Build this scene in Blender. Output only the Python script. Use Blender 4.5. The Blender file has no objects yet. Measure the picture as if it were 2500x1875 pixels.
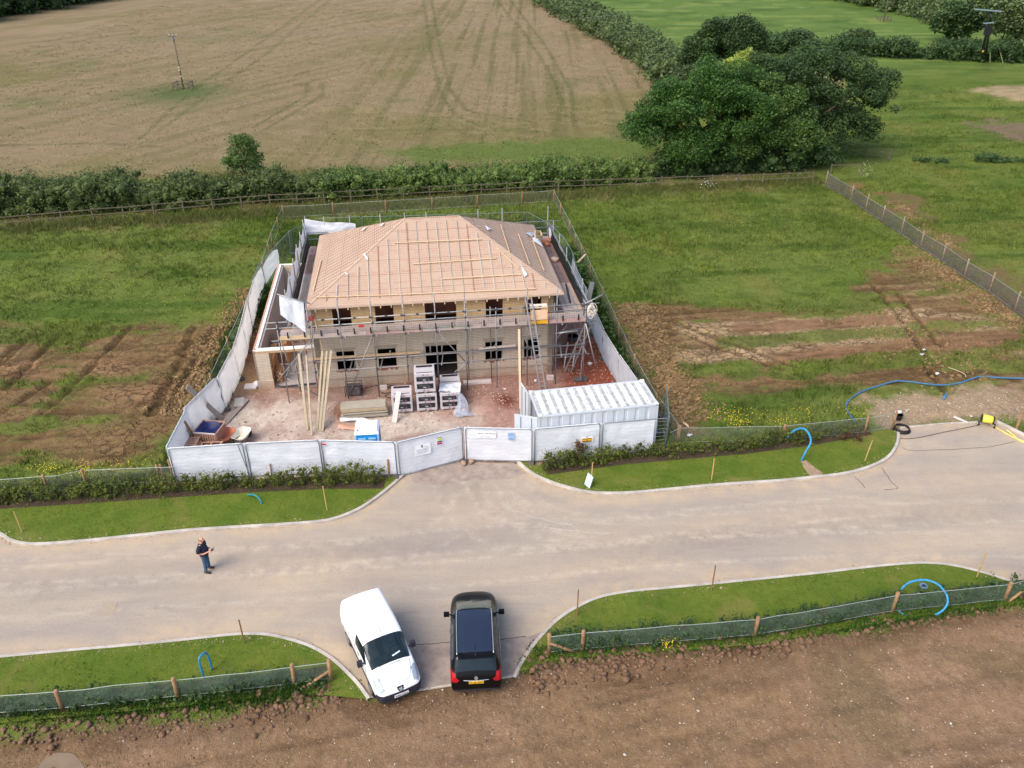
import bpy, bmesh, math, random
import numpy as np
from mathutils import Vector, Matrix

# ------------------------------------------------------------------ camera, sky, sun, exposure
sc = bpy.context.scene
RAD = math.radians
CH = 24.345; PITCH = RAD(30.585); FPX = 2032.6; ROLL = RAD(-0.366)
cam = bpy.data.cameras.new('camera'); camo = bpy.data.objects.new('camera', cam)
sc.collection.objects.link(camo)
camo.matrix_world = Matrix.Translation((0, 0, CH)) @ Matrix.Rotation(RAD(90) - PITCH, 4, 'X') @ Matrix.Rotation(ROLL, 4, 'Z')
cam.sensor_width = 36; cam.lens = FPX / 2500 * 36; cam.clip_end = 3000; cam.clip_start = 0.5
sc.camera = camo
w = bpy.data.worlds.new("World"); sc.world = w; w.use_nodes = True
wn = w.node_tree.nodes; wn.clear()
SUN_EL = 48; SUN_AZ = -135          # azimuth measured from +y (away from the camera), negative = towards the left
st = wn.new('ShaderNodeTexSky'); st.sky_type = 'NISHITA'; st.sun_disc = False
st.sun_elevation = RAD(SUN_EL); st.sun_rotation = RAD(SUN_AZ); st.air_density = 1.0; st.dust_density = 3.0; st.ozone_density = 1.2
bg = wn.new('ShaderNodeBackground'); bg.inputs['Strength'].default_value = 0.15
wo = wn.new('ShaderNodeOutputWorld')
w.node_tree.links.new(st.outputs[0], bg.inputs[0]); w.node_tree.links.new(bg.outputs[0], wo.inputs[0])
sl = bpy.data.lights.new('sun', 'SUN'); sl.energy = 1.25; sl.angle = RAD(42); sl.color = (1.0, 0.95, 0.87)
so = bpy.data.objects.new('sun', sl); sc.collection.objects.link(so)
_sd = Vector((math.sin(RAD(SUN_AZ)) * math.cos(RAD(SUN_EL)), math.cos(RAD(SUN_AZ)) * math.cos(RAD(SUN_EL)), math.sin(RAD(SUN_EL))))
so.rotation_euler = _sd.to_track_quat('Z', 'Y').to_euler()
sc.view_settings.view_transform = 'Standard'; sc.view_settings.look = 'None'
sc.view_settings.exposure = 0.78; sc.view_settings.gamma = 1.0
sc.render.film_transparent = False

rng = np.random.default_rng(7); random.seed(7)
COL = sc.collection

# ------------------------------------------------------------------ geometry of the survey: measured point -> place on the plane z
def G(u, v, z=0.0):
    a = (u - 1250) / FPX; b = (v - 937.5) / FPX; c, s = math.cos(ROLL), math.sin(ROLL)
    xa = a * c + b * s; yb = -a * s + b * c
    dx, dy, dz = xa, math.cos(PITCH) - yb * math.sin(PITCH), -math.sin(PITCH) - yb * math.cos(PITCH)
    t = (z - CH) / dz
    return Vector((dx * t, dy * t, z))
def GP(pts, z=0.0): return [tuple(G(u, v, z)[:2]) for u, v in pts]

HC = Vector((-4.65, 46.9, 0)); HR = RAD(7.2)      # the house's own frame
def W(lx, ly, z=0.0):
    c, s = math.cos(HR), math.sin(HR)
    return Vector((HC.x + lx * c - ly * s, HC.y + lx * s + ly * c, z))

# ------------------------------------------------------------------ materials
def c(r, g, b, k=0.9):
    f = lambda x: ((x / 255 + 0.055) / 1.055) ** 2.4 if x > 10 else x / 255 / 12.92
    return (f(r) * k, f(g) * k, f(b) * k)
def newmat(name):
    m = bpy.data.materials.new(name); m.use_nodes = True
    nt = m.node_tree; p = nt.nodes['Principled BSDF']
    return m, nt, p
def noise_node(nt, vec, scale, detail=4, rough=0.6, dist=0.0):
    n = nt.nodes.new('ShaderNodeTexNoise'); n.inputs['Scale'].default_value = scale; n.inputs['Detail'].default_value = detail
    n.inputs['Roughness'].default_value = rough; n.inputs['Distortion'].default_value = dist
    nt.links.new(vec, n.inputs['Vector']); return n
def math_node(nt, op, a, b=None, clamp=False):
    n = nt.nodes.new('ShaderNodeMath'); n.operation = op; n.use_clamp = clamp
    for i, x in enumerate((a, b)):
        if x is None: continue
        if isinstance(x, (int, float)): n.inputs[i].default_value = x
        else: nt.links.new(x, n.inputs[i])
    return n.outputs[0]
def mixc(nt, fac, a, b, mode='MIX'):
    n = nt.nodes.new('ShaderNodeMix'); n.data_type = 'RGBA'; n.blend_type = mode
    for i, x in ((0, fac), (6, a), (7, b)):
        if isinstance(x, (int, float)): n.inputs[i].default_value = x
        elif isinstance(x, tuple): n.inputs[i].default_value = (*x, 1)
        else: nt.links.new(x, n.inputs[i])
    return n.outputs[2]
def ramp(nt, fac, lo, hi):
    n = nt.nodes.new('ShaderNodeMapRange'); n.inputs[1].default_value = lo; n.inputs[2].default_value = hi
    nt.links.new(fac, n.inputs[0]); return n.outputs[0]
def mapping(nt, vec, scale=(1, 1, 1), rot=(0, 0, 0)):
    n = nt.nodes.new('ShaderNodeMapping'); n.inputs['Scale'].default_value = scale; n.inputs['Rotation'].default_value = rot
    nt.links.new(vec, n.inputs['Vector']); return n.outputs[0]
def bump(nt, p, height, strength, dist=0.02):
    b = nt.nodes.new('ShaderNodeBump'); b.inputs['Strength'].default_value = strength; b.inputs['Distance'].default_value = dist
    nt.links.new(height, b.inputs['Height']); nt.links.new(b.outputs[0], p.inputs['Normal'])
_M = {}
def mat(name, rgb, rough=0.6, metal=0.0, nz=(3.0, 0.12), bp=None, rgb2=None, spec=0.4, coat=0.0, aniso=(1, 1, 1)):
    """plain stuff with a little wear: two tones mixed by noise, optional bump"""
    if name in _M: return _M[name]
    m, nt, p = newmat(name)
    tc = nt.nodes.new('ShaderNodeTexCoord').outputs['Object']
    v = mapping(nt, tc, aniso)
    n = noise_node(nt, v, nz[0], 5, 0.65)
    f = ramp(nt, n.outputs[0], 0.3, 0.7)
    a = tuple(max(0, x * (1 - nz[1])) for x in (rgb2 or rgb)); b = tuple(min(1, x * (1 + nz[1])) for x in rgb)
    nt.links.new(mixc(nt, f, a, b), p.inputs['Base Color'])
    p.inputs['Roughness'].default_value = rough; p.inputs['Metallic'].default_value = metal
    p.inputs['Specular IOR Level'].default_value = spec; p.inputs['Coat Weight'].default_value = coat
    if bp:
        n2 = noise_node(nt, v, bp[0], 4, 0.6); bump(nt, p, n2.outputs[0], bp[1], bp[2] if len(bp) > 2 else 0.02)
    _M[name] = m; return m

def leafmat(name, dark, light, rnd=0.35, trans=0.25, scale=0.5):
    m, nt, p = newmat(name)
    geo = nt.nodes.new('ShaderNodeNewGeometry'); tc = nt.nodes.new('ShaderNodeTexCoord').outputs['Object']
    n = noise_node(nt, tc, scale, 4, 0.7)
    f = math_node(nt, 'ADD', ramp(nt, n.outputs[0], 0.3, 0.7), math_node(nt, 'MULTIPLY', math_node(nt, 'SUBTRACT', geo.outputs['Random Per Island'], 0.5), rnd * 2), True)
    col = mixc(nt, f, dark, light)
    nt.links.new(col, p.inputs['Base Color']); p.inputs['Roughness'].default_value = 0.55; p.inputs['Specular IOR Level'].default_value = 0.25
    tr = nt.nodes.new('ShaderNodeBsdfTranslucent'); nt.links.new(mixc(nt, 0.5, col, tuple(min(1, x * 1.5) for x in light)), tr.inputs[0])
    mx = nt.nodes.new('ShaderNodeMixShader'); mx.inputs[0].default_value = trans
    nt.links.new(p.outputs[0], mx.inputs[1]); nt.links.new(tr.outputs[0], mx.inputs[2])
    nt.links.new(mx.outputs[0], nt.nodes['Material Output'].inputs[0])
    return m

def netmat(name, rgb, cover=0.4, scale=1.2):
    m, nt, p = newmat(name)
    tc = nt.nodes.new('ShaderNodeTexCoord').outputs['Object']
    n = noise_node(nt, tc, scale, 4, 0.6)
    p.inputs['Base Color'].default_value = (*rgb, 1); p.inputs['Roughness'].default_value = 0.7
    t = nt.nodes.new('ShaderNodeBsdfTransparent'); mx = nt.nodes.new('ShaderNodeMixShader')
    fac = math_node(nt, 'MULTIPLY', ramp(nt, n.outputs[0], 0.1, 0.8), cover * 1.5, True)
    nt.links.new(fac, mx.inputs[0]); nt.links.new(t.outputs[0], mx.inputs[1]); nt.links.new(p.outputs[0], mx.inputs[2])
    nt.links.new(mx.outputs[0], nt.nodes['Material Output'].inputs[0])
    return m

def sheetmat(name, rgb, rgb2, trans=0.3):
    m, nt, p = newmat(name)
    tc = nt.nodes.new('ShaderNodeTexCoord').outputs['Object']
    n = noise_node(nt, tc, 1.3, 6, 0.65); n2 = noise_node(nt, mapping(nt, tc, (1, 1, 2.2)), 2.6, 5, 0.6, 1.6)
    col = mixc(nt, ramp(nt, n.outputs[0], 0.35, 0.7), rgb2, rgb)
    nt.links.new(col, p.inputs['Base Color']); p.inputs['Roughness'].default_value = 0.45
    bump(nt, p, n2.outputs[0], 0.6, 0.06)
    tr = nt.nodes.new('ShaderNodeBsdfTranslucent'); tr.inputs[0].default_value = (*rgb, 1)
    mx = nt.nodes.new('ShaderNodeMixShader'); mx.inputs[0].default_value = trans
    nt.links.new(p.outputs[0], mx.inputs[1]); nt.links.new(tr.outputs[0], mx.inputs[2])
    nt.links.new(mx.outputs[0], nt.nodes['Material Output'].inputs[0])
    return m

# ------------------------------------------------------------------ mesh helpers
class MB:
    def __init__(s): s.v = []; s.f = []
    def add(s, vs, fs):
        o = len(s.v); s.v += [tuple(v) for v in vs]; s.f += [tuple(i + o for i in f) for f in fs]; return s
    def box(s, x, y, z, sx, sy, sz, rz=0.0, rx=0.0, ry=0.0):
        """box centred on x, y with its underside at z"""
        M = Matrix.Translation((x, y, z + sz / 2)) @ Matrix.Rotation(rz, 4, 'Z') @ Matrix.Rotation(ry, 4, 'Y') @ Matrix.Rotation(rx, 4, 'X')
        vs = [M @ Vector((a * sx / 2, b * sy / 2, d * sz / 2)) for d in (-1, 1) for b in (-1, 1) for a in (-1, 1)]
        return s.add(vs, [(0, 2, 3, 1), (4, 5, 7, 6), (0, 1, 5, 4), (2, 6, 7, 3), (0, 4, 6, 2), (1, 3, 7, 5)])
    def beam(s, a, b, wd, ht, up=(0, 0, 1)):
        a = Vector(a); b = Vector(b); d = (b - a).normalized(); u = Vector(up); r = d.cross(u)
        if r.length < 1e-3: r = d.cross(Vector((1, 0, 0)))
        r.normalize(); u = r.cross(d)
        vs = [p + r * i * wd / 2 + u * j * ht / 2 for p in (a, b) for i, j in ((-1, -1), (1, -1), (1, 1), (-1, 1))]
        return s.add(vs, [(3, 2, 1, 0), (4, 5, 6, 7), (0, 1, 5, 4), (1, 2, 6, 5), (2, 3, 7, 6), (3, 0, 4, 7)])
    def tube(s, pts, r, n=8, cap=True, closed=False):
        pts = [Vector(p) for p in pts]; k = len(pts); rs = r if isinstance(r, (list, tuple)) else [r] * k
        rings = []; pu = None
        for i, p in enumerate(pts):
            if closed: d = pts[(i + 1) % k] - pts[i - 1]
            else: d = pts[min(i + 1, k - 1)] - pts[max(i - 1, 0)]
            d.normalize()
            u = pu if pu is not None else (Vector((0, 0, 1)) if abs(d.z) < 0.9 else Vector((1, 0, 0)))
            a = d.cross(u)
            if a.length < 1e-4: a = d.cross(Vector((0, 1, 0)))
            a.normalize(); b = a.cross(d).normalized(); pu = b
            rings.append([p + (a * math.cos(t * 2 * math.pi / n) + b * math.sin(t * 2 * math.pi / n)) * rs[i] for t in range(n)])
        vs = [q for rg in rings for q in rg]; fs = []
        for i in range(k if closed else k - 1):
            j = (i + 1) % k
            for t in range(n):
                fs.append((i * n + t, i * n + (t + 1) % n, j * n + (t + 1) % n, j * n + t))
        if cap and not closed: fs += [tuple(range(n - 1, -1, -1)), tuple((k - 1) * n + t for t in range(n))]
        return s.add(vs, fs)
    def quad(s, a, b, c_, d): return s.add([a, b, c_, d], [(0, 1, 2, 3)])
    def poly(s, pts): return s.add(pts, [tuple(range(len(pts)))])
    def prism(s, pts, z0, z1):
        n = len(pts)
        vs = [(x, y, z0) for x, y in pts] + [(x, y, z1) for x, y in pts]
        return s.add(vs, [tuple(range(n - 1, -1, -1)), tuple(range(n, 2 * n))] + [(i, (i + 1) % n, n + (i + 1) % n, n + i) for i in range(n)])
    def build(s, name, m, parent=None, smooth=False, origin=None, bevel=0.0, solid=0.0):
        me = bpy.data.meshes.new(name)
        o0 = Vector(origin) if origin is not None else Vector((0, 0, 0))
        me.from_pydata([(v[0] - o0.x, v[1] - o0.y, v[2] - o0.z) for v in s.v], [], s.f); me.update()
        if m: me.materials.append(m)
        if smooth: me.polygons.foreach_set('use_smooth', [True] * len(me.polygons))
        o = bpy.data.objects.new(name, me); COL.objects.link(o)
        if parent is not None: o.parent = parent
        elif origin is not None: o.location = o0
        if bevel:
            b = o.modifiers.new('b', 'BEVEL'); b.width = bevel; b.segments = 2; b.limit_method = 'ANGLE'
        if solid:
            b = o.modifiers.new('s', 'SOLIDIFY'); b.thickness = solid
        return o
def tag(o, label=None, cat=None, group=None, kind=None):
    if label: o['label'] = label
    if cat: o['category'] = cat
    if group: o['group'] = group
    if kind: o['kind'] = kind
    return o
def thing(name, label, cat, loc=(0, 0, 0), rz=0.0, group=None):
    o = bpy.data.objects.new(name, None); o.empty_display_size = 0.2; COL.objects.link(o)
    o.location = loc; o.rotation_euler = (0, 0, rz)
    return tag(o, label, cat, group)
def dup(root, loc, rz, label=None, group=None):
    r = root.copy(); COL.objects.link(r); r.location = loc; r.rotation_euler = (root.rotation_euler[0], root.rotation_euler[1], rz)
    if label: r['label'] = label
    if group: r['group'] = group
    for ch in list(root.children):
        q = ch.copy(); COL.objects.link(q); q.parent = r
        for g in ch.children:
            d = g.copy(); COL.objects.link(d); d.parent = q
    return r
def npmesh(name, V, F, m, parent=None, col=None, msk=None, smooth=False, origin=None):
    """fast mesh from arrays"""
    V = np.asarray(V, dtype=np.float32); F = np.asarray(F, dtype=np.int32)
    if origin is not None: V = V - np.asarray(origin, dtype=np.float32)
    me = bpy.data.meshes.new(name); nv, nf, k = len(V), len(F), F.shape[1]
    me.vertices.add(nv); me.vertices.foreach_set('co', V.ravel())
    me.loops.add(nf * k); me.loops.foreach_set('vertex_index', F.ravel())
    me.polygons.add(nf); me.polygons.foreach_set('loop_start', np.arange(0, nf * k, k, dtype=np.int32))
    me.polygons.foreach_set('loop_total', np.full(nf, k, dtype=np.int32))
    if smooth: me.polygons.foreach_set('use_smooth', np.ones(nf, dtype=bool))
    me.update(calc_edges=True)
    for nm, a in (('Col', col), ('Msk', msk)):
        if a is not None:
            at = me.color_attributes.new(nm, 'FLOAT_COLOR', 'POINT')
            at.data.foreach_set('color', np.c_[a, np.ones(nv)].astype(np.float32).ravel())
    if m: me.materials.append(m)
    o = bpy.data.objects.new(name, me); COL.objects.link(o)
    if parent is not None: o.parent = parent
    elif origin is not None: o.location = origin
    return o
def text_part(s, size, m, parent, M, name='lettering', align='CENTER'):
    cu = bpy.data.curves.new(name, 'FONT'); cu.body = s; cu.size = size; cu.align_x = align; cu.align_y = 'CENTER'; cu.extrude = 0.002
    to = bpy.data.objects.new('tmp', cu); COL.objects.link(to)
    me = bpy.data.meshes.new_from_object(to.evaluated_get(bpy.context.evaluated_depsgraph_get()))
    bpy.data.objects.remove(to); me.materials.clear(); me.materials.append(m)
    me.transform(M)
    o = bpy.data.objects.new(name, me); COL.objects.link(o); o.parent = parent
    return o

# ------------------------------------------------------------------ numpy noise
_T = np.random.default_rng(11).random((6, 512, 512))
def vn(x, y, seed=0):
    t = _T[seed % 6]; x = np.asarray(x) + seed * 37.3; y = np.asarray(y) + seed * 17.9
    xi = np.floor(x).astype(int); yi = np.floor(y).astype(int); fx = x - xi; fy = y - yi
    fx = fx * fx * (3 - 2 * fx); fy = fy * fy * (3 - 2 * fy)
    a = t[xi % 512, yi % 512]; b = t[(xi + 1) % 512, yi % 512]; c_ = t[xi % 512, (yi + 1) % 512]; d = t[(xi + 1) % 512, (yi + 1) % 512]
    return (a * (1 - fx) + b * fx) * (1 - fy) + (c_ * (1 - fx) + d * fx) * fy
def fb(x, y, s, o=4, seed=0, r=0.55):
    v = 0; a = 1; t = 0
    for i in range(o):
        v = v + a * vn(x * s * 2 ** i, y * s * 2 ** i, seed + i); t += a; a *= r
    return v / t
def sst(x, lo, hi):
    t = np.clip((x - lo) / (hi - lo), 0, 1); return t * t * (3 - 2 * t)
def sdf(poly, X, Y):
    """signed distance, positive inside"""
    d = np.full(X.shape, 1e9); ins = np.zeros(X.shape, bool); n = len(poly)
    for i in range(n):
        x0, y0 = poly[i]; x1, y1 = poly[(i + 1) % n]; ex, ey = x1 - x0, y1 - y0
        t = np.clip(((X - x0) * ex + (Y - y0) * ey) / (ex * ex + ey * ey + 1e-9), 0, 1)
        d = np.minimum(d, np.hypot(X - x0 - t * ex, Y - y0 - t * ey))
        cr = ((y0 > Y) != (y1 > Y)) & (X < (x1 - x0) * (Y - y0) / (y1 - y0 + 1e-12) + x0)
        ins ^= cr
    return np.where(ins, d, -d)
def ldist(path, X, Y):
    d = np.full(X.shape, 1e9)
    for (x0, y0), (x1, y1) in zip(path[:-1], path[1:]):
        ex, ey = x1 - x0, y1 - y0
        t = np.clip(((X - x0) * ex + (Y - y0) * ey) / (ex * ex + ey * ey + 1e-9), 0, 1)
        d = np.minimum(d, np.hypot(X - x0 - t * ex, Y - y0 - t * ey))
    return d
def smooth_path(pts, n=6, closed=False):
    P = [Vector(p) for p in pts]; out = []; k = len(P)
    for i in range(k if closed else k - 1):
        if closed: a, b, c_, d = P[i - 1], P[i], P[(i + 1) % k], P[(i + 2) % k]
        else: a, b, c_, d = P[max(i - 1, 0)], P[i], P[i + 1], P[min(i + 2, k - 1)]
        for j in range(n):
            t = j / n
            out.append(0.5 * ((2 * b) + (c_ - a) * t + (2 * a - 5 * b + 4 * c_ - d) * t * t + (3 * b - a - 3 * c_ + d) * t ** 3))
    if not closed: out.append(P[-1])
    return out

# ------------------------------------------------------------------ kerb lines (measured) and the road
K_UL = [(-260, 1240), (-120, 1275), (-40, 1290), (0, 1306), (16, 1317), (41, 1325), (76, 1329), (130, 1327), (217, 1320), (352, 1306), (461, 1295), (600, 1286), (700, 1280), (797, 1271), (859, 1251), (904, 1226), (949, 1192), (974, 1170), (994, 1150)]
K_UR = [(1262, 1127), (1295, 1154), (1340, 1175.5), (1408, 1196), (1467, 1204), (1544, 1203), (1634, 1195), (1750, 1184), (1900, 1174), (1981, 1166), (2052, 1158), (2103, 1147), (2144, 1132), (2171, 1116), (2187, 1097), (2196, 1075), (2197, 1052)]
K_LL = [(-300, 1625), (-150, 1612), (0, 1598), (163, 1583), (325, 1569), (447, 1557), (529, 1548), (590, 1543), (651, 1544), (712, 1557), (765, 1575), (814, 1604), (854, 1640), (880, 1668), (905, 1702)]
K_LR = [(1250, 1652), (1267, 1618), (1291, 1581), (1325, 1540), (1365, 1503), (1413, 1474), (1467, 1452), (1538, 1439), (1623, 1431), (1742, 1420), (2000, 1394), (2117, 1380), (2220, 1371), (2285, 1371), (2347, 1380), (2402, 1394), (2456, 1411), (2500, 1426), (2600, 1465), (2750, 1530)]
def kpath(k): return [p for p in smooth_path([G(u, v, 0.1) for u, v in k], 5)]
kUL, kUR, kLL, kLR = map(kpath, (K_UL, K_UR, K_LL, K_LR))
xy = lambda P: [(p[0], p[1]) for p in P]
R_EDGE = [G(2197, 1046, 0), G(2300, 1036, 0), G(2434, 1030, 0), G(2500, 1064, 0), G(2620, 1130, 0)]
ROAD = xy(kUL) + [(-5.5, 32.3), (-2.4, 33.6), (1.0, 33.35)] + xy(kUR) + xy(R_EDGE) + [(36, 31), (36, 20)] + xy(kLR)[::-1] + [tuple(G(1250, 1652)[:2]), tuple(G(905, 1702)[:2])] + xy(kLL)[::-1] + [(-40, 21), (-40, 28)]
# ------------------------------------------------------------------ ground: what it is made of, everywhere
HAY = GP([(-1500, 500), (0, 458), (600, 430), (1000, 418), (1600, 405), (1640, 330), (1655, 180), (1560, 115), (1470, 60), (1390, 0), (1320, -60), (-2500, -60)])
MUDL = GP([(-500, 800), (0, 790), (150, 800), (330, 792), (440, 790), (560, 775), (575, 820), (500, 950), (420, 1060), (380, 1110), (260, 1130), (100, 1110), (-30, 1120), (-500, 1150)])
MUDR = GP([(1505, 755), (1640, 742), (1760, 752), (1930, 760), (2060, 752), (2110, 690), (2200, 620), (2300, 650), (2600, 800), (2600, 1010), (2300, 985), (2150, 960), (2080, 950), (1990, 945), (1900, 965), (1760, 975), (1725, 1000), (1740, 1060), (1690, 1085), (1640, 1070), (1600, 970)])
SOIL = GP([(-700, 1830), (-60, 1800), (120, 1775), (420, 1758), (700, 1712), (830, 1675), (905, 1702), (1250, 1652), (1300, 1606), (1420, 1612), (1600, 1592), (1850, 1568), (2100, 1530), (2300, 1490), (2500, 1462), (3000, 1400), (3400, 2100), (2500, 2600), (1250, 2800), (0, 2600), (-900, 2100)])
SITE = [(-16.2, 32.1), (-9, 32.6), (-5.5, 32.4), (-2.4, 33.6), (1, 33.5), (7.6, 34.4), (6.9, 38), (5.6, 44), (4.9, 48), (4.6, 52), (-1, 54.5), (-12, 54), (-16.6, 55), (-16.9, 48.7), (-15.9, 41.5), (-15.7, 39), (-16.2, 35.5)]
STONY = GP([(2130, 985), (2200, 955), (2290, 975), (2380, 948), (2600, 955), (2600, 1060), (2434, 1030), (2200, 1044), (2150, 1030)])
RUTS = [GP(p) for p in ([(0, 892), (90, 803)], [(13, 949), (166, 796)], [(99, 1012), (160, 960), (325, 793)], [(365, 1008), (430, 900), (474, 799)], [(428, 959), (524, 803)], [(-60, 1050), (0, 1012), (123, 929)], [(-40, 900), (0, 880), (30, 850)],
        [(1600, 787), (1750, 845), (1907, 900)], [(1649, 787), (1800, 842), (1943, 895)], [(2133, 696), (2200, 780), (2278, 891)], [(2196, 719), (2240, 775), (2296, 846)], [(2255, 880), (2310, 960)], [(470, 830), (400, 960), (380, 1010)])]
TRAM = [GP(p) for p in ([(1030, -20), (1052, 120), (1072, 220), (1110, 280), (1180, 312), (1310, 318)], [(1050, -20), (1075, 120), (1100, 220), (1140, 270), (1250, 290)],
        [(1160, -60), (1280, 80), (1350, 190), (1372, 250), (1350, 330)], [(1215, -40), (1330, 110), (1395, 220), (1400, 310)],
        [(340, 340), (470, 220), (600, 130), (780, 0)], [(390, 320), (520, 220), (640, 140), (830, -20)], [(620, 310), (700, 262), (748, 235), (750, 200)], [(640, 320), (740, 262), (790, 230), (785, 200)],
        [(870, 318), (1100, 316), (1330, 322)], [(0, 355), (250, 350), (400, 360)], [(0, 160), (200, 100), (430, 20)])]
def mixn(a, b, t): return a * (1 - t[..., None]) + b * t[..., None]
def C3(r, g, b): return np.array(c(r, g, b))
def gcol(X, Y):
    X = np.asarray(X, float); Y = np.asarray(Y, float); sh = X.shape + (3,)
    n1 = fb(X, Y, 0.11, 4, 0); n2 = fb(X, Y, 0.45, 4, 1); n3 = fb(X, Y, 1.7, 3, 2)
    st_ = fb(X * 0.35 + Y * 0.03, Y * 1.4 - X * 0.1, 0.5, 4, 3)
    wob = (fb(X, Y, 0.6, 4, 4) - 0.5)
    # meadow
    col = np.broadcast_to(C3(106, 118, 54), sh).copy()
    col = mixn(col, C3(86, 106, 38), sst(n1 + 0.25 * (n2 - 0.5), 0.46, 0.72) * .8)
    col = mixn(col, C3(116, 128, 52), sst(n2, 0.46, 0.78) * 0.55)
    col = mixn(col, C3(66, 90, 30), sst(st_, 0.5, 0.7) * 0.6)
    col = mixn(col, C3(132, 124, 66), sst(fb(X, Y, 0.25, 4, 5), 0.6, 0.8) * 0.4)
    gr = np.ones(X.shape); ck = np.zeros(X.shape); sp = np.zeros(X.shape); Z = (n2 - 0.5) * 0.12
    # long pale grass strip along the old hedge
    strip = sst(Y - (66 + (X + 43) * 0.165) + wob * 4, -2, 1.5) * (1 - sst(Y - (77 + (X + 43) * .16), 0, 3)) * (X < 31)
    col = mixn(col, C3(134, 122, 82), strip * sst(n2, 0.38, 0.6) * 0.8)
    far = sst(Y, 125, 150) * (X > 12)
    col = mixn(col, mixn(mixn(C3(96, 120, 56) + np.zeros(sh), C3(74, 100, 44), sst(fb(X * .3, Y, .35, 4, 2), .48, .66)), C3(122, 138, 70), sst(fb(X * .25, Y, .5, 4, 4), .54, .7)), far * 0.85)
    # bare and buttercup patches on the right
    for poly, cc, k in ((GP([(2380, 215), (2430, 207), (2560, 210), (2560, 248), (2460, 245), (2420, 230)]), C3(176, 150, 118), .9), (GP([(2365, 302), (2440, 297), (2560, 300), (2560, 350), (2470, 345), (2410, 325)]), C3(128, 104, 88), .9),
                        (GP([(1880, 190), (2010, 175), (2090, 200), (1990, 225), (1900, 220)]), C3(146, 132, 90), .7),
                        (GP([(2170, 480), (2240, 490), (2250, 535), (2200, 545), (2160, 510)]), C3(118, 92, 68), .9), (GP([(2260, 570), (2340, 580), (2420, 640), (2500, 690), (2500, 730), (2440, 720), (2300, 620)]), C3(116, 94, 66), .8),
                        (GP([(2070, 448), (2110, 452), (2130, 478), (2090, 480)]), C3(134, 92, 66), .8)):
        s_ = sst(sdf(poly, X, Y) + wob * 5.5 + (n3 - .5) * 2.4, -0.8, 1.2); col = mixn(col, cc, s_ * k * (.6 + .4 * sst(n3, .35, .6))); gr = gr * (1 - s_)
    # hay
    h = sst(sdf(HAY, X, Y) + wob * 3, -1.0, 1.5)
    hay = np.broadcast_to(C3(144, 125, 95), sh).copy()
    hay = mixn(hay, C3(126, 116, 74), sst(fb(X, Y, 0.03, 4, 2) + (100 - Y) * 0.0016, 0.42, 0.62))
    hay = mixn(hay, C3(104, 108, 62), sst(fb(X, Y, 0.07, 4, 3), 0.55, 0.75) * 0.75)
    hay = mixn(hay, C3(150, 130, 102), sst(Y, 120, 200) * 0.6)
    a = RAD(1.5); u = X * math.cos(a) + Y * math.sin(a) * 0 - (Y - 70) * 0.02
    rows = fb(u * 1.0, Y * 0.02, 0.9, 3, 1)
    hay = mixn(hay, C3(110, 104, 64), sst(rows, 0.48, 0.66) * 0.7 * sst(X, -32, -12)); uu = X * .8 - (Y - 80) * .5
    hay = mixn(hay, C3(118, 110, 70), sst(fb(uu, (X * .5 + Y * .8) * .04, .7, 3, 2), 0.5, 0.68) * 0.55 * (1 - sst(X, -32, -14)))
    sw = fb(X * 0.5 - Y * 0.1, Y * 0.9 + X * 0.3, 0.8, 3, 5)
    hay = mixn(hay, C3(160, 142, 106), sst(sw, 0.52, 0.75) * 0.4); hay = mixn(hay, C3(112, 102, 70), sst(1 - sw, 0.56, 0.78) * 0.35)
    td = np.full(X.shape, 1e9)
    for t in TRAM: td = np.minimum(td, ldist(t, X, Y))
    td = td * (1 + Y * 0.0)
    hay = mixn(hay, C3(92, 94, 52), (1 - sst(td + (n3 - .5) * 0.5, 0.1, 0.5)) * 0.5)
    gs = sst(sdf(GP([(880, 365), (1050, 350), (1400, 330), (1640, 330), (1640, 400), (1000, 400)]), X, Y) + wob * 5, -1, 3)
    hay = mixn(hay, C3(92, 112, 46), gs * 0.8)
    pg = np.exp(-(((X + 47) / 7) ** 2 + ((Y - 123) / 7) ** 2)); hay = mixn(hay, C3(84, 100, 56), pg * 0.9)
    col = mixn(col, hay, h)
    # churned mud of the empty plots
    for poly, sd in ((MUDL, 2), (MUDR, 4)):
        s0 = sdf(poly, X, Y)
        st2 = fb(X * 0.16, (Y - X * 0.12) * 0.75, 1.0, 4, sd)
        m_ = sst(s0 + wob * 3 + (n3 - .5) * 1.5, -0.6, 0.9)
        keep = sst(st2 + wob * 0.35 + (n3 - .5) * .12, 0.49, 0.60) * (1 - sst(-X - 13.0, 0, 0) * 0)
        edge = sst(np.abs(X - (8.0 if poly is MUDR else -18.6)) * -1 + (3.2 if poly is MUDR else 3.0), 0, 0.8) * (Y < 56)
        m_ = m_ * (1 - keep * (1 - edge) * 0.85)
        mud = np.broadcast_to(C3(134, 108, 74), sh).copy()
        mud = mixn(mud, C3(166, 138, 102), sst(fb(X * 0.3, Y - X * .1, 0.5, 4, sd + 1), 0.5, 0.64) * (1 - edge) * (.85 if poly is MUDR else .35))
        tr_ = fb((X * .9 - Y * .42) * 1.0, (X * .42 + Y * .9) * .05, 1.6, 2, 4) if poly is MUDL else fb(X * .06, (Y - X * .1) * 1.6, 1.0, 2, 1); mud = mixn(mud, C3(92, 70, 44), sst(tr_, .56, .68) * .6); Z = Z - m_ * sst(tr_, .56, .68) * .05
        mud = mixn(mud, C3(122, 96, 62), sst(n3, 0.5, 0.75) * 0.7)
        mud = mixn(mud, C3(108, 104, 58), sst(n2, 0.54, 0.72) * 0.45)
        ckl = m_ * (.55 + .3 * edge)
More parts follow.
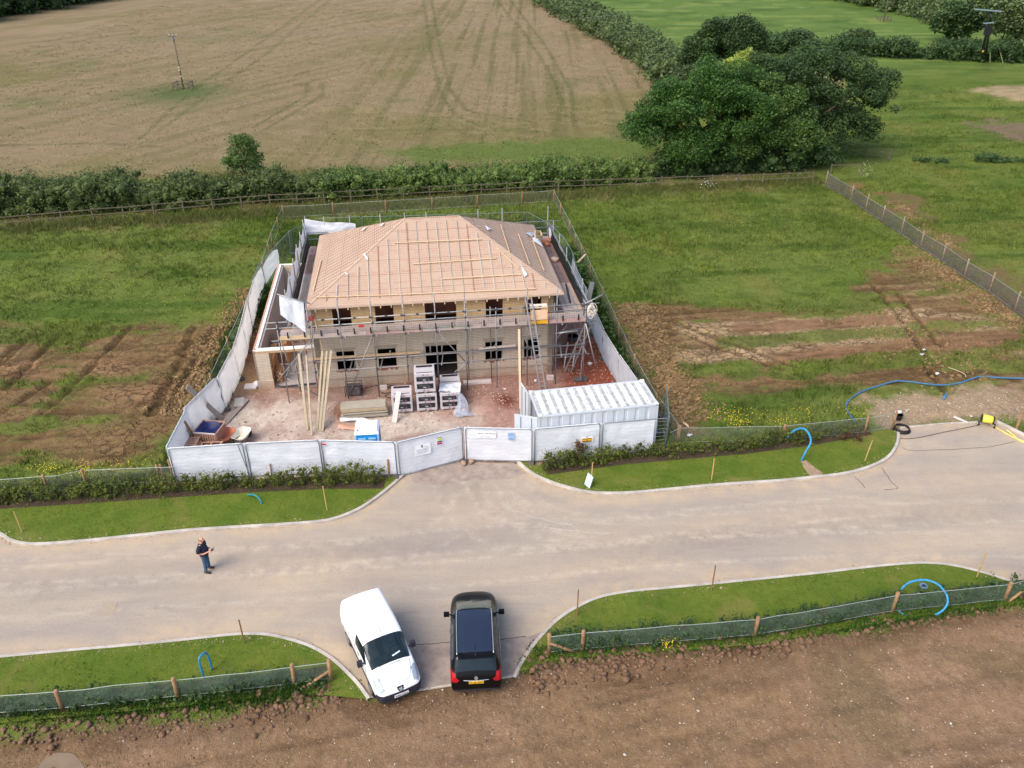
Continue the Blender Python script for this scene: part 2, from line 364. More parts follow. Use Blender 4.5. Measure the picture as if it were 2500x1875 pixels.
        if poly is MUDR:
            def band(p_, wd_): return 1 - sst(ldist(GP(p_), X, Y) + wob * 1.1 + (n3 - .5) * .5, wd_ * .6, wd_)
            for p_, wd_ in (([(1700, 806), (1900, 805), (2281, 777)], 1.5), ([(1700, 870), (1840, 857), (2200, 826)], 1.4), ([(2200, 770), (2400, 790)], 1.6)): q_ = band(p_, wd_); mud = mixn(mud, C3(176, 148, 112), q_ * .85); m_ = np.maximum(m_, q_ * .95); ckl = np.maximum(ckl, q_)
            for p_, wd_ in (([(1816, 803), (2159, 779)], .8), ([(1922, 875), (2469, 818)], 1.1), ([(2250, 790), (2330, 785)], .8)): q_ = band(p_, wd_); mud = mixn(mud, C3(140, 106, 78), q_ * .9); m_ = np.maximum(m_, q_ * .95); ckl = ckl * (1 - q_)
            for p_, wd_ in (([(1783, 835), (2183, 811)], .9), ([(1955, 896), (2249, 871)], 1.1), ([(1685, 904), (1824, 896)], .9), ([(2230, 800), (2440, 788)], .6)): m_ = m_ * (1 - band(p_, wd_) * .8)
        else:
            for cu_, cv_, ru, rv in ((315, 960, 3.4, 1.5), (270, 900, 3.0, 1.2), (15, 905, 2.6, 1.2)):
                q0_ = G(cu_, cv_); q_ = np.exp(-(((X - q0_.x) / ru) ** 2 + ((Y - q0_.y) / rv) ** 2) ** 2); mud = mixn(mud, C3(150, 116, 84), q_ * .9); m_ = np.maximum(m_, q_ * .95); ckl = np.maximum(ckl, q_)
        col = mixn(col, mud, m_); gr = gr * (1 - m_); ck = np.maximum(ck, np.minimum(ckl, m_))
        fs = fb(X * .5, (Y - X * .12) * 2.6, 1.0, 3, sd + 2); mk = sst(fs, .52, .68) * m_; col = mixn(col, C3(92, 70, 46), mk * .55); Z = Z - mk * .05 + m_ * (n3 - 0.5) * 0.16 + m_ * edge * (fb(X, Y, 2.4, 3, 3) - .5) * 0.28
    rd = np.full(X.shape, 1e9)
    for t in RUTS: rd = np.minimum(rd, ldist(t, X, Y))
    rr = (1 - sst(rd + (n3 - .5) * 0.4, 0.04, 0.24))
    col = mixn(col, C3(86, 66, 42), rr * 0.75); gr = gr * (1 - rr)
    Z = Z - rr * 0.14 + np.exp(-((rd - 0.42) / 0.15) ** 2) * 0.07
    # stony corner by the hose reel
    s_ = sst(sdf(STONY, X, Y) + wob * 4 + (n3 - .5) * 1.5, -0.6, 0.9); col = mixn(col, mixn(C3(168, 142, 116) + np.zeros(sh), C3(138, 108, 84), sst(X, 26, 31)), s_ * 0.9); gr = gr * (1 - s_); sp = np.maximum(sp, s_); ck = ck * (1 - s_)
    # front soil
    s_ = sst(sdf(SOIL, X, Y) + wob * 1.5 + (n3 - .5) * .7, -0.25, 0.35)
    soil = np.broadcast_to(C3(138, 111, 82), sh).copy()
    band = fb(X * 0.25, Y * 1.3 - X * .25, 0.8, 4, 1)
    soil = mixn(soil, C3(120, 94, 70), sst(band, 0.5, 0.7) * 0.7); soil = mixn(soil, C3(154, 124, 98), sst(n1, 0.48, 0.65) * 0.5)
    scr = fb(X * .22 + vn(X * .3, Y * .3, 1) * .8, Y * 2.4 - X * .5, 1.0, 3, 2); soil = mixn(soil, C3(96, 72, 50), sst(scr, .58, .7) * sst(fb(X, Y, .2, 3, 3), .42, .6) * .45); Z = Z - s_ * sst(scr, .58, .7) * .05
    soil = mixn(soil, C3(104, 92, 62), sst(fb(X, Y, 0.3, 3, 4), 0.6, 0.75) * 0.4)
    soil = mixn(soil, C3(98, 74, 54), (1 - sst(sdf(SOIL, X, Y), 0.3, 1.8)) * 0.5)
    col = mixn(col, soil, s_); gr = gr * (1 - s_); sp = np.maximum(sp, s_ * 0.3)
    Z = Z + s_ * ((band - .5) * 0.2 + (n3 - .5) * .09 + (fb(X, Y, 3.5, 2, 1) - .5) * .05)
    # building site
    s_ = sst(sdf(SITE, X, Y) + wob * 0.8, -0.3, 0.2)
    site = np.broadcast_to(C3(192, 168, 152), sh).copy()
    site = mixn(site, C3(214, 198, 180), sst(n2 + .12 * sst(37.5 - Y, -1, 2) * (X < -3), 0.45, 0.65) * 0.8)
    site = mixn(site, C3(168, 132, 116), sst(fb(X, Y, 0.8, 4, 3), 0.5, 0.68) * 0.7)
    site = mixn(site, C3(152, 116, 100), sst(Y - 39.4 + wob * 2, -1, 1.2) * 0.7)
    site = mixn(site, C3(170, 128, 114), sst(X + 2.2 + wob * 3, -0.8, 1.5) * 0.75)
    site = mixn(site, C3(132, 66, 46), sst(X - 2.4 - (Y - 37) * 0.02 + wob * 2.5, 0, 1.2) * sst(47.5 - Y, -1, 2) * 0.9)
    site = mixn(site, C3(206, 164, 128), np.exp(-(((X + 8.9) / 1.7) ** 2 + ((Y - 34.4) / .9) ** 2)))
    site = mixn(site, C3(120, 60, 42), np.exp(-(((X + .35) / .8) ** 2 + ((Y - 39.1) / .9) ** 2) * 1.6))
    lft = sst(-X - 14.0 + wob, -0.3, 0.6) * sst(Y, 39.5, 41.5); site = mixn(site, C3(128, 82, 62), lft * 0.9)
    site = mixn(site, C3(176, 146, 108), lft * sst(43.5 - Y, -1, 1.5) * 0.8)
    bk = sst(Y - 52.5 + wob * 3, -1, 1); site = mixn(site, C3(100, 102, 58), bk * 0.7)
    col = mixn(col, site, s_); gr = gr * (1 - s_); sp = np.maximum(sp, s_); ck = ck * (1 - s_)
    Z = Z * (1 - s_) + s_ * ((n3 - .5) * 0.06 + 0.5 * np.exp(-(((X + 1.2) / 1.5) ** 2 + ((Y - 39.3) / 1.0) ** 2)) * .6)
    tone = 0.9 + 0.2 * n3; col = col * tone[..., None]
    return col, gr, ck, sp, Z
print('ground')
def lines(lo, hi, f0, f1, step, grow):
    mid = list(np.arange(f0, f1, step)); a = []; x = f0; s_ = step
    while x > lo: s_ *= grow; x -= s_; a.append(x)
    b = []; x = mid[-1]; s_ = step
    while x < hi: s_ *= grow; x += s_; b.append(x)
    return np.array(a[::-1] + mid + b)
gx = lines(-420, 460, -34, 38, 0.16, 1.035); gy = lines(4, 700, 11, 80, 0.16, 1.02)
XX, YY = np.meshgrid(gx, gy); colg, grg, ckg, spg, ZZ = gcol(XX, YY)
rs = sdf(ROAD, XX, YY)
FOOT = [tuple(W(x, y)[:2]) for x, y in ((-10.3, -4.6), (-10.3, 7.8), (-6.9, 7.8), (-6.9, 5.1), (6.3, 5.1), (6.3, -5.1), (-6.9, -5.1))]
ZZ = np.where(rs > -0.9, -0.05, ZZ); ZZ = np.where(sdf(FOOT, XX, YY) > 0, -0.1, ZZ)
ny, nx = XX.shape; idx = np.arange(nx * ny).reshape(ny, nx)
F = np.stack([idx[:-1, :-1], idx[:-1, 1:], idx[1:, 1:], idx[1:, :-1]], -1).reshape(-1, 4)
gm, nt, p = newmat('field_ground')
at = nt.nodes.new('ShaderNodeAttribute'); at.attribute_name = 'Col'; am = nt.nodes.new('ShaderNodeAttribute'); am.attribute_name = 'Msk'
sep = nt.nodes.new('ShaderNodeSeparateColor'); nt.links.new(am.outputs['Color'], sep.inputs[0])
tc = nt.nodes.new('ShaderNodeTexCoord').outputs['Object']
f1 = noise_node(nt, mapping(nt, tc, (1, 0.8, 1)), 3.2, 5, 0.75); f2 = noise_node(nt, tc, 14, 3, 0.7)
fine = math_node(nt, 'ADD', math_node(nt, 'MULTIPLY', ramp(nt, f1.outputs[0], 0.25, 0.75), 0.6), math_node(nt, 'MULTIPLY', ramp(nt, f2.outputs[0], 0.25, 0.75), 0.4))
mul = math_node(nt, 'ADD', math_node(nt, 'MULTIPLY', fine, 1.0), 0.52)
mc = nt.nodes.new('ShaderNodeCombineColor')
for i in range(3): nt.links.new(mul, mc.inputs[i])
base = mixc(nt, 1.0, at.outputs['Color'], mc.outputs[0], 'MULTIPLY')
vo = nt.nodes.new('ShaderNodeTexVoronoi'); vo.feature = 'DISTANCE_TO_EDGE'; vo.inputs['Scale'].default_value = 1.9
wv = nt.nodes.new('ShaderNodeVectorMath'); wv.operation = 'ADD'; nzc = noise_node(nt, tc, 1.3, 3, 0.6)
nt.links.new(mapping(nt, tc, (0.9, 1.15, 1)), wv.inputs[0]); nt.links.new(nzc.outputs['Color'], wv.inputs[1]); nt.links.new(wv.outputs[0], vo.inputs['Vector'])
ckw = noise_node(nt, tc, 0.35, 3, 0.6)
crack = math_node(nt, 'SUBTRACT', 1.0, ramp(nt, vo.outputs['Distance'], 0.0, 0.085))
crack = math_node(nt, 'MULTIPLY', math_node(nt, 'MULTIPLY', crack, sep.outputs[0]), ramp(nt, ckw.outputs[0], 0.3, 0.5), True)
base = mixc(nt, math_node(nt, 'MULTIPLY', crack, 0.8), base, c(58, 42, 28))
vs_ = nt.nodes.new('ShaderNodeTexVoronoi'); vs_.inputs['Scale'].default_value = 6.0; nt.links.new(tc, vs_.inputs['Vector'])
sc2 = nt.nodes.new('ShaderNodeSeparateColor'); nt.links.new(vs_.outputs['Color'], sc2.inputs[0])
stone = math_node(nt, 'MULTIPLY', math_node(nt, 'GREATER_THAN', sc2.outputs[0], 0.7), math_node(nt, 'LESS_THAN', vs_.outputs['Distance'], 0.3))
stone = math_node(nt, 'MULTIPLY', stone, sep.outputs[2])
base = mixc(nt, math_node(nt, 'MULTIPLY', stone, 0.45), base, c(214, 196, 176))
nt.links.new(base, p.inputs['Base Color']); p.inputs['Roughness'].default_value = 0.95; p.inputs['Specular IOR Level'].default_value = 0.1
hgt = math_node(nt, 'SUBTRACT', fine, math_node(nt, 'MULTIPLY', crack, 0.8))
bump(nt, p, hgt, 0.75, 0.09)
ground = npmesh('ground', np.c_[XX.ravel(), YY.ravel(), ZZ.ravel()], F, gm, col=colg.reshape(-1, 3), msk=np.c_[ckg.ravel(), grg.ravel(), spg.ravel()], smooth=True)
tag(ground, kind='structure')

# ------------------------------------------------------------------ road, kerbs, verges
def tri_sheet(name, poly, z, m, parent=None, cut=None):
    bm = bmesh.new(); vs = [bm.verts.new((x, y, z)) for x, y in poly]
    es = [bm.edges.new((vs[i], vs[(i + 1) % len(vs)])) for i in range(len(vs))]
    bmesh.ops.triangle_fill(bm, edges=es, use_beauty=True, normal=(0, 0, 1))
    for f in bm.faces:
        if f.normal.z < 0: f.normal_flip()
    me = bpy.data.meshes.new(name); bm.to_mesh(me); bm.free(); me.materials.append(m)
    o = bpy.data.objects.new(name, me); COL.objects.link(o); return o
def offs(path, d):
    P = [Vector((p[0], p[1], 0)) for p in path]; out = []
    for i in range(len(P)):
        t = (P[min(i + 1, len(P) - 1)] - P[max(i - 1, 0)]).normalized(); out.append((P[i].x - t.y * d, P[i].y + t.x * d))
    return out
rm, nt, p = newmat('dusty_asphalt')
tc = nt.nodes.new('ShaderNodeTexCoord').outputs['Object']
ra = RAD(-8)
n1 = noise_node(nt, mapping(nt, tc, (0.25, 1.0, 1), (0, 0, ra)), 0.55, 6, 0.65, 0.6)
n2 = noise_node(nt, mapping(nt, tc, (0.12, 1.6, 1), (0, 0, ra)), 1.2, 5, 0.7, 0.5)
n3 = noise_node(nt, tc, 11, 6, 0.85); n4 = noise_node(nt, tc, 0.22, 4, 0.6)
b1 = mixc(nt, ramp(nt, n1.outputs[0], 0.3, 0.7), c(166, 155, 145), c(196, 179, 157))
b1 = mixc(nt, math_node(nt, 'MULTIPLY', ramp(nt, n2.outputs[0], 0.5, 0.8), 0.35), b1, c(210, 190, 164))
b1 = mixc(nt, math_node(nt, 'MULTIPLY', ramp(nt, n4.outputs[0], 0.48, 0.75), 0.45), b1, c(158, 146, 138))
n5 = noise_node(nt, mapping(nt, tc, (0.3, 2.2, 1), (0, 0, ra)), 2.4, 4, 0.7, 1.0)
b1 = mixc(nt, math_node(nt, 'MULTIPLY', ramp(nt, n5.outputs[0], 0.56, 0.68), 0.22), b1, c(140, 124, 108))
b1 = mixc(nt, math_node(nt, 'MULTIPLY', ramp(nt, n3.outputs[0], 0.38, 0.62), 0.32), b1, c(132, 118, 106))
ad = nt.nodes.new('ShaderNodeAttribute'); ad.attribute_name = 'Msk'; sd_ = nt.nodes.new('ShaderNodeSeparateColor'); nt.links.new(ad.outputs['Color'], sd_.inputs[0])
n6 = noise_node(nt, tc, 1.6, 6, 0.75)
dust = math_node(nt, 'MULTIPLY', math_node(nt, 'SUBTRACT', 1.0, sd_.outputs[0]), ramp(nt, n6.outputs[0], .3, .62), True)
b1 = mixc(nt, math_node(nt, 'MULTIPLY', dust, .75), b1, c(204, 178, 144))
b1 = mixc(nt, math_node(nt, 'MULTIPLY', math_node(nt, 'MULTIPLY', sd_.outputs[1], ramp(nt, n6.outputs[0], .7, .35)), .6), b1, c(144, 130, 118))
b1 = mixc(nt, math_node(nt, 'MULTIPLY', math_node(nt, 'MULTIPLY', sd_.outputs[2], ramp(nt, n6.outputs[0], .42, .6)), .55), b1, c(218, 202, 180))
nt.links.new(b1, p.inputs['Base Color']); p.inputs['Roughness'].default_value = 0.9; p.inputs['Specular IOR Level'].default_value = 0.15
bump(nt, p, n3.outputs[0], 0.5, 0.02)
tag(tri_sheet('road_base', ROAD, -0.004, rm), kind='structure')
rx = np.arange(-36, 36, .22); ry = np.arange(17, 41, .18); RX, RY = np.meshgrid(rx, ry); rsd = sdf(ROAD, RX, RY)
wb = fb(RX, RY, .5, 4, 2) - .5
dst = (1 - sst(rsd + wb * 1.6, .15, 1.1)) * .9; dmp = np.zeros(RX.shape); trk = np.zeros(RX.shape)
for k, (u, v, ru, rv, ty) in enumerate(((760, 1400, 5.0, 1.2, 0), (300, 1370, 6, .8, 0), (1480, 1390, 5, .7, 0), (1900, 1270, 7, .9, 0), (2330, 1190, 3.5, 1.8, 0), (1150, 1250, 4, 1.2, 0), (620, 1500, 3, .7, 0), (2250, 1330, 4, .6, 0), (120, 1440, 4, .9, 1), (1750, 1320, 7, .7, 1), (1000, 1330, 6, .8, 1), (2250, 1260, 5, .8, 1), (1150, 1180, 2.2, 1.2, 1), (1150, 1620, 2, 1.3, 1))):
    q_ = G(u, v); t_ = RAD(8); dx, dy = RX - q_.x, RY - q_.y; e_ = np.exp(-(((dx * math.cos(t_) + dy * math.sin(t_)) / ru) ** 2 + ((dy * math.cos(t_) - dx * math.sin(t_)) / rv) ** 2)) * (.75 + wb * 1.2)
    if ty: dmp = np.maximum(dmp, e_)
    else: dst = np.maximum(dst, e_ * .8)
for pts in ([(-20, 1400), (300, 1380), (700, 1360), (1100, 1320), (1600, 1290), (2100, 1260), (2600, 1240)], [(-20, 1480), (300, 1455), (700, 1430), (1100, 1400), (1500, 1360), (2000, 1330), (2600, 1330)], [(1090, 1160), (1120, 1230), (1180, 1290), (1330, 1310), (1700, 1270), (2200, 1230)], [(1160, 1160), (1140, 1240), (1060, 1310), (900, 1350), (500, 1380), (0, 1420)], [(1215, 1180), (1240, 1230), (1300, 1275), (1420, 1300), (1520, 1302)], [(1250, 1180), (1285, 1235), (1350, 1268), (1450, 1285)]):
    P_ = [(p_.x, p_.y) for p_ in smooth_path([tuple(G(*q)) for q in pts], 4)]
    for sd__ in (-.75, .75): trk = np.maximum(trk, np.exp(-(ldist(offs(P_, sd__), RX, RY) / .11) ** 2) * (.35 + .8 * fb(RX, RY, .35, 3, 1)) * .8)
iny = rsd > .02; idx_ = np.arange(RX.size).reshape(RX.shape); ok = iny[:-1, :-1] & iny[:-1, 1:] & iny[1:, 1:] & iny[1:, :-1]
Fr = np.stack([idx_[:-1, :-1], idx_[:-1, 1:], idx_[1:, 1:], idx_[1:, :-1]], -1)[ok]; us_ = np.unique(Fr); rm_ = np.full(RX.size, -1); rm_[us_] = np.arange(len(us_))
road = tag(npmesh('road', np.c_[RX.ravel()[us_], RY.ravel()[us_], np.zeros(len(us_))], rm_[Fr], rm, msk=np.c_[np.clip(1 - dst, 0, 1).ravel()[us_], np.clip(dmp, 0, 1).ravel()[us_], np.clip(trk, 0, 1).ravel()[us_]]), kind='structure')
RPM = mat('bare_asphalt', c(172, 155, 141), 0.9, nz=(2.2, .1), bp=(22, .3, .01), rgb2=c(146, 130, 120))
tag(tri_sheet('asphalt_patch', GP([(912, 1698), (935, 1660), (985, 1575), (1050, 1574), (1100, 1568), (1216, 1562), (1290, 1555), (1330, 1540), (1300, 1570), (1275, 1600), (1255, 1645)]), 0.003, RPM), kind='structure')
tag(tri_sheet('asphalt_patch', GP([(1000, 1155), (1060, 1130), (1135, 1132), (1255, 1130), (1285, 1155), (1240, 1170), (1150, 1172), (1080, 1185), (1010, 1180)]), 0.003, RPM), kind='structure')
KM = mat('concrete_kerb', c(206, 196, 184), 0.85, nz=(1.3, 0.14), bp=(30, 0.2), rgb2=c(180, 170, 158))
def kerb(path, wd, h, name='kerb', side=1):
    mb = MB(); P = [Vector((p[0], p[1], 0)) for p in path]
    L = []
    for i, p_ in enumerate(P):
        d = (P[min(i + 1, len(P) - 1)] - P[max(i - 1, 0)]).normalized(); n = Vector((-d.y, d.x, 0)) * side
        L.append((p_, p_ + n * wd))
    vs = []; fs = []
    for a, b in L: vs += [(a.x, a.y, -0.02), (a.x, a.y, h - .015), (a.x + (b.x - a.x) * .12, a.y + (b.y - a.y) * .12, h), (b.x, b.y, h), (b.x, b.y, -0.02)]
    for i in range(len(L) - 1):
        for k in range(4): fs.append((i * 5 + k, i * 5 + k + 1, (i + 1) * 5 + k + 1, (i + 1) * 5 + k))
    mb.add(vs, fs); return tag(mb.build(name, KM), kind='structure')
kerb(kUL, 0.14, 0.1); kerb(kUR, 0.14, 0.1); kerb(kLL, 0.14, 0.1, side=-1); kerb(kLR, 0.14, 0.1, side=-1)
kerb([G(905, 1700), G(1250, 1650)], 0.06, 0.03, 'edging_strip', -1)
kerb(R_EDGE, 0.08, 0.05, 'edging_strip')
kerb([G(2434, 1033), G(2460, 1046), G(2500, 1066), G(2620, 1132)], 0.16, 0.1, side=1)
LM, nt, p = newmat('mown_grass')
tc = nt.nodes.new('ShaderNodeTexCoord').outputs['Object']
a1 = noise_node(nt, tc, 0.6, 5, 0.65); a2 = noise_node(nt, tc, 5.5, 5, 0.75); a3 = noise_node(nt, tc, 0.35, 3, 0.5, 0.8)
b1 = mixc(nt, ramp(nt, a1.outputs[0], 0.35, 0.65), c(92, 112, 38), c(118, 126, 50))
b1 = mixc(nt, math_node(nt, 'MULTIPLY', ramp(nt, a2.outputs[0], 0.35, 0.7), 0.6), b1, c(72, 98, 30))
b1 = mixc(nt, math_node(nt, 'MULTIPLY', ramp(nt, a3.outputs[0], 0.54, 0.7), 0.65), b1, c(134, 124, 70))
nt.links.new(b1, p.inputs['Base Color']); p.inputs['Roughness'].default_value = 0.9; p.inputs['Specular IOR Level'].default_value = 0.1
bump(nt, p, a2.outputs[0], 0.9, 0.07)
V_UL = offs(kUL, 0.14) + [(-6.0, 32.2), (-9, 32.35), (-16.3, 31.7), (-23.5, 31.0), (-40, 29.5)]
V_UR = offs(kUR, 0.14) + [tuple(G(2160, 1052, 0)[:2]), tuple(G(1900, 1070, 0)[:2]), tuple(G(1640, 1105, 0)[:2]), (6.5, 34.0), (1.3, 33.1)]
V_LL = offs(kLL, -0.14) + [(-6.2, 19.6), (-7.8, 19.75), (-11.8, 19.2), (-15.6, 18.8), (-20, 18.3), (-34, 17)]
V_LR = offs(kLR, -0.14) + [(28, 23.2), (20.4, 23.9), (14.8, 23.0), (9.1, 21.8), (2.6, 21.25), (1.3, 21.1), tuple(G(1285, 1640)[:2]), tuple(G(1262, 1645)[:2])]
verges = []
for vp in (V_UL, V_UR, V_LL, V_LR): verges.append(tag(tri_sheet('verge', vp, 0.085, LM), kind='structure'))
# bare strip under the young hedges, trench across the verge
BM_ = mat('bark_soil', c(74, 58, 44), 0.95, nz=(6, 0.35), bp=(14, 0.8, 0.05))
HUL = [(-26, 30.4), (-20, 30.95), (-16.3, 31.35), (-12, 31.75), (-9, 31.95), (-6.1, 31.95)]
HUR = [(1.55, 32.95), (3.3, 33.3), (5.5, 33.75), (8.4, 34.15), (11.5, 34.55), (14.8, 35.2), (18.5, 36.2)]
HLL = [(-21, 18.75), (-15.6, 19.35), (-11.8, 19.75), (-7.8, 20.25), (-6.75, 20.45)]
HLR = [(1.6, 21.75), (5.5, 22.15), (9.1, 22.5), (14.8, 23.7), (21.5, 24.7), (26, 25.6)]
for h, d0 in ((HUL, -.55), (HUR, -.55), (HLL, -.35), (HLR, -.35)):
    pp = offs(h, d0) + offs(h, 0.5)[::-1]; tag(tri_sheet('planting_bed', pp, 0.09, BM_), kind='structure')
TM = mat('trench_gravel', c(168, 142, 114), 0.95, nz=(7, 0.3), bp=(20, 0.8, 0.04))
tag(tri_sheet('backfilled_trench', GP([(1955, 1126), (1968, 1124), (1985, 1138), (2010, 1155), (2004, 1160), (1978, 1162), (1962, 1142)], 0.09), 0.092, TM), kind='structure')
SM = mat('tar_seam', c(96, 84, 76), 0.9, nz=(6, 0.4))
for k, pts in enumerate(([(2203, 1092), (2215, 1098), (2240, 1100), (2300, 1098), (2360, 1095), (2420, 1090), (2478, 1078)], [(2152, 1141), (2165, 1160), (2178, 1178), (2192, 1192), (2160, 1195)], [(2088, 1165), (2100, 1177), (2112, 1190)],
                          [(1010, 1573), (1050, 1572), (1090, 1568), (1098, 1566)], [(1214, 1562), (1250, 1558), (1285, 1553)])):
    P = [tuple(G(*q, 0.004)) for q in pts]; P = smooth_path(P, 5); P = [Vector((q.x + random.uniform(-.02, .02), q.y + random.uniform(-.02, .02), .004)) for q in P]
    mb = MB(); A = offs(P, 0.018); B = offs(P, -0.018)
    vs = [(a[0], a[1], .004) for a in A] + [(b[0], b[1], .004) for b in B]; n = len(A)
    mb.add(vs, [(i, n + i, n + i + 1, i + 1) for i in range(n - 1)]); tag(mb.build('road_seam', SM), kind='structure')
TYM = netmat('white_scuff', c(232, 222, 208), .5, 6.0)
for pts in ([(1214, 1190), (1232, 1215), (1250, 1245), (1275, 1270)], [(1245, 1195), (1262, 1225), (1290, 1250)], [(1262, 1248), (1300, 1262), (1345, 1272)], [(1230, 1275), (1300, 1282), (1370, 1296)], [(1290, 1240), (1330, 1268), (1400, 1285), (1425, 1320)], [(1350, 1290), (1430, 1300), (1500, 1302)]):
    P = smooth_path([tuple(G(*q, 0.003)) for q in pts], 8); mb = MB()
    for q0, q1 in zip(P[:-1], P[1:]):
        if random.random() < 0.8:
            d = (q1 - q0).normalized(); n_ = Vector((-d.y, d.x, 0)) * random.uniform(.015, .04); mb.quad(q0 - n_, q1 - n_, q1 + n_, q0 + n_)
    if mb.v: tag(mb.build('chalky_scuff', TYM), kind='structure')
MHM = mat('iron_cover', c(176, 158, 136), 0.85, nz=(9, 0.12))
mb = MB(); q = G(262, 1486, 0.0); mb.box(q.x, q.y, 0.001, 0.62, 0.62, 0.006, 0.1); mb.build('inspection_cover', MHM); tag(bpy.data.objects['inspection_cover'], 'square dusty inspection cover set in the road above the lower left verge', 'manhole cover')
PUD = mat('clay_puddle', c(140, 118, 94), 0.35, nz=(2, 0.1), spec=0.4)
tag(tri_sheet('puddle', [tuple(G(150 + 52 * math.cos(t) * (1 + .18 * math.sin(3 * t)), 1865 + 32 * math.sin(t) * (1 + .15 * math.cos(2 * t)), 0.03)[:2]) for t in np.linspace(0, 2 * math.pi, 20, endpoint=False)], 0.035, PUD), 'shallow muddy puddle in the bottom left of the bare soil', 'puddle')
bpy.data.objects['puddle']['kind'] = 'structure'

# ------------------------------------------------------------------ loose stuff on the ground: clods, stones, grass
_ico = [(0, 0, 1), (.89, 0, .45), (.28, .85, .45), (-.72, .53, .45), (-.72, -.53, .45), (.28, -.85, .45), (.72, .53, -.45), (-.28, .85, -.45), (-.89, 0, -.45), (-.28, -.85, -.45), (.72, -.53, -.45), (0, 0, -1)]
_icf = [(0, 1, 2), (0, 2, 3), (0, 3, 4), (0, 4, 5), (0, 5, 1), (1, 6, 2), (2, 7, 3), (3, 8, 4), (4, 9, 5), (5, 10, 1), (6, 7, 2), (7, 8, 3), (8, 9, 4), (9, 10, 5), (10, 6, 1), (11, 7, 6), (11, 8, 7), (11, 9, 8), (11, 10, 9), (11, 6, 10)]
def rocks(P, S, sq=0.7, jit=0.3):
    n = len(P); T = np.array(_ico)[None] * (1 + rng.uniform(-jit, jit, (n, 12, 1))) * np.array([1, 1, sq])
    a = rng.uniform(0, 6.28, n); ca, sa = np.cos(a)[:, None], np.sin(a)[:, None]
    X = T[..., 0] * ca - T[..., 1] * sa * 0.8; Y = T[..., 0] * sa + T[..., 1] * ca * 0.8
    V = np.stack([X, Y, T[..., 2]], -1) * S[:, None, None] + P[:, None, :]
    F = (np.array(_icf)[None] + (np.arange(n) * 12)[:, None, None]).reshape(-1, 3)
    return V.reshape(-1, 3), F
def along(path, n, spread):
    P = np.array([(p[0], p[1]) for p in path]); seg = np.hypot(*(P[1:] - P[:-1]).T); cum = np.r_[0, np.cumsum(seg)]
    t = rng.uniform(0, cum[-1], n); i = np.clip(np.searchsorted(cum, t) - 1, 0, len(seg) - 1); f = (t - cum[i]) / seg[i]
    Q = P[i] + (P[i + 1] - P[i]) * f[:, None]; d = (P[i + 1] - P[i]) / seg[i][:, None]; nn = np.c_[-d[:, 1], d[:, 0]]
    return Q + nn * rng.normal(0, 1, (n, 1)) * spread, f
CL = mat('soil_clod', c(132, 102, 78), 0.95, nz=(3, 0.3), bp=(12, 0.9, 0.05), rgb2=c(104, 78, 58))
cl = []
for path, n, sp_, s0 in ((GP([(1290, 1640), (1400, 1622), (1560, 1600)]), 750, .42, .07), (GP([(1560, 1600), (1850, 1575), (1990, 1550)]), 380, .3, .075), (GP([(1990, 1550), (2200, 1515), (2500, 1465)]), 300, .33, .06), (GP([(0, 1790), (330, 1765), (600, 1730)]), 420, .42, .055), (GP([(600, 1730), (720, 1705), (830, 1690)]), 300, .4, .065)):
    P, _ = along(path, n, sp_); S = rng.gamma(2.2, s0 / 3, n) + 0.02; cl.append((np.c_[P, S * 0.35 + 0.0], S))
P = np.concatenate([a for a, b in cl]); S = np.concatenate([b for a, b in cl]); V, F = rocks(P, np.minimum(S, .15))
tag(npmesh('soil_clods', V, F, CL), 'crumbly brown clods along the edge of the soil', 'soil clods', kind='stuff')
cl = []
for path, n, w_ in (([(-18.2, 55), (-18.0, 46), (-17.9, 38)], 3600, .75), ([(8.0, 52), (8.6, 44), (9.6, 37)], 3000, .9), (GP([(2215, 600), (2350, 700), (2500, 800)]), 1800, .9), (GP([(2110, 760), (2270, 860), (2420, 900)]), 900, 2.0), (GP([(2180, 490), (2240, 540), (2340, 610)]), 700, .5)):
    P, _ = along(path, n, w_); cl.append(P)
P = np.concatenate(cl); S = np.minimum(rng.gamma(2.2, .022, len(P)) + .02, .16); zz = gcol(P[:, 0], P[:, 1])[4]; V, F = rocks(np.c_[P, zz + S * .15], S, .55)
tag(npmesh('churned_clods', V, F, mat('churned_clay', c(150, 122, 84), .95, nz=(1.2, .25), rgb2=c(122, 98, 64), bp=(10, .9, .05))), 'lumpy churned clay along the edges of the empty plots', 'soil clods', kind='stuff')
STM = mat('pale_flint', c(226, 214, 196), 0.8, nz=(9, 0.1), rgb2=c(190, 172, 150))
n = 5200; P = np.c_[rng.uniform(-14, 24, n), rng.uniform(13.5, 23.8, n)]
P = P[sdf(SOIL, P[:, 0], P[:, 1]) > 0.1]; S = np.minimum(rng.gamma(1.1, .007, len(P)) + .004, .06)
P2 = np.c_[rng.uniform(14, 34, 2500), rng.uniform(33, 42, 2500)]; P2 = P2[sdf(STONY, P2[:, 0], P2[:, 1]) > 0]; S2 = rng.gamma(1.3, .011, len(P2)) + .008
P = np.concatenate([P, P2]); S = np.concatenate([S, S2]); zz = gcol(P[:, 0], P[:, 1])[4]
V, F = rocks(np.c_[P, zz + S * .2], S, .6); tag(npmesh('pale_stones', V, F, STM), 'pale flints scattered over the bare soil', 'stones', kind='stuff')
Q = []
for kp, sg in ((kUL, 1), (kUR, 1), (kLL, -1), (kLR, -1)):
    a, _ = along(kp, 900, .09); Q.append(np.c_[a, np.full(len(a), .0)])
    a, _ = along(offs(kp, sg * .3), 500, .08); Q.append(np.c_[a, np.full(len(a), .088)])
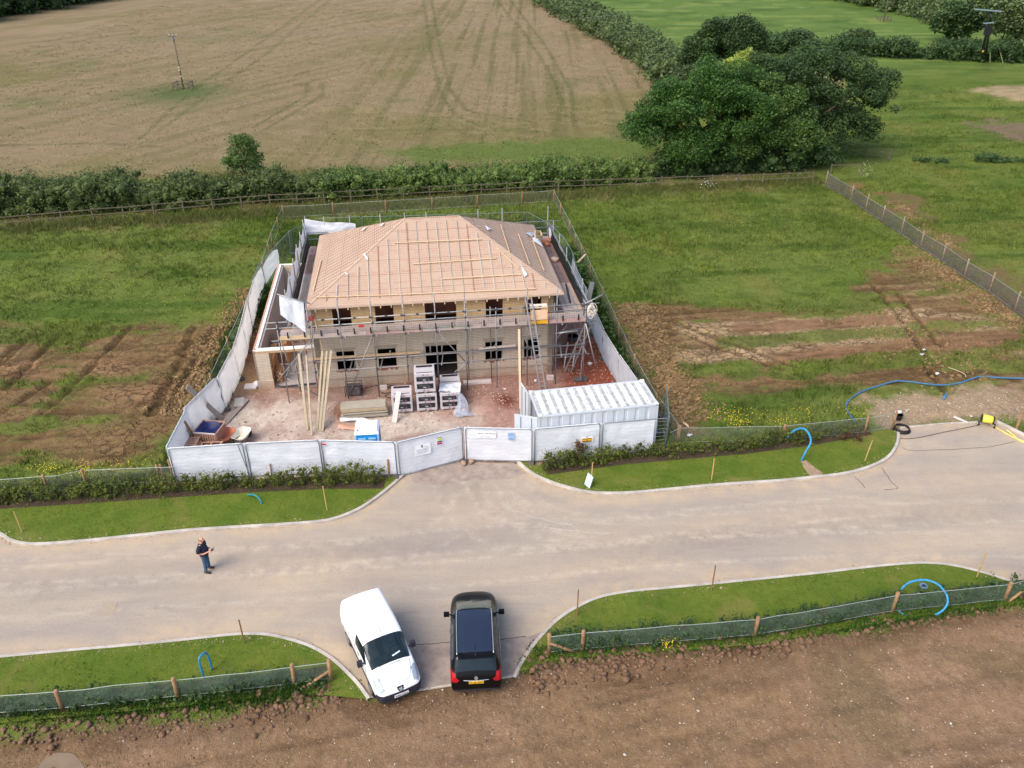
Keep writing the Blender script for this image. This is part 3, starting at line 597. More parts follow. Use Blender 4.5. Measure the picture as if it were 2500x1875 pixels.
P = np.concatenate(Q); s_ = rng.gamma(1.2, .008, len(P)) + .006; inr = sdf(ROAD, P[:, 0], P[:, 1]); P[:, 2] = np.where(inr > .0, .0, .09); P = P[(inr > .0) | (inr < -.15)]; s_ = s_[:len(P)]
V, F = rocks(P, s_, .5); tag(npmesh('kerbside_grit', V, F, mat('kerb_grit', c(186, 164, 134), .95, nz=(.9, .3), rgb2=c(140, 116, 88))), 'grit and soil crumbs spilled along the kerbs', 'grit', kind='stuff')
n = 26000; P = np.c_[rng.uniform(-14, 24, n), rng.uniform(13.5, 23.8, n)]; P = P[(sdf(SOIL, P[:, 0], P[:, 1]) > 0) & (rng.random(n) < .25 + .75 * sst(fb(P[:, 0], P[:, 1], .5, 3, 3), .42, .6))]
S = np.minimum(rng.gamma(1.3, .009, len(P)) + .008, .09); zz = gcol(P[:, 0], P[:, 1])[4]; V, F = rocks(np.c_[P, zz + S * .1], S, .6); tag(npmesh('soil_crumbs', V, F, mat('soil_crumb', c(140, 112, 84), .95, nz=(.8, .25), rgb2=c(110, 84, 62))), 'small soil crumbs over the bare ground', 'soil crumbs', kind='stuff')
# rubble on the site
n = 9000; P = np.c_[rng.uniform(-16, 8, n), rng.uniform(32.5, 47, n)]; P = P[(sdf(SITE, P[:, 0], P[:, 1]) > .1) & (sdf(FOOT, P[:, 0], P[:, 1]) < -.1)]
S = np.minimum(rng.gamma(1.0, .014, len(P)) + .01, .12); SRM = mat('site_rubble', c(206, 178, 160), 0.9, nz=(0.8, 0.3), rgb2=c(150, 104, 88))
zz = gcol(P[:, 0], P[:, 1])[4]; V, F = rocks(np.c_[P, zz + S * .2], S, .6); tag(npmesh('site_rubble', V, F, SRM), 'pink and cream stones trodden into the building site', 'rubble', kind='stuff')

GBM, nt, p = newmat('grass_blades')
at = nt.nodes.new('ShaderNodeAttribute'); at.attribute_name = 'Col'; nt.links.new(at.outputs['Color'], p.inputs['Base Color']); p.inputs['Roughness'].default_value = 0.7; p.inputs['Specular IOR Level'].default_value = 0.15
tr = nt.nodes.new('ShaderNodeBsdfTranslucent'); nt.links.new(at.outputs['Color'], tr.inputs[0]); mx = nt.nodes.new('ShaderNodeMixShader'); mx.inputs[0].default_value = 0.25
nt.links.new(p.outputs[0], mx.inputs[1]); nt.links.new(tr.outputs[0], mx.inputs[2]); nt.links.new(mx.outputs[0], nt.nodes['Material Output'].inputs[0])
def blades(P, H, wd, colr, lean=0.5, k=5, var=0.25, spread=0.1):
    """k triangular blades round every point"""
    n = len(P) * k; B = np.repeat(P, k, 0).astype(float); B[:, :2] += rng.normal(0, 1, (n, 2)) * np.repeat(spread, k, 0).reshape(-1, 1) if np.ndim(spread) else rng.normal(0, spread, (n, 2))
    h = np.repeat(H, k) * rng.uniform(.6, 1.15, n); a = rng.uniform(0, 6.28, n); l = rng.uniform(0, lean, n) * h
    T = B + np.c_[np.cos(a) * l, np.sin(a) * l, h]; b_ = rng.uniform(0, 6.28, n); s_ = np.c_[np.cos(b_), np.sin(b_), np.zeros(n)] * wd / 2
    V = np.stack([B - s_, B + s_, T], 1).reshape(-1, 3); F = np.arange(n * 3).reshape(-1, 3)
    cc = np.repeat(colr, k, 0) * rng.uniform(1 - var, 1 + var, (n, 1)); cc = np.repeat(cc, 3, 0)
    return V, F, cc
print('grass')
# lawn
Vs = []; Fs = []; Cs = []; o = 0
def push(t):
    global o
    V, F, C_ = t; Vs.append(V); Fs.append(F + o); Cs.append(C_); o += len(V)
for poly in (V_UL, V_UR, V_LL, V_LR):
    xs = [q[0] for q in poly]; ys = [q[1] for q in poly]; x0, x1 = max(min(xs), -24), min(max(xs), 27); n = int((x1 - x0) * (max(ys) - min(ys)) * 30)
    P = np.c_[rng.uniform(x0, x1, n), rng.uniform(min(ys), max(ys), n)]; s_ = sdf(poly, P[:, 0], P[:, 1]); P = P[(s_ > .05) & (rng.random(n) < .35 + 0.65 * sst(fb(P[:, 0], P[:, 1], 1.2, 3, 2), .42, .6))]
    cc = mixn(C3(90, 114, 38) + np.zeros((len(P), 3)), C3(132, 142, 60), sst(fb(P[:, 0], P[:, 1], .5, 3, 1), .4, .6))
    push(blades(np.c_[P, np.full(len(P), .08)], np.full(len(P), .07), .03, cc, .9, 3, .3, .07))
tag(npmesh('lawn_grass', np.concatenate(Vs), np.concatenate(Fs), GBM, col=np.concatenate(Cs)), 'short green grass growing on the verges', 'grass', kind='stuff')
# meadow and rough grass
Vs = []; Fs = []; Cs = []; o = 0
n = 150000; P = np.c_[rng.uniform(-52, 70, n), rng.uniform(30, 125, n)]
keep = (np.abs(P[:, 0]) < 0.62 * P[:, 1] + 5) & (rng.random(n) < np.clip(1.2 - P[:, 1] / 130, .2, 1)); P = P[keep]
colp, g, ck_, sp_, z_ = gcol(P[:, 0], P[:, 1]); hs = sdf(HAY, P[:, 0], P[:, 1])
keep = (g > .5) & (sdf(ROAD, P[:, 0], P[:, 1]) < -.5) & (hs < 2) & (sdf(V_UL, P[:, 0], P[:, 1]) < 0) & (sdf(V_UR, P[:, 0], P[:, 1]) < 0)
P, colp, z_ = P[keep], colp[keep], z_[keep]
hh = 0.08 + 0.22 * sst(fb(P[:, 0], P[:, 1], .3, 3, 3), .35, .7) + .15 * (np.abs(P[:, 1] - 70) < 8)
push(blades(np.c_[P, z_], hh, .055, colp * 1.12, .9, 5, .35, .16))
for path, n, w_, h_, cA in ((GP([(0, 1740), (200, 1730), (420, 1712), (700, 1690), (800, 1672)]), 1500, .2, .22, C3(64, 98, 34)), (GP([(1300, 1600), (1560, 1585), (1850, 1560), (2180, 1512), (2500, 1460)]), 1500, .16, .2, C3(64, 100, 36)), (GP([(-20, 1205), (400, 1172)], 0), 500, .3, .3, C3(84, 104, 44)),
                            (GP([(1285, 1632), (1325, 1592)]), 300, .1, .12, C3(84, 116, 40)), ([(-17.0, 55), (-17.6, 48), (-16.8, 41), (-16.6, 36), (-16.5, 33)], 2600, .34, .42, C3(56, 84, 34)), ([(4.6, 62), (5.2, 55), (5.8, 50), (6.6, 42), (7.4, 38)], 2000, .3, .4, C3(52, 82, 32)),
                            ([(-43, 67.3), (30, 79.6)], 3800, .7, .5, C3(110, 116, 62)), ([(-15.5, 58), (2, 59)], 1800, 2.2, .35, C3(88, 104, 44)), ([(-18.5, 63.5), (3, 66)], 2600, 1.6, .5, C3(78, 100, 44)), ([(14, 35.6), (18.5, 36.8)], 200, .2, .25, C3(84, 108, 40))):
    P, _ = along(path, n, w_); push(blades(np.c_[P, np.full(len(P), .02)], rng.uniform(.5, 1.1, n) * h_, .06, np.tile(cA, (n, 1)), .8, 6, .4, .14))
tag(npmesh('meadow_grass', np.concatenate(Vs), np.concatenate(Fs), GBM, col=np.concatenate(Cs)), 'long grass and weeds growing over the fields', 'grass', kind='stuff')
# straw-like tufts in the hay field and yellow flowers
Vs = []; Fs = []; Cs = []; o = 0
n = 60000; P = np.c_[rng.uniform(-90, 34, n), rng.uniform(70, 235, n)]; hs = sdf(HAY, P[:, 0], P[:, 1]); P = P[(hs > 0) & (fb(P[:, 0] * .5 - P[:, 1] * .1, P[:, 1] * .9 + P[:, 0] * .3, .8, 3, 5) > .46)]
colp = gcol(P[:, 0], P[:, 1])[0]; push(blades(np.c_[P, np.zeros(len(P))], np.full(len(P), .13), .1, colp * 1.0, 1.0, 3, .2, .35))
tag(npmesh('hay_stubble', np.concatenate(Vs), np.concatenate(Fs), GBM, col=np.concatenate(Cs)), 'mown straw-coloured grass of the big field', 'stubble', kind='stuff')
FLM = mat('buttercup_yellow', c(236, 206, 30, 1.0), 0.6, nz=(3, 0.05))
fl = []
for (u, v, su, sv, n) in ((112, 1152, 22, 8, 70), (205, 1156, 16, 12, 90), (230, 1140, 50, 10, 40), (310, 1142, 30, 8, 25), (2000 - 210, 1020, 40, 10, 120), (1805, 1040, 18, 6, 60), (1900, 1035, 25, 8, 70), (1960, 1010, 30, 8, 40), (2090, 1010, 20, 10, 40), (1635, 1570, 12, 14, 60), (1520, 1563, 20, 8, 14), (330, 700, 160, 60, 160), (1750, 600, 180, 60, 260), (2350, 560, 90, 50, 240)):
    for _ in range(n):
        q = G(u + random.gauss(0, su), v + random.gauss(0, sv), 0); fl.append((q.x, q.y, random.uniform(.12, .3)))
P = np.array(fl); s_ = sdf(ROAD, P[:, 0], P[:, 1]); P = P[s_ < -.3]; V, F = rocks(P, rng.uniform(.015, .036, len(P)), .4); tag(npmesh('yellow_wildflowers', V, F, FLM), 'tiny yellow wildflowers dotted through the grass', 'wildflowers', kind='stuff')
WFM = mat('hogweed_white', c(236, 236, 226, 1.0), 0.7, nz=(3, 0.05)); fl = []
for (u, v, su, sv, n) in ((1728, 450, 10, 6, 22), (2110, 410, 12, 12, 26), (1960, 418, 20, 6, 6), (1780, 436, 60, 5, 8)):
    for _ in range(n): q = G(u + random.gauss(0, su), v + random.gauss(0, sv), .6); fl.append((q.x, q.y, random.uniform(.5, .8)))
P = np.array(fl); V, F = rocks(P, rng.uniform(.03, .06, len(P)), .3); tag(npmesh('white_wildflowers', V, F, WFM), 'white flower heads beside the old rail fence', 'wildflowers', kind='stuff')

# ------------------------------------------------------------------ foliage
def leafquads(P, size, up=0.3, flat=0.6):
    n = len(P); N = rng.normal(0, 1, (n, 3)); N[:, 2] = np.abs(N[:, 2]) + up; N /= np.linalg.norm(N, axis=1)[:, None]
    A = np.cross(N, rng.normal(0, 1, (n, 3))); A /= np.linalg.norm(A, axis=1)[:, None]; B = np.cross(N, A)
    s_ = (size * rng.uniform(.6, 1.3, n))[:, None]
    V = np.stack([P + A * s_, P + B * s_ * flat, P - A * s_, P - B * s_ * flat], 1).reshape(-1, 3)
    return V, np.arange(n * 4).reshape(-1, 4)
def clumps(Cn, R, dens, sq=0.8, shell=0.55, top=1.05):
    out = []
    for c_, r in zip(Cn, R):
        n = max(4, int(dens * r * r)); d = rng.normal(0, 1, (n, 3)); d /= np.linalg.norm(d, axis=1)[:, None]
        out.append(np.asarray(c_) + d * r * (rng.uniform(shell, top, (n, 1))) * np.array([1, 1, sq]))
    return np.concatenate(out)
def core(Cn, R, k=0.72, sq=0.8):
    V, F = rocks(np.asarray(Cn, float), np.asarray(R) * k, sq, .12); return V, F
def foliage(name, Cn, R, dens, leaf, m, parent=None, origin=None, sq=.8, shell=.55, core_k=.66, core_m=None):
    P = clumps(Cn, R, dens * 1.25, sq, shell * .8, 1.45); P = P[P[:, 2] > .02]; V, F = leafquads(P, leaf)
    V2, F2 = core(Cn, R, core_k * (.7 if leaf < .06 else .9), sq); V2[:, 2] = np.maximum(V2[:, 2], .01)
    F2q = np.c_[F2, F2[:, 2]]
    # cores as quads with a repeated corner would be degenerate: split every triangle into a fan about its centre instead
    t0, t1, t2 = V2[F2[:, 0]], V2[F2[:, 1]], V2[F2[:, 2]]; m01, m12, m20, mc_ = (t0 + t1) / 2, (t1 + t2) / 2, (t2 + t0) / 2, (t0 + t1 + t2) / 3
    Vq = np.stack([t0, m01, mc_, m20, m01, t1, m12, mc_, mc_, m12, t2, m20], 1).reshape(-1, 3); Fq = np.arange(len(Vq)).reshape(-1, 4)
    V = np.concatenate([V, Vq]); F = np.concatenate([F, Fq + len(P) * 4])
    return npmesh(name, V, F, m, parent, origin=origin)
LF_H = leafmat('young_hedge_leaves', c(44, 58, 26), c(118, 126, 48), .4, .2, 0.9)
LF_HR = leafmat('copper_leaves', c(70, 50, 34), c(118, 86, 56), .4, .2, 0.9)
LF_O = leafmat('hedgerow_leaves', c(48, 66, 34), c(114, 128, 70), .4, .2, 0.35)
LF_O2 = leafmat('hedgerow_leaves_bright', c(52, 76, 34), c(126, 146, 72), .4, .2, 0.4)
LF_A = leafmat('ash_leaves', c(44, 74, 34), c(98, 134, 62), .4, .3, 0.5)
LF_B = leafmat('shrub_leaves', c(54, 84, 42), c(112, 138, 68), .4, .25, 0.5)
LF_Y = leafmat('lime_leaves', c(120, 140, 54), c(184, 196, 96), .35, .3, 0.5)
LF_K = leafmat('oak_leaves', c(42, 64, 36), c(84, 108, 58), .4, .2, 0.5)
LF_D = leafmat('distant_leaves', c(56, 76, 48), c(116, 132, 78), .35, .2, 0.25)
BARK = mat('bark', c(92, 74, 58), 0.9, nz=(4, 0.3), bp=(10, 0.8, .04))
def hedge(name, path, wd, h, label, m, step=0.35, r0=.35, dens=260, leaf=.07, wob=.25, zb=0.0, cat='hedge', group=None, red=None):
    P = np.array([(p[0], p[1]) for p in path]); seg = np.hypot(*(P[1:] - P[:-1]).T); L = seg.sum(); cum = np.r_[0, np.cumsum(seg)]
    Cn = []; R = []
    for t in np.arange(0, L, step):
        i = min(np.searchsorted(cum, t, 'right') - 1, len(seg) - 1); f = (t - cum[i]) / seg[i]; q = P[i] + (P[i + 1] - P[i]) * f; d = (P[i + 1] - P[i]) / seg[i]
        hh = h * (1 + wob * (2 * vn(np.array(t * .45), np.array(P[0][0]), 2) - 1)); k = max(1, int(round(wd / (r0 * 1.3))))
        for j in range(k):
            o_ = (j - (k - 1) / 2) * r0 * 1.25 + random.gauss(0, r0 * .5)
            z = zb + r0 * .7
            while z < hh:
                Cn.append((q[0] - d[1] * o_ + random.gauss(0, r0 * .45), q[1] + d[0] * o_ + random.gauss(0, r0 * .45), min(z + random.gauss(0, r0 * .3), hh - r0 * .5))); R.append(r0 * random.uniform(.7, 1.25)); z += r0 * 1.2
    o_ = foliage(name, Cn, R, dens, leaf, m); return tag(o_, label, cat, group)
print('hedges')
hedge('young_hedge', HUL, .75, .85, 'young leafy hedge along the upper left verge in front of the white hoarding', LF_H, .3, .24, 620, .037, .45, .05)
hedge('young_hedge', HUR, .75, .8, 'young leafy hedge along the upper right verge with reddish tips', LF_H, .3, .24, 620, .037, .45, .05)
hedge('young_hedge', HLL, .55, .6, 'low dark hedge behind the netting of the lower left verge', LF_K, .28, .22, 380, .05, .35, .05)
hedge('young_hedge', HLR, .6, .7, 'low dark hedge behind the netting of the lower right verge', LF_K, .28, .23, 380, .05, .35, .05)
hedge('copper_shrub', [G(2068, 1082)[:2], G(2090, 1076)[:2]], .5, .8, 'small brown-leaved shrub in the upper right young hedge', LF_HR, .3, .26, 420, .05, .3, .05, 'shrub')
hedge('copper_shrub', [G(1402, 1125)[:2], G(1425, 1122)[:2]], .45, .95, 'small reddish shrub in the hedge below the yellow sign', LF_HR, .3, .22, 380, .05, .3, .05, 'shrub')
hedge('hedgerow', [(-62, 70.3), (-45, 72.2), (-34, 73.9)], 4.4, 2.5, 'left end of the old field hedge, dark and shaggy, behind the rail fence', LF_O, .65, .75, 150, .1, .35, 0)
hedge('hedgerow', [(-34, 73.6), (-24, 74.9), (-17, 76.4)], 4.2, 2.3, 'stretch of old field hedge on both sides of the lone hawthorn', LF_O, .65, .75, 150, .1, .35, 0)
hedge('hedgerow', [(-17, 75.8), (0, 78.4), (9, 79.8), (13.5, 80.9)], 3.2, 2.0, 'bright green stretch of old field hedge behind the house', LF_O2, .6, .7, 150, .1, .35, 0)
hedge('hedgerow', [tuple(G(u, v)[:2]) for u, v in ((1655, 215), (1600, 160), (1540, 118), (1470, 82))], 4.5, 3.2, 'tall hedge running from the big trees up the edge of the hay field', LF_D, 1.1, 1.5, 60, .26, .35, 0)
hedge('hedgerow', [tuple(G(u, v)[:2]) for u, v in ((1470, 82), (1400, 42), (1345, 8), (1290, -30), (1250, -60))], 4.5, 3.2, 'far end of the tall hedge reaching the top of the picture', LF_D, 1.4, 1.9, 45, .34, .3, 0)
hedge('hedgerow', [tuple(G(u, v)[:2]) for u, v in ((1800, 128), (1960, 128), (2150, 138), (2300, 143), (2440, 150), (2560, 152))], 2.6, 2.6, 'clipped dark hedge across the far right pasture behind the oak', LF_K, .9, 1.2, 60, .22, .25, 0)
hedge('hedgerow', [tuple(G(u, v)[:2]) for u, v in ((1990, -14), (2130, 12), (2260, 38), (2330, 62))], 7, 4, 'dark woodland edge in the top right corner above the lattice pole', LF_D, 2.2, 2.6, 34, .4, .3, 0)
hedge('bramble_strip', [(-17.1, 55), (-17.55, 48.5), (-17.0, 42)], .5, .55, 'dark weeds between the left netting fence and the hoarding', LF_B, .4, .26, 260, .06, .4, 0, 'undergrowth')
hedge('bramble_strip', [(-16.8, 41), (-16.45, 36.5), (-16.55, 34.6)], .5, .5, 'yellowish weeds between the left netting fence and the hoarding corner', LF_H, .4, .24, 260, .06, .4, 0, 'undergrowth')
hedge('bramble_strip', [(5.0, 60), (5.6, 53), (6.6, 43), (7.6, 37.5)], .45, .5, 'dark weeds between the right netting fence and the hoarding', LF_B, .4, .24, 260, .06, .4, 0, 'undergrowth')
hedge('understory', [(14.6, 81.6), (20, 82.4), (26, 83.3), (32.5, 84.6)], 2.6, 2.7, 'dark bushes filling the foot of the big clump of trees', LF_K, .7, .95, 90, .14, .3, 0, 'undergrowth')
hedge('woodland_edge', [tuple(G(u, v)[:2]) for u, v in ((-180, 60), (-20, 34), (110, 12), (215, -10))], 14, 8, 'dark wood filling the top left corner beyond the hay field', LF_K, 3.0, 3.6, 22, .5, .25, 0, 'wood')
hedge('low_scrub', [tuple(G(u, v)[:2]) for u, v in ((2230, 396), (2320, 398))], .6, .6, 'line of low scrub in the right meadow left of the gap', LF_K, .25, .35, 120, .1, .5, 0, 'scrub')
hedge('low_scrub', [tuple(G(u, v)[:2]) for u, v in ((2385, 396), (2425, 396), (2520, 398))], .8, .8, 'clump of low scrub at the right edge of the meadow', LF_K, .25, .45, 120, .1, .5, 0, 'scrub')

def tree(name, base, label, trunk_h, trunk_r, lobes, m, leaf, dens, clr, nclump, cat='tree', limbs=7, group=None, lean=(0, 0), wild=.0):
    """lobes: (dx, dy, z, rx, ry, rz) ellipsoids that the leaf clumps are strewn over"""
    B = Vector(base); root = thing(name, label, cat, B, group=group); Cn = []; R = []
    tot = sum(l[3] * l[4] + l[3] * l[5] for l in lobes)
    for (dx, dy, z, rx, ry, rz) in lobes:
        n = int(nclump * (rx * ry + rx * rz) / tot)
        d = rng.normal(0, 1, (n, 3)); d[:, 2] = np.where(d[:, 2] < -.35, -d[:, 2], d[:, 2]); d /= np.linalg.norm(d, axis=1)[:, None]
        rr_ = rng.uniform(.62, 1.02 + wild, (n, 1)); Q = d * rr_ * np.array([rx, ry, rz]) + np.array([dx, dy, z]); Cn.append(Q); R.append(clr * rng.uniform(.55, 1.3, n))
    Cn = np.concatenate(Cn); R = np.concatenate(R); k = Cn[:, 2] > .4; Cn, R = Cn[k], R[k]
    P = clumps(Cn, R, dens, .75, .5); P = P[P[:, 2] > .1]; V, F = leafquads(P, leaf, .5)
    # shaded heart of the crown
    Pc = np.array([[l[0], l[1], l[2]] for l in lobes]); Sc = np.array([l[3] for l in lobes])
    inn = np.concatenate([np.array([dx, dy, z]) + rng.normal(0, .3, (int(rx * rz * 26), 3)) * np.array([rx, ry, rz]) for dx, dy, z, rx, ry, rz in lobes]); V2, F2 = leafquads(inn, leaf * 1.7, .2)
    npmesh('crown', np.concatenate([V, V2]), np.concatenate([F, F2 + len(V)]), m, root)
    mb = MB(); top = Vector((lean[0], lean[1], trunk_h))
    mb.tube([(0, 0, -.1), (lean[0] * .2, lean[1] * .2, trunk_h * .35), (lean[0] * .6, lean[1] * .6, trunk_h * .75), tuple(top)], [trunk_r * 1.25, trunk_r, trunk_r * .85, trunk_r * .6], 10)
    for i in range(limbs):
        q = Cn[int(rng.integers(len(Cn)))]; e = Vector(q) * .9; e.z = max(e.z, trunk_h * .6); s0 = Vector((lean[0] * .6, lean[1] * .6, trunk_h * random.uniform(.5, .95)))
        mid = s0.lerp(e, .5) + Vector((random.gauss(0, .3), random.gauss(0, .3), .4)); mb.tube([s0, mid, e], [trunk_r * .5, trunk_r * .3, trunk_r * .1], 6)
    mb.build('trunk', BARK, root, True); return root
print('trees')
tree('ash_tree', (19.0, 84.0, 0), 'bright green ash tree at the left of the big clump, spreading over the hedge', 4.0, .45, [(-2.5, -1, 5.4, 4.3, 3.8, 3.4), (1.5, 0, 7.0, 3.8, 3.8, 3.6), (-5.2, -1.5, 4.0, 2.9, 2.8, 2.4), (-1.0, -3.0, 2.4, 3.6, 2.0, 2.3), (4.0, -1.5, 4.8, 3.0, 3, 3.4)], LF_A, .115, 360, .95, 270, limbs=10)
tree('shrubby_tree', (25.2, 84.6, 0), 'mid green bushy tree in the middle of the clump between ash and oak', 3.2, .35, [(0, 0, 5.2, 3.8, 3.4, 3.8), (2.4, -1.4, 3.0, 3.2, 2.4, 2.6), (-2, -1.5, 2.6, 3.0, 2.2, 2.2)], LF_B, .115, 340, .9, 190)
tree('oak_tree', (31.0, 88.5, 0), 'dark wide oak at the right of the big clump with ragged gaps in its crown', 4.2, .6, [(0, 0, 7.5, 5.0, 4.5, 3.0), (4.6, -.5, 5.6, 3.3, 3.4, 2.9), (-4, 1, 7.0, 3.4, 3.4, 2.8), (-1.2, -2.2, 5.2, 3.2, 2.4, 2.6), (2.5, -2.2, 3.0, 3.8, 2.6, 2.4), (6.4, 0, 7.8, 1.6, 1.6, .9)], LF_K, .12, 290, .85, 280, limbs=14, wild=.12)
tree('lime_green_tree', (24.6, 92.0, 0), 'small yellow-green tree rising behind the middle of the clump', 4.5, .25, [(0, 0, 7.3, 2.7, 2.4, 2.5)], LF_Y, .12, 340, .8, 60, limbs=5)
tree('field_maple', (30.0, 124.0, 0), 'rounded dark tree standing behind the clump beside the far hedge', 4.0, .4, [(0, 0, 5.2, 4.6, 4.0, 3.9), (2.6, 0, 6.4, 3.0, 2.8, 2.6), (-3.0, 0, 4.0, 2.8, 2.6, 2.8)], LF_K, .17, 200, 1.2, 180)
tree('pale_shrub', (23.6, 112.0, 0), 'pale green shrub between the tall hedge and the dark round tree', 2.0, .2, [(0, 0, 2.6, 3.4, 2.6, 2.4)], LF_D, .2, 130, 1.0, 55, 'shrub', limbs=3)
tree('hawthorn_tree', tuple(G(607, 462)), 'lone dark hawthorn growing out of the old field hedge', 1.8, .16, [(0, 0, 2.4, 1.7, 1.5, 1.7), (.1, 0, 4.1, 1.0, 1.0, 1.2), (-1.2, 0, 2.6, .7, .6, .6), (1.2, 0, 2.9, .7, .6, .7)], LF_B, .1, 330, .5, 85, limbs=6, wild=.12)
for (u, v, s_, lb) in ((1944, 90, 1.0, 'small grey-green bush on the pasture behind the far hedge, left of two'), (2090, 88, 1.15, 'small grey-green bush on the pasture behind the far hedge, right of two')):
    q = G(u, v + 22); tree('field_bush', tuple(q), lb, 1, .12, [(0, 0, 1.2, 3.0 * s_, 2.2, 1.3 * s_)], LF_D, .2, 90, .8, 34, 'bush', limbs=2)
for (u, v, lb, r_) in ((2330, 105, 'dark round tree just left of the lattice pole top', 4.0), (2470, 130, 'large tree cut by the right edge of the picture beyond the lattice pole', 6.0), (2440, 60, 'tree in the top right corner behind the lattice pole', 6.0)):
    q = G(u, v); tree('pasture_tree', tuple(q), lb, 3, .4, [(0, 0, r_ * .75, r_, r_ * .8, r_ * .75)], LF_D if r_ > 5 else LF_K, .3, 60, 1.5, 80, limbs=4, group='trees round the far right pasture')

# ------------------------------------------------------------------ fences
POST = mat('fence_post_wood', c(176, 138, 100), 0.85, nz=(6, 0.18), rgb2=c(146, 112, 80))
POSTG = mat('grey_post_wood', c(170, 148, 130), 0.9, nz=(6, 0.18), rgb2=c(138, 118, 100))
RAILW = mat('weathered_rail', c(112, 102, 84), 0.9, nz=(5, 0.2))
NETG = netmat('green_netting', c(112, 134, 114), .4); NETW = netmat('grey_netting', c(138, 142, 130), .26, 2.5); NETD = netmat('dense_netting', c(102, 96, 88), .72, 1.6)
WIRE = mat('galvanised_wire', c(186, 192, 186), 0.5, 0.4)
def netfence(name, path, posts, h, label, net=NETG, ph=None, pr=.055, wood=POST, strut=(), sub=1, cat='fence', group=None, tilt=0.0):
    o0 = Vector((path[0][0], path[0][1], 0)); r = thing(name, label, cat, o0, group=group)
    P = [Vector((p[0], p[1], 0)) - o0 for p in path]
    # netting as one sagging band
    mb = MB(); n = 0; S = []
    for a, b in zip(P[:-1], P[1:]):
        k = max(1, int((b - a).length / .8))
        for i in range(k): S.append(a.lerp(b, i / k))
    S.append(P[-1]); vs = []
    for s_ in S:
        j = random.gauss(0, .02); vs += [(s_.x + random.gauss(0, .015), s_.y + random.gauss(0, .015), .03), (s_.x, s_.y + j, h * .5), (s_.x, s_.y + j * .5, h + random.gauss(0, .012))]
    mb.add(vs, [(i * 3 + k, i * 3 + 3 + k, i * 3 + 4 + k, i * 3 + 1 + k) for i in range(len(S) - 1) for k in range(2)]); mb.build('netting', net, r)
    mb = MB(); mb.tube([v for v in vs[2::3]], .011, 5); mb.build('top_wire', WIRE, r)
    mb = MB(); mb.tube([(v[0], v[1] - .012, .16) for v in vs[2::3]], .007, 4); mb.build('bottom_wire', WIRE, r)
    for q in posts:
        q = Vector((q[0], q[1], 0)) - o0; t = Vector((random.gauss(0, .02), random.gauss(0, .02), 0)); H = (ph or h + .12) * random.uniform(.96, 1.05)
        mb = MB(); mb.tube([q + Vector((0, 0, -.1)), q + t + Vector((0, 0, H - .02)), q + t + Vector((0, 0, H))], [pr, pr, pr * .8], 9); mb.build('post', wood, r, True)
    for a, b in strut:
        mb = MB(); mb.tube([Vector(a) - o0, Vector(b) - o0], pr * .75, 7); mb.build('strut', wood, r, True)
    return r
g2 = lambda *l: [tuple(G(u, v)[:2]) for u, v in l]
LLP = g2((154, 1734), (436, 1706), (720, 1674), (808, 1664)); LRP = g2((1341, 1597), (1422, 1590), (1842, 1556), (2176, 1498), (2450, 1470), (2500, 1455))
netfence('netting_fence', [(-24, 18.3), LLP[0], LLP[1], LLP[2], LLP[3]], [(-21.5, 18.5)] + LLP, .95, 'green netting fence with round posts and a strut along the lower left verge', strut=[((LLP[3][0], LLP[3][1], .55), (LLP[3][0] - .9, LLP[3][1] - .25, .0))], pr=.075)
netfence('netting_fence', LRP + [(27, 25.5)], LRP + [(24, 25)], .95, 'long green netting fence with round posts along the lower right verge', strut=[((LRP[0][0], LRP[0][1], .6), (LRP[0][0] + 1.05, LRP[0][1] + .05, .0)), ((LRP[5][0] + .3, LRP[5][1] + .1, .75), (LRP[4][0] + .15, LRP[4][1] - .05, .05))], pr=.075)
netfence('netting_fence', [(-26, 30.9), (-21.3, 31.35)] + g2((215, 1190)) + [(-16.0, 32.0)], [(-21.9, 31.3)] + g2((215, 1192), (272 + 120, 1180)), 1.0, 'pale netting fence behind the upper left young hedge', NETW, pr=.06, strut=[])
URF = [(7.9, 34.6), tuple(G(1655, 1085)[:2]), tuple(G(1908, 1080)[:2]), tuple(G(2110, 1060)[:2]), tuple(G(2178, 1048)[:2])]
netfence('netting_fence', URF, URF[1:], 1.0, 'pale netting fence behind the upper right young hedge', NETW, pr=.06)
LPF = [(-16.3, 32.2), (-16.5, 34.5), (-16.9, 40.3), (-17.6, 50.0), (-18.3, 57.1), (-19.1, 63.1), (-19.7, 69.6)]
netfence('netting_fence', LPF, [LPF[0], (-16.6, 35.5), (-16.95, 40.6), (-17.3, 45), (-17.65, 50), (-18.0, 54), (-18.35, 57.6), (-18.8, 61), LPF[5], (-19.4, 66.5), LPF[6]], 1.1, 'netting fence along the left edge of the house plot', NETW, wood=POST)
RPF = [(3.9, 73.6), (4.8, 65.5), (5.4, 60.0), (6.2, 52.0), (7.1, 42.6), (7.7, 38.5), (8.5, 34.8)]
netfence('netting_fence', RPF, [RPF[0], (4.3, 69.5), RPF[1], (5.1, 62.5), RPF[2], (5.75, 56), (6.2, 52), (6.7, 46.5), (7.15, 42.4), (7.8, 38), (8.4, 35)], 1.1, 'netting fence along the right edge of the house plot', NETW, wood=POST)
netfence('netting_fence', [(-19.7, 69.6), (-8, 71.5), (3.9, 73.6)], [(-15.5, 70.3), (-11, 71), (-7, 71.7), (-3, 72.3), (1, 73)], 1.1, 'netting fence across the back of the house plot', netmat('faint_netting', c(138, 142, 130), .14, 2.5))
FRP = g2((2015, 455), (2077, 492), (2112, 517), (2152, 543), (2199, 574), (2246, 608), (2299, 641), (2353, 680), (2414, 717), (2475, 762), (2540, 806))
netfence('netting_fence', FRP, FRP, 1.25, 'long dark netting fence running down to the right edge of the picture', NETD, ph=1.55, wood=POSTG, pr=.06)
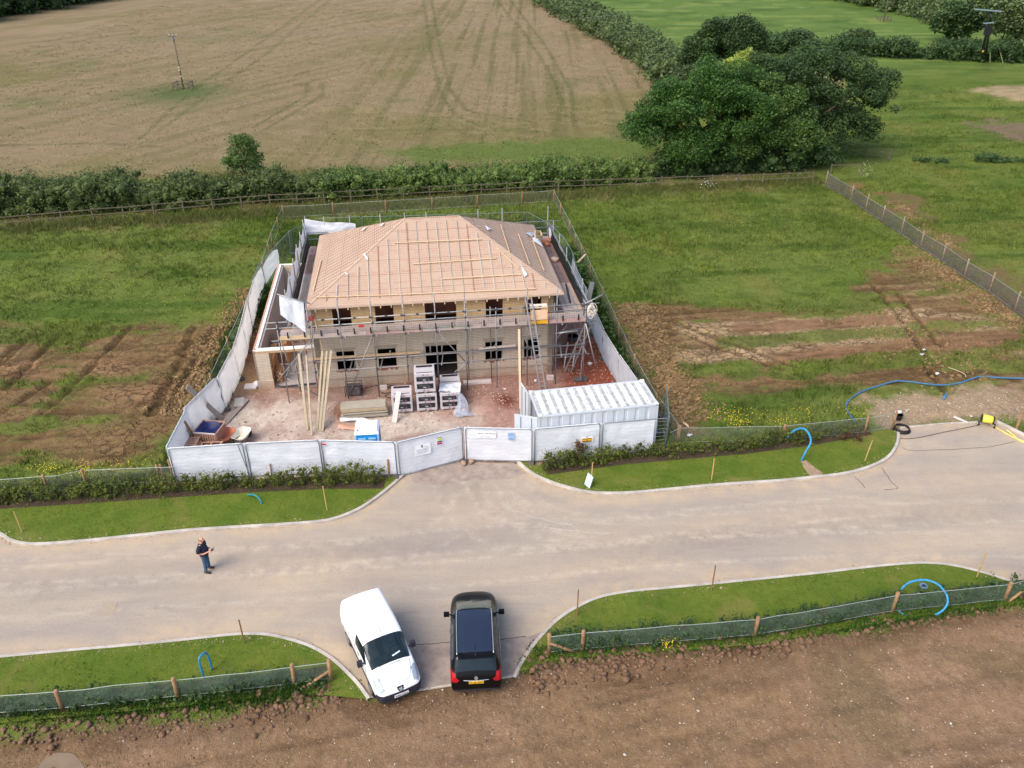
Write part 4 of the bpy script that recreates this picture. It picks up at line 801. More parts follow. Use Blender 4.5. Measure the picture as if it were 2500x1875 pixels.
# post and rail fence in front of the old hedge
def railfence(path, n, label, rails=(.6, 1.08), name='rail_fence', pr=.1):
    o0 = Vector((path[0][0], path[0][1], 0)); r = thing(name, label, 'fence', o0); P = [Vector((p[0], p[1], 0)) - o0 for p in path]
    tot = sum((b - a).length for a, b in zip(P[:-1], P[1:])); st_ = tot / n; Q = []
    for a, b in zip(P[:-1], P[1:]):
        k = max(1, round((b - a).length / st_))
        for i in range(k): Q.append(a.lerp(b, i / k))
    Q.append(P[-1])
    for q in Q: mb = MB(); mb.box(q.x, q.y, -.1, pr, pr, rails[-1] + .2, random.uniform(-.1, .1)); mb.build('post', RAILW, r)
    for z in rails:
        mb = MB()
        for a, b in zip(Q[:-1], Q[1:]): mb.beam(a + Vector((0, -.06, z + random.gauss(0, .02))), b + Vector((0, -.06, z + random.gauss(0, .02))), .035, .07)
        mb.build('rail', RAILW, r)
    return r
railfence([(-58, 64.4), (-43.2, 67.4), (-21.7, 73.0), (2.0, 76.4), (29.0, 78.8)], 36, 'old wooden post and rail fence along the front of the field hedge')
railfence(g2((2060, 372), (2170, 392)), 2, 'dark wooden field gate section right of the oak', (.3, .7, 1.1), 'field_gate')
railfence(g2((2180, 136), (2560, 152)), 10, 'thin rail fence in front of the clipped far hedge', (.5, 1.0))
railfence([tuple(G(2027, 425)[:2]), tuple(G(2100, 424)[:2])], 1, 'short broken rail beside the top of the dark netting fence', (.9,), 'broken_rail')

# ------------------------------------------------------------------ white hoarding: site fence panels
GALV = mat('galvanised_tube', c(150, 156, 158), 0.45, 0.5, nz=(8, 0.12))
PWIRE = mat('white_coated_wire', c(206, 210, 216), .6)
GALVG = mat('dull_green_tube', c(130, 148, 142), 0.5, 0.4, nz=(8, 0.12))
WSH = sheetmat('white_sheeting', c(246, 247, 250, 1), c(234, 236, 242, 1), .25)
WSHG = sheetmat('dusty_sheeting', c(250, 247, 247, 1), c(236, 231, 232, 1), .5)
WSHB = sheetmat('clean_sheeting', c(246, 247, 250, 1), c(236, 238, 244, 1), .15)
BLKR = mat('rubber_foot', c(96, 92, 88), .9)
def panel(A, B, label, sheet=WSH, front=-1, h=2.0, cut=None, foot=True, lean=0.0, group='white site fence panels', wires=True, fr=GALV, lash=True, drop=0.0):
    A = Vector((A[0], A[1], 0)); B = Vector((B[0], B[1], 0)); L = (B - A).length; d = (B - A).normalized()
    r = thing('site_fence_panel', label, 'fence panel', (A + B) / 2, math.atan2(d.y, d.x), group); r.rotation_euler[0] = lean
    x = L / 2 - .03; mb = MB(); rc = .12
    pts = [(-x, 0, .02), (-x, 0, h - rc), (-x + rc * .3, 0, h - rc * .3), (-x + rc, 0, h), (x - rc, 0, h), (x - rc * .3, 0, h - rc * .3), (x, 0, h - rc), (x, 0, .02)]
    mb.tube(pts, .024, 8); mb.tube([(-x, 0, .12), (x, 0, .12)], .018, 6); mb.build('frame', fr, r, True)
    if wires:
        mb = MB()
        for i in range(8): mb.beam((-x, front * .012, .3 + i * .22), (x, front * .012, .3 + i * .22), .0045, .0045)
        k = int(L / .16)
        if sheet is None:
            for i in range(1, k): mb.beam((-x + i * 2 * x / k, 0, .12), (-x + i * 2 * x / k, 0, h), .004, .004)
        mb.build('wire_infill', fr if sheet is None else PWIRE, r)
    if sheet is not None:
        nx_, nz_ = 30, 14; vs = []
        ph = random.uniform(0, 100)
        for j in range(nz_ + 1):
            for i in range(nx_ + 1):
                fx = i / nx_; z = (h + .02) * j / nz_; xx_ = -L / 2 - .04 + fx * (L + .08)
                w_ = (fb(np.array(fx * 4 + ph), np.array(z * 2.5 + fx * 3), 1, 3, 1) - .5) * .12 + (vn(np.array(fx * 7 + ph), np.array(z * .8), 2) - .5) * .05
                zz_ = z
                if cut: zb_, zt_ = cut(fx); zz_ = zb_ + (zt_ - zb_) * j / nz_
                elif j == 0: zz_ = drop + .03 + .05 * vn(np.array(fx * 9 + ph), np.array(1.), 3)
                yy_ = -front * (.05 + float(w_) * (1 if 0 < j < nz_ else .3)); 
                vs.append((xx_, yy_, float(zz_)))
        mb = MB(); mb.add(vs, [(j * (nx_ + 1) + i, j * (nx_ + 1) + i + 1, (j + 1) * (nx_ + 1) + i + 1, (j + 1) * (nx_ + 1) + i) for j in range(nz_) for i in range(nx_)])
        mb.build('sheeting', sheet, r, True)
        if lash and not cut:
            mb = MB(); tp = [(-x + .05 + t * (2 * x - .1), -front * .012, h + .024 + .008 * math.sin(t * 40)) for t in np.linspace(0, 1, 24)]; mb.tube(tp, [.022 + .008 * random.random() for _ in tp], 6); mb.build('hem', sheet, r, True)
    if foot:
        mb = MB(); mb.box(x, 0, 0, .24, .62, .13); mb.build('foot', BLKR, r, bevel=.02)
    return r
F0 = [(-16.15, 32.05), (-12.72, 32.42), (-9.12, 32.66), (-5.55, 32.45)]
P1 = panel(F0[0], F0[1], 'white sheeted fence panel at the front left corner with its tube leaning', cut=None)
P2 = panel((F0[1][0] + .08, F0[1][1]), (F0[2][0] - .05, F0[2][1]), 'white sheeted front fence panel second from the left corner')
P3 = panel(F0[2], F0[3], 'white sheeted front fence panel with a small red tag, before the blue toilet')
P4 = panel((-5.45, 32.42), (-2.42, 33.7), 'angled white gate panel with a notice and a coloured label', group=None)
P5 = panel((-2.3, 33.66), (.98, 33.48), 'white gate panel with a lettered sign and a blue label', group=None)
P6 = panel((1.06, 33.5), (4.32, 33.96), 'white sheeted panel with a yellow warning sign in front of the container')
P7 = panel((4.4, 33.97), (7.72, 34.42), 'white sheeted panel at the right front corner whose sheet stops short', cut=lambda t: (.04, 1.98) if t < .7 else (.04, 1.98 - (t - .7) * .1), lash=False)
# the right panel's sheet stops short of the frame: shorten it
for ch in P7.children:
    if ch.name.startswith('sheeting'):
        for v in ch.data.vertices: v.co.x = -1.65 + (v.co.x + 1.65) * .78
mb = MB(); mb.tube([(-12.95, 32.36, 2.0), (-12.62, 32.30, .02)], .022, 8); tag(mb.build('loose_tube', GALV, origin=(-12.62, 32.3, 0)), 'thin loose tube leaning on the first front panel', 'tube')
RED = mat('red_print', c(206, 52, 52, 1), .6); BLK = mat('black_print', (.02, .02, .022), .5); YEL = mat('sign_yellow', c(238, 176, 36, 1), .5); WHT = mat('sign_white', c(240, 241, 246, 1), .45); LBL = mat('label_blue', c(150, 184, 224, 1), .5); LIM = mat('label_lime', c(200, 214, 60, 1), .5); MAG = mat('label_magenta', c(196, 30, 110, 1), .5); NAV = mat('label_navy', c(60, 60, 104, 1), .5); GRYP = mat('grey_print', c(120, 124, 138, 1), .5)
def signboard(par, x, z, w_, h_, m, name='sign', y=-.035):
    mb = MB(); mb.box(x, y, z - h_ / 2, w_, .006, h_); return mb.build(name, m, par)
def bars(par, items, y=-.041):
    for (x, z, w_, h_, m) in items: mb = MB(); mb.box(x, y, z - h_ / 2, w_, .004, h_); mb.build('printing', m, par)
TX = lambda x, y, z: Matrix.Translation((x, y, z)) @ Matrix.Rotation(RAD(90), 4, 'X')
signboard(P3, -1.62, 1.8, .2, .07, RED, 'tag')
s_ = signboard(P5, -.62, 1.66, .95, .36, WHT); text_part('RAW MATRISE', .135, BLK, s_, TX(-.6, -.04, 1.72)); bars(s_, [(-.62, 1.58, .7, .012, GRYP), (-.66, 1.53, .5, .012, GRYP)])
s_ = signboard(P5, .6, 1.58, .3, .42, LBL, 'label'); bars(s_, [(.6, 1.74, .28, .02, GRYP), (.6, 1.67, .28, .02, GRYP), (.6, 1.44, .2, .1, mat('label_teal', c(130, 160, 176, 1), .5))])
s_ = signboard(P4, -.42, 1.3, .8, .62, WHT, 'notice'); bars(s_, [(-.45, 1.5, .07, .12, BLK)] + [(-.42 + dx, z, w_, .014, GRYP) for dx, z, w_ in ((.1, 1.43, .3), (0, 1.33, .66), (0, 1.27, .6), (-.02, 1.21, .62), (.0, 1.15, .5), (-.08, 1.09, .5))])
s_ = signboard(P4, .42, 1.56, .3, .42, WHT, 'label'); bars(s_, [(.42, 1.75, .28, .03, BLK), (.44, 1.64, .22, .12, LIM), (.44, 1.52, .24, .08, NAV), (.44, 1.41, .26, .1, MAG)])
s_ = signboard(P6, .98, 1.16, .62, .34, WHT, 'warning_sign'); bars(s_, [(.98, 1.12, .54, .22, YEL)]); bars(s_, [(.98, 1.3, .07, .05, BLK), (.98, 1.2, .48, .03, BLK), (.98, 1.13, .12, .03, BLK), (.98, 1.05, .46, .05, BLK)], -.047)
# left side, seen from inside: dusty sheets, some torn
LS = [(-16.18, 32.1), (-16.38, 35.45), (-15.72, 38.6), (-15.85, 41.9), (-16.3, 45.2), (-16.85, 48.5), (-17.25, 51.6), (-17.6, 54.9), (-17.35, 58.2), (-17.0, 61.4)]
lab = ['left hoarding panel at the front corner, bright and folded', 'left hoarding panel leaning inwards beside the grey plank', 'left hoarding panel beside the brick garage pier', 'left hoarding panel level with the front of the garage', 'left hoarding panel level with the middle of the garage', 'left hoarding panel level with the back of the garage', 'left hoarding panel whose sheet flares open, past the garage']
for i in range(7): panel(LS[i], LS[i + 1], lab[i], WSHB if i < 1 else WSHG, front=1, cut=(lambda t: (.05 + .5 * t, 2.0 - .35 * t)) if i == 6 else None, lean=RAD((-2, -6, -3, -2, -2, -1, -4)[i]))
panel(LS[7], LS[8], 'bare left fence panel with half its white sheet left', WSHG, front=1, cut=lambda t: (.3 + .3 * t, 1.6 + .35 * math.sin(t * 3)))
panel(LS[8], LS[9], 'bare left fence panel near the back corner', None, front=1)
BK = [tuple(W(*q)[:2]) for q in ((-10.6, 15.6), (-8.5, 18.3), (-5.1, 18.2), (-1.65, 17.9), (1.75, 17.7), (5.0, 17.55), (8.2, 17.43), (9.6, 14.3), (10.1, 11.2), (10.2, 8.2))]
bl = ['bare panel across the back left corner of the site', 'bare back panel nearest the left corner', 'bare back panel behind the left hip of the roof', 'bare back panel behind the ridge', 'bare back panel behind the right end of the ridge', 'bare back panel nearest the right corner', 'bare panel across the back right corner of the site', 'bare right panel behind the scaffold corner', 'bare right panel just before the dusty sheets begin']
for i in range(9): panel(BK[i], BK[i + 1], bl[i], None, front=-1, fr=GALVG, group='bare site fence panels')
RS = [BK[9], (4.55, 53.6), (4.9, 50.4), (5.2, 47.2), (5.55, 44.0), (6.1, 41.0), (6.75, 38.1), (7.55, 35.9)]
rl = ['right hoarding panel whose sheet hangs loose at the far end', 'right hoarding panel with a pale board sticking over it', 'right hoarding panel level with the back of the house', 'right hoarding panel level with the middle of the scaffold', 'right hoarding panel level with the coiled rope', 'right hoarding panel beside the red soil', 'right hoarding panel between the red soil and the container']
for i in range(7): panel(RS[i], RS[i + 1], rl[i], WSHG, front=1, cut=(lambda t: (.3, 1.0 + 1.0 * min(1, t * 3))) if i == 0 else None, lean=RAD((1, 2, 1, 2, 3, 2, 4)[i]))
panel((7.75, 34.5), (8.1, 37.6), 'bare panel standing behind the right end of the container', None, fr=GALVG, group='bare site fence panels')
mb = MB(); mb.tube([(7.9, 34.75, .03), (7.5, 34.55, 1.3)], .02, 6); tag(mb.build('prop_tube', GALV, origin=(7.9, 34.75, 0)), 'thin tube propping the right front corner panel', 'tube')

# ------------------------------------------------------------------ the house
def brickmat(name, c1, c2, mort, rowh=.1, bw=.3, dirt=None):
    m, nt, p = newmat(name); tc = nt.nodes.new('ShaderNodeTexCoord').outputs['Object']
    sx = nt.nodes.new('ShaderNodeSeparateXYZ'); nt.links.new(tc, sx.inputs[0])
    cx = nt.nodes.new('ShaderNodeCombineXYZ'); nt.links.new(math_node(nt, 'ADD', sx.outputs[0], sx.outputs[1]), cx.inputs[0]); nt.links.new(sx.outputs[2], cx.inputs[1])
    b = nt.nodes.new('ShaderNodeTexBrick'); nt.links.new(cx.outputs[0], b.inputs['Vector'])
    b.inputs['Scale'].default_value = 1; b.inputs['Brick Width'].default_value = bw; b.inputs['Row Height'].default_value = rowh; b.inputs['Mortar Size'].default_value = .016; b.inputs['Mortar Smooth'].default_value = .3
    b.inputs['Color1'].default_value = (*c1, 1); b.inputs['Color2'].default_value = (*c2, 1); b.inputs['Mortar'].default_value = (*mort, 1)
    n = noise_node(nt, tc, .7, 5, .7); col = mixc(nt, math_node(nt, 'MULTIPLY', ramp(nt, n.outputs[0], .45, .75), .3), b.outputs['Color'], tuple(x * .72 for x in c1))
    if dirt:
        lo = math_node(nt, 'SUBTRACT', 1.0, ramp(nt, sx.outputs[2], .1, .75)); col = mixc(nt, math_node(nt, 'MULTIPLY', math_node(nt, 'MULTIPLY', lo, ramp(nt, n.outputs[0], .3, .55)), .8), col, dirt)
    nt.links.new(col, p.inputs['Base Color']); p.inputs['Roughness'].default_value = .9; p.inputs['Specular IOR Level'].default_value = .15
    bump(nt, p, b.outputs['Fac'], -.4, .012); return m
BRK = brickmat('buff_brick', c(222, 206, 184), c(212, 196, 174), c(176, 158, 140), .1, .62, dirt=c(184, 150, 126))
BRKU = brickmat('buff_brick_upper', c(214, 182, 136), c(204, 172, 126), c(170, 142, 108), .1, .62)
BRKP = brickmat('pink_brick', c(214, 172, 150), c(200, 156, 134), c(176, 140, 122), .075, .22)
PLA = mat('pale_block', c(178, 168, 164), .9, nz=(2, .1), bp=(12, .2)); INS = mat('white_insulation', c(242, 240, 236, 1), .6, nz=(3, .05)); SLAB = mat('concrete_slab', c(178, 166, 160), .85, nz=(1.5, .12))
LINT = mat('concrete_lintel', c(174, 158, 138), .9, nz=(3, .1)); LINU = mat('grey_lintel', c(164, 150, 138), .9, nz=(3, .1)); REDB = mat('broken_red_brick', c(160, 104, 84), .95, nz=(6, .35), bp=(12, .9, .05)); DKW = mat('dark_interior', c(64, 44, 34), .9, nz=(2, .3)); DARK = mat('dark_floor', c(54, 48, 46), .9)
TIM = mat('new_timber', c(222, 192, 152), .75, nz=(3, .1), aniso=(1, 1, 1)); TIMO = mat('orange_timber', c(190, 140, 96), .8, nz=(4, .15)); TIMY = mat('treated_timber', c(180, 164, 136), .8, nz=(3, .12)); WTH = mat('weathered_board', c(168, 152, 140), .9, nz=(4, .15)); LTB = mat('pale_board', c(226, 212, 204), .8, nz=(5, .08))
house = thing('brick_house', 'unfinished buff brick house with a pink membrane hip roof, inside scaffolding', 'house', HC, HR)
def wall(name, a, b, z0, z1, th, opens, m, par, inward=1):
    """wall between plan points a and b with rectangular openings (u0,u1,z0,z1) measured along it; thickness goes to the left of a->b"""
    a = Vector((a[0], a[1], 0)); b = Vector((b[0], b[1], 0)); L = (b - a).length; d = (b - a) / L; n = Vector((-d.y, d.x, 0)) * th * inward
    us = sorted({0, L, *[o[0] for o in opens], *[o[1] for o in opens]}); zs = sorted({z0, z1, *[min(max(o[2], z0), z1) for o in opens], *[min(max(o[3], z0), z1) for o in opens]})
    P = lambda u, z, k: a + d * u + n * k + Vector((0, 0, z)); mb = MB()
    inside = lambda u, z: any(o[0] < u < o[1] and o[2] < z < o[3] for o in opens)
    for i in range(len(us) - 1):
        for j in range(len(zs) - 1):
            if inside((us[i] + us[i + 1]) / 2, (zs[j] + zs[j + 1]) / 2): continue
            for k in (0, 1):
                q = [P(us[i], zs[j], k), P(us[i + 1], zs[j], k), P(us[i + 1], zs[j + 1], k), P(us[i], zs[j + 1], k)]; mb.quad(*(q if (k == 0) == (inward > 0) else q[::-1]))
    for (u0, u1, w0, w1) in list(opens) + [(0, L, z0, z1)]:
        w0 = max(w0, z0); w1 = min(w1, z1)
        for (p0, p1) in (((u0, w0), (u1, w0)), ((u1, w0), (u1, w1)), ((u1, w1), (u0, w1)), ((u0, w1), (u0, w0))): mb.quad(P(*p0, 0), P(*p1, 0), P(*p1, 1), P(*p0, 1))
    return mb.build(name, m, par)
XL, XR, YF, YB = -7.0, 6.4, -5.2, 5.2
LW = [(-5.88, -4.88), (-3.58, -2.58), (2.5, 3.48), (4.74, 5.6)]; UW = [(-5.82, -4.82), (-3.51, -2.51), (-.79, .94), (2.58, 3.54), (4.81, 5.72)]
lo = [(a - XL, b - XL, 1.1, 2.26) for a, b in LW] + [(-.9 - XL, .87 - XL, .1, 2.25)]; up = [(a - XL, b - XL, 3.75, 4.9) for a, b in UW]
wall('wall', (XL, YF), (XR, YF), -.1, 3.2, .11, lo, BRK, house); wall('wall', (XL, YF), (XR, YF), 3.2, 5.12, .11, up, BRKU, house)
wall('wall', (XR, YF), (XR, YB), -.1, 5.12, .3, [], BRK, house); wall('wall', (XR, YB), (XL, YB), -.1, 5.12, .3, [(2, 3.2, 1, 2.2), (9, 10.2, 1, 2.2)], BRK, house); wall('wall', (XL, YB), (XL, YF), -.1, 5.12, .3, [], BRK, house)
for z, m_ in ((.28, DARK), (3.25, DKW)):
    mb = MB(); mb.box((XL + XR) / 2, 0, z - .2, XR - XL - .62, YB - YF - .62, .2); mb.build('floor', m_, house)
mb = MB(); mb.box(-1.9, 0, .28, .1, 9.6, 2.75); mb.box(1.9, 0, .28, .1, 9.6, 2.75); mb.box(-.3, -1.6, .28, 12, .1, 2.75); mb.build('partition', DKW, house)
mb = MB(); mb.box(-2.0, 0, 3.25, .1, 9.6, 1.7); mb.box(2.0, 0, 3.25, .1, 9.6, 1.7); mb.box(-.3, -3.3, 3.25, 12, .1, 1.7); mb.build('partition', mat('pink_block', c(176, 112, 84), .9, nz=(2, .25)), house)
for a, b in LW:
    mb = MB(); y = YF - .004; mb.poly([(a - .03, y, 2.265), (b + .03, y, 2.265), (b + .16, y, 2.52), (a - .16, y, 2.52)]); mb.build('lintel', LINT, house)
    mb = MB(); nq = 9
    top = [(a - .1 + (b - a + .2) * i / nq, y, 1.09) for i in range(nq + 1)]; bot = [(a - .12 + (b - a + .24) * i / nq, y, 1.09 - random.uniform(.06, .24)) for i in range(nq + 1)]
    for i in range(nq): mb.quad(bot[i], bot[i + 1], top[i + 1], top[i])
    mb.build('unfinished_sill', REDB, house)
mb = MB(); mb.poly([(-.93, YF - .004, 2.255), (.9, YF - .004, 2.255), (1.02, YF - .004, 2.46), (-1.05, YF - .004, 2.46)]); mb.build('lintel', LINT, house)
for a, b in UW: mb = MB(); mb.box((a + b) / 2, YF - .003, 4.903, b - a + .25, .01, .15); mb.build('lintel', LINU, house)
# floor joists and studs seen through the upper openings
mb = MB()
for i in range(12): mb.beam((-6.3 + i * 1.1, -3.1, 3.26), (-6.3 + i * 1.1, -3.1, 5.0), .05, .1)
mb.beam((-6.5, -3.1, 4.45), (6, -3.1, 4.45), .06, .1); mb.build('stud_frame', TIMO, house)
mb = MB()
for x0, x1 in ((XL - .04, -.92), (.9, XR + .04)): mb.box((x0 + x1) / 2, YF - .02, .5, x1 - x0, .045, .07)
mb.build('plinth_course', LINT, house)
# roof
EX0, EX1, EY0, EY1, EZ = -7.15, 6.92, -5.55, 5.55, 5.2; RZ = 8.0; RA = (-1.55, 0.0, RZ); RB = (1.6, 0.0, RZ)
RM, nt, p = newmat('pink_roof_membrane'); tc = nt.nodes.new('ShaderNodeTexCoord').outputs['Object']
n1 = noise_node(nt, tc, .8, 5, .6); n2 = noise_node(nt, mapping(nt, tc, (1.5, 1, 9)), 2.2, 3, .6)
sx = nt.nodes.new('ShaderNodeSeparateXYZ'); nt.links.new(tc, sx.inputs[0])
b = nt.nodes.new('ShaderNodeTexBrick'); b.offset = 0; b.inputs['Scale'].default_value = 1; b.inputs['Brick Width'].default_value = .12; b.inputs['Row Height'].default_value = .06; b.inputs['Mortar Size'].default_value = .012
cx = nt.nodes.new('ShaderNodeCombineXYZ'); nt.links.new(sx.outputs[0], cx.inputs[0]); nt.links.new(sx.outputs[2], cx.inputs[1]); nt.links.new(cx.outputs[0], b.inputs['Vector'])
b.inputs['Color1'].default_value = (*c(204, 176, 152), 1); b.inputs['Color2'].default_value = (*c(198, 170, 146), 1); b.inputs['Mortar'].default_value = (*c(176, 142, 120), 1)
cc = mixc(nt, ramp(nt, n1.outputs[0], .35, .7), b.outputs['Color'], c(196, 168, 144)); cc = mixc(nt, math_node(nt, 'MULTIPLY', ramp(nt, n2.outputs[0], .58, .72), .4), cc, c(176, 136, 114))
nt.links.new(cc, p.inputs['Base Color']); p.inputs['Roughness'].default_value = .75; bump(nt, p, n2.outputs[0], .3, .02)
mb = MB(); c0, c1_, c2_, c3 = (EX0, EY0, EZ), (EX1, EY0, EZ), (EX1, EY1, EZ), (EX0, EY1, EZ)
for f in ((c0, c1_, RB, RA), (c1_, c2_, RB), (c2_, c3, RA, RB), (c3, c0, RA)): mb.poly(list(f))
lowr = [(x, y, z - .12) for x, y, z in (c0, c1_, c2_, c3)]
for i, (a, b_) in enumerate(((c0, c1_), (c1_, c2_), (c2_, c3), (c3, c0))): mb.quad(lowr[i], lowr[(i + 1) % 4], b_, a)
mb.poly(lowr[::-1]); roof = mb.build('roof', RM, house)
def slope_pt(side, s, t):
    """s along the eave (0..1), t up the slope in metres of rise fraction"""
    if side == 'F': a, b_, r0, r1 = Vector(c0), Vector(c1_), Vector(RA), Vector(RB)
    if side == 'L': a, b_, r0, r1 = Vector(c3), Vector(c0), Vector(RA), Vector(RA)
    if side == 'R': a, b_, r0, r1 = Vector(c1_), Vector(c2_), Vector(RB), Vector(RB)
    if side == 'B': a, b_, r0, r1 = Vector(c2_), Vector(c3), Vector(RB), Vector(RA)
    return a, b_, r0, r1
BTG = mat('grey_batten', c(180, 172, 160), .7, nz=(3, .12)); BTW = mat('pale_batten', c(196, 192, 180), .7, nz=(3, .12)); BTB = mat('brown_batten', c(164, 128, 110), .8, nz=(4, .15)); BTD = mat('side_batten', c(160, 130, 112), .8)  # BTD: dull brown close to the membrane tone, for the side slopes
def batten(x0, y0, x1, y1, z0, z1, m_, w_=.045, h_=.03, nrm=(0, 0, 1)):
    mb = MB(); n_ = Vector(nrm).normalized() * (h_ / 2 + .004); mb.beam(Vector((x0, y0, z0)) + n_, Vector((x1, y1, z1)) + n_, w_, h_, nrm); mb.build('counter_batten', m_, roof)
rise = RZ - EZ; nF = (0, -rise, 5.55); nL = (-rise, 0, 5.6); nR = (rise, 0, 5.32)
x = EX0 + .55; i = 0
while x < EX1 - .3:
    top = min(1, (x - EX0) / (RA[0] - EX0), (EX1 - x) / (EX1 - RB[0])) - .04
    y0 = EY0 + .35; t0 = .35 / 5.55
    if top > t0 + .05: batten(x, EY0 + t0 * 5.55, x + random.uniform(-.03, .03), EY0 + (top - random.uniform(0, .04)) * 5.55, EZ + t0 * rise, EZ + top * rise, random.choice([BTB, BTG, BTG, BTW]), nrm=nF, w_=random.uniform(.028, .045))
    x += .57 + random.uniform(-.025, .025); i += 1
y = EY0 + .5
while y < EY1 - .3:
    f = 1 - abs(y) / 5.55; top = f - .04
    if top > .1:
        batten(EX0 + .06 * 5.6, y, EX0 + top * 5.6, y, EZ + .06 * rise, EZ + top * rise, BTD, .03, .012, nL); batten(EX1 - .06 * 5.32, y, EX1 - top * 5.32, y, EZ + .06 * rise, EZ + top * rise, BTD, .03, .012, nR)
    y += .46 + random.uniform(-.03, .03)
# printed marks on the membrane
PRM = mat('faded_red_print', c(196, 134, 118), .8, nz=(9, .3)); mb = MB(); up_ = Vector((0, 5.55, rise)).normalized(); nn = Vector(nF).normalized()
LAP = mat('membrane_lap', c(168, 130, 110), .8)
for t in (.16, .33, .5, .67, .84):
    for side, n_ in (('F', nF), ('L', nL), ('R', nR)):
        if side == 'F': A_, B_ = Vector((EX0 + t * 5.6 + .1, EY0 + t * 5.55, EZ + t * rise)), Vector((EX1 - t * 5.3 - .1, EY0 + t * 5.55, EZ + t * rise))
        elif side == 'L': A_, B_ = Vector((EX0 + t * 5.6, -5.55 * (1 - t) + .1, EZ + t * rise)), Vector((EX0 + t * 5.6, 5.55 * (1 - t) - .1, EZ + t * rise))
        else: A_, B_ = Vector((EX1 - t * 5.32, -5.55 * (1 - t) + .1, EZ + t * rise)), Vector((EX1 - t * 5.32, 5.55 * (1 - t) - .1, EZ + t * rise))
        q_ = MB(); n_ = Vector(n_).normalized(); k_ = 14
        for i in range(k_):
            a_ = A_.lerp(B_, i / k_) + n_ * (.005 + .01 * random.random()); b2 = A_.lerp(B_, (i + 1) / k_) + n_ * .008; q_.beam(a_, b2, random.uniform(.008, .022), .008, n_)
        q_.build('membrane_lap', LAP, roof)
for row, t in enumerate(np.arange(.1, .98, .125)):
    xa = EX0 + t * 5.6 + .25; xb = EX1 - t * 5.15 - .5; x = xa + (.2 if row % 2 else .0)
    while x < xb:
        o_ = Vector((x, EY0 + t * 5.55, EZ + t * rise)) + nn * .006; k = 0
        if random.random() < .85:
            mb.add([o_ + up_ * .1, o_ + Vector((.09, 0, 0)) + up_ * .12, o_ + Vector((.04, 0, 0)) + up_ * .02], [(0, 1, 2)])
            xx_ = .12
            while xx_ < .72:
                w_ = random.uniform(.02, .05); h_ = random.uniform(.03, .06); q = o_ + Vector((xx_, 0, 0)) + up_ * random.uniform(0, .02); mb.quad(q, q + Vector((w_, 0, 0)), q + Vector((w_, 0, 0)) + up_ * h_, q + up_ * h_); xx_ += w_ + .02
            if random.random() < .6: q = o_ + Vector((.35, 0, 0)) - up_ * .17; mb.quad(q, q + Vector((.3, 0, 0)), q + Vector((.3, 0, 0)) + up_ * .02, q + up_ * .02)
        x += 1.02
pm_ = mb.build('membrane_print', PRM, roof); pm_['kind'] = 'stuff'
# folded strips over hips and ridge
mb = MB()
for a, b_, n_ in ((c0, RA, (-.4, -.5, 1)), (c1_, RB, (.4, -.5, 1)), (RA, RB, (0, 0, 1)), (c2_, RB, (.4, .5, 1)), (c3, RA, (-.4, .5, 1))):
    o_ = Vector(n_).normalized() * .012; mb.beam(Vector(a).lerp(Vector(b_), .02) + o_, Vector(b_) + o_, .1, .008, n_)
mb.build('hip_strip', mat('hip_membrane', c(204, 178, 154), .7, nz=(5, .12)), roof)
for i in range(23):
    x = EX0 + .5 + i * .58; mb = MB(); mb.box(x, EY0 + .16, EZ - .245, .055, .38, .11); mb.build('rafter_end', TIM, roof)
mb = MB(); mb.quad((EX0, EY0 - .003, EZ - .1), (EX1, EY0 - .003, EZ - .1), (EX1, EY0 - .003, EZ), (EX0, EY0 - .003, EZ)); mb.build('fascia_drape', mat('drape', c(212, 186, 162), .7), roof)
# loose long battens and membrane scraps lying on the slopes (things of their own)
def slopeF(x, t, n=0.05): return W(x, EY0 + t * 5.55) + Vector((0, 0, EZ + t * rise)) + (Matrix.Rotation(HR, 3, 'Z') @ Vector(nF).normalized()) * n
def slopeR(y, t, n=0.05): return W(EX1 - t * 5.15, y) + Vector((0, 0, EZ + t * rise)) + (Matrix.Rotation(HR, 3, 'Z') @ Vector(nR).normalized()) * n
def slopeL(y, t, n=0.05): return W(EX0 + t * 5.6, y) + Vector((0, 0, EZ + t * rise)) + (Matrix.Rotation(HR, 3, 'Z') @ Vector(nL).normalized()) * n
def loose(p, q, label, w_=.05, h_=.04, m_=None, name='roofing_batten', cat='batten', nrm=nF, group='loose battens on the roof'):
    mb = MB(); mb.beam(p, q, w_, h_, Matrix.Rotation(HR, 3, 'Z') @ Vector(nrm)); return tag(mb.build(name, m_ or TIM, origin=p), label, cat, group)
def onplane(u, v, side, lift=.05):
    """where the sight line of a surveyed point meets a roof slope"""
    O = Vector((0, 0, CH)); D = G(u, v, 0) - O; Rm = Matrix.Rotation(HR, 3, 'Z')
    n_, p0 = {'F': (Rm @ Vector(nF), W(EX0, EY0) + Vector((0, 0, EZ))), 'R': (Rm @ Vector(nR), W(EX1, EY0) + Vector((0, 0, EZ))), 'L': (Rm @ Vector(nL), W(EX0, EY0) + Vector((0, 0, EZ)))}[side]
    n_ = n_.normalized(); t = (p0 + n_ * lift - O).dot(n_) / D.dot(n_); return O + D * t
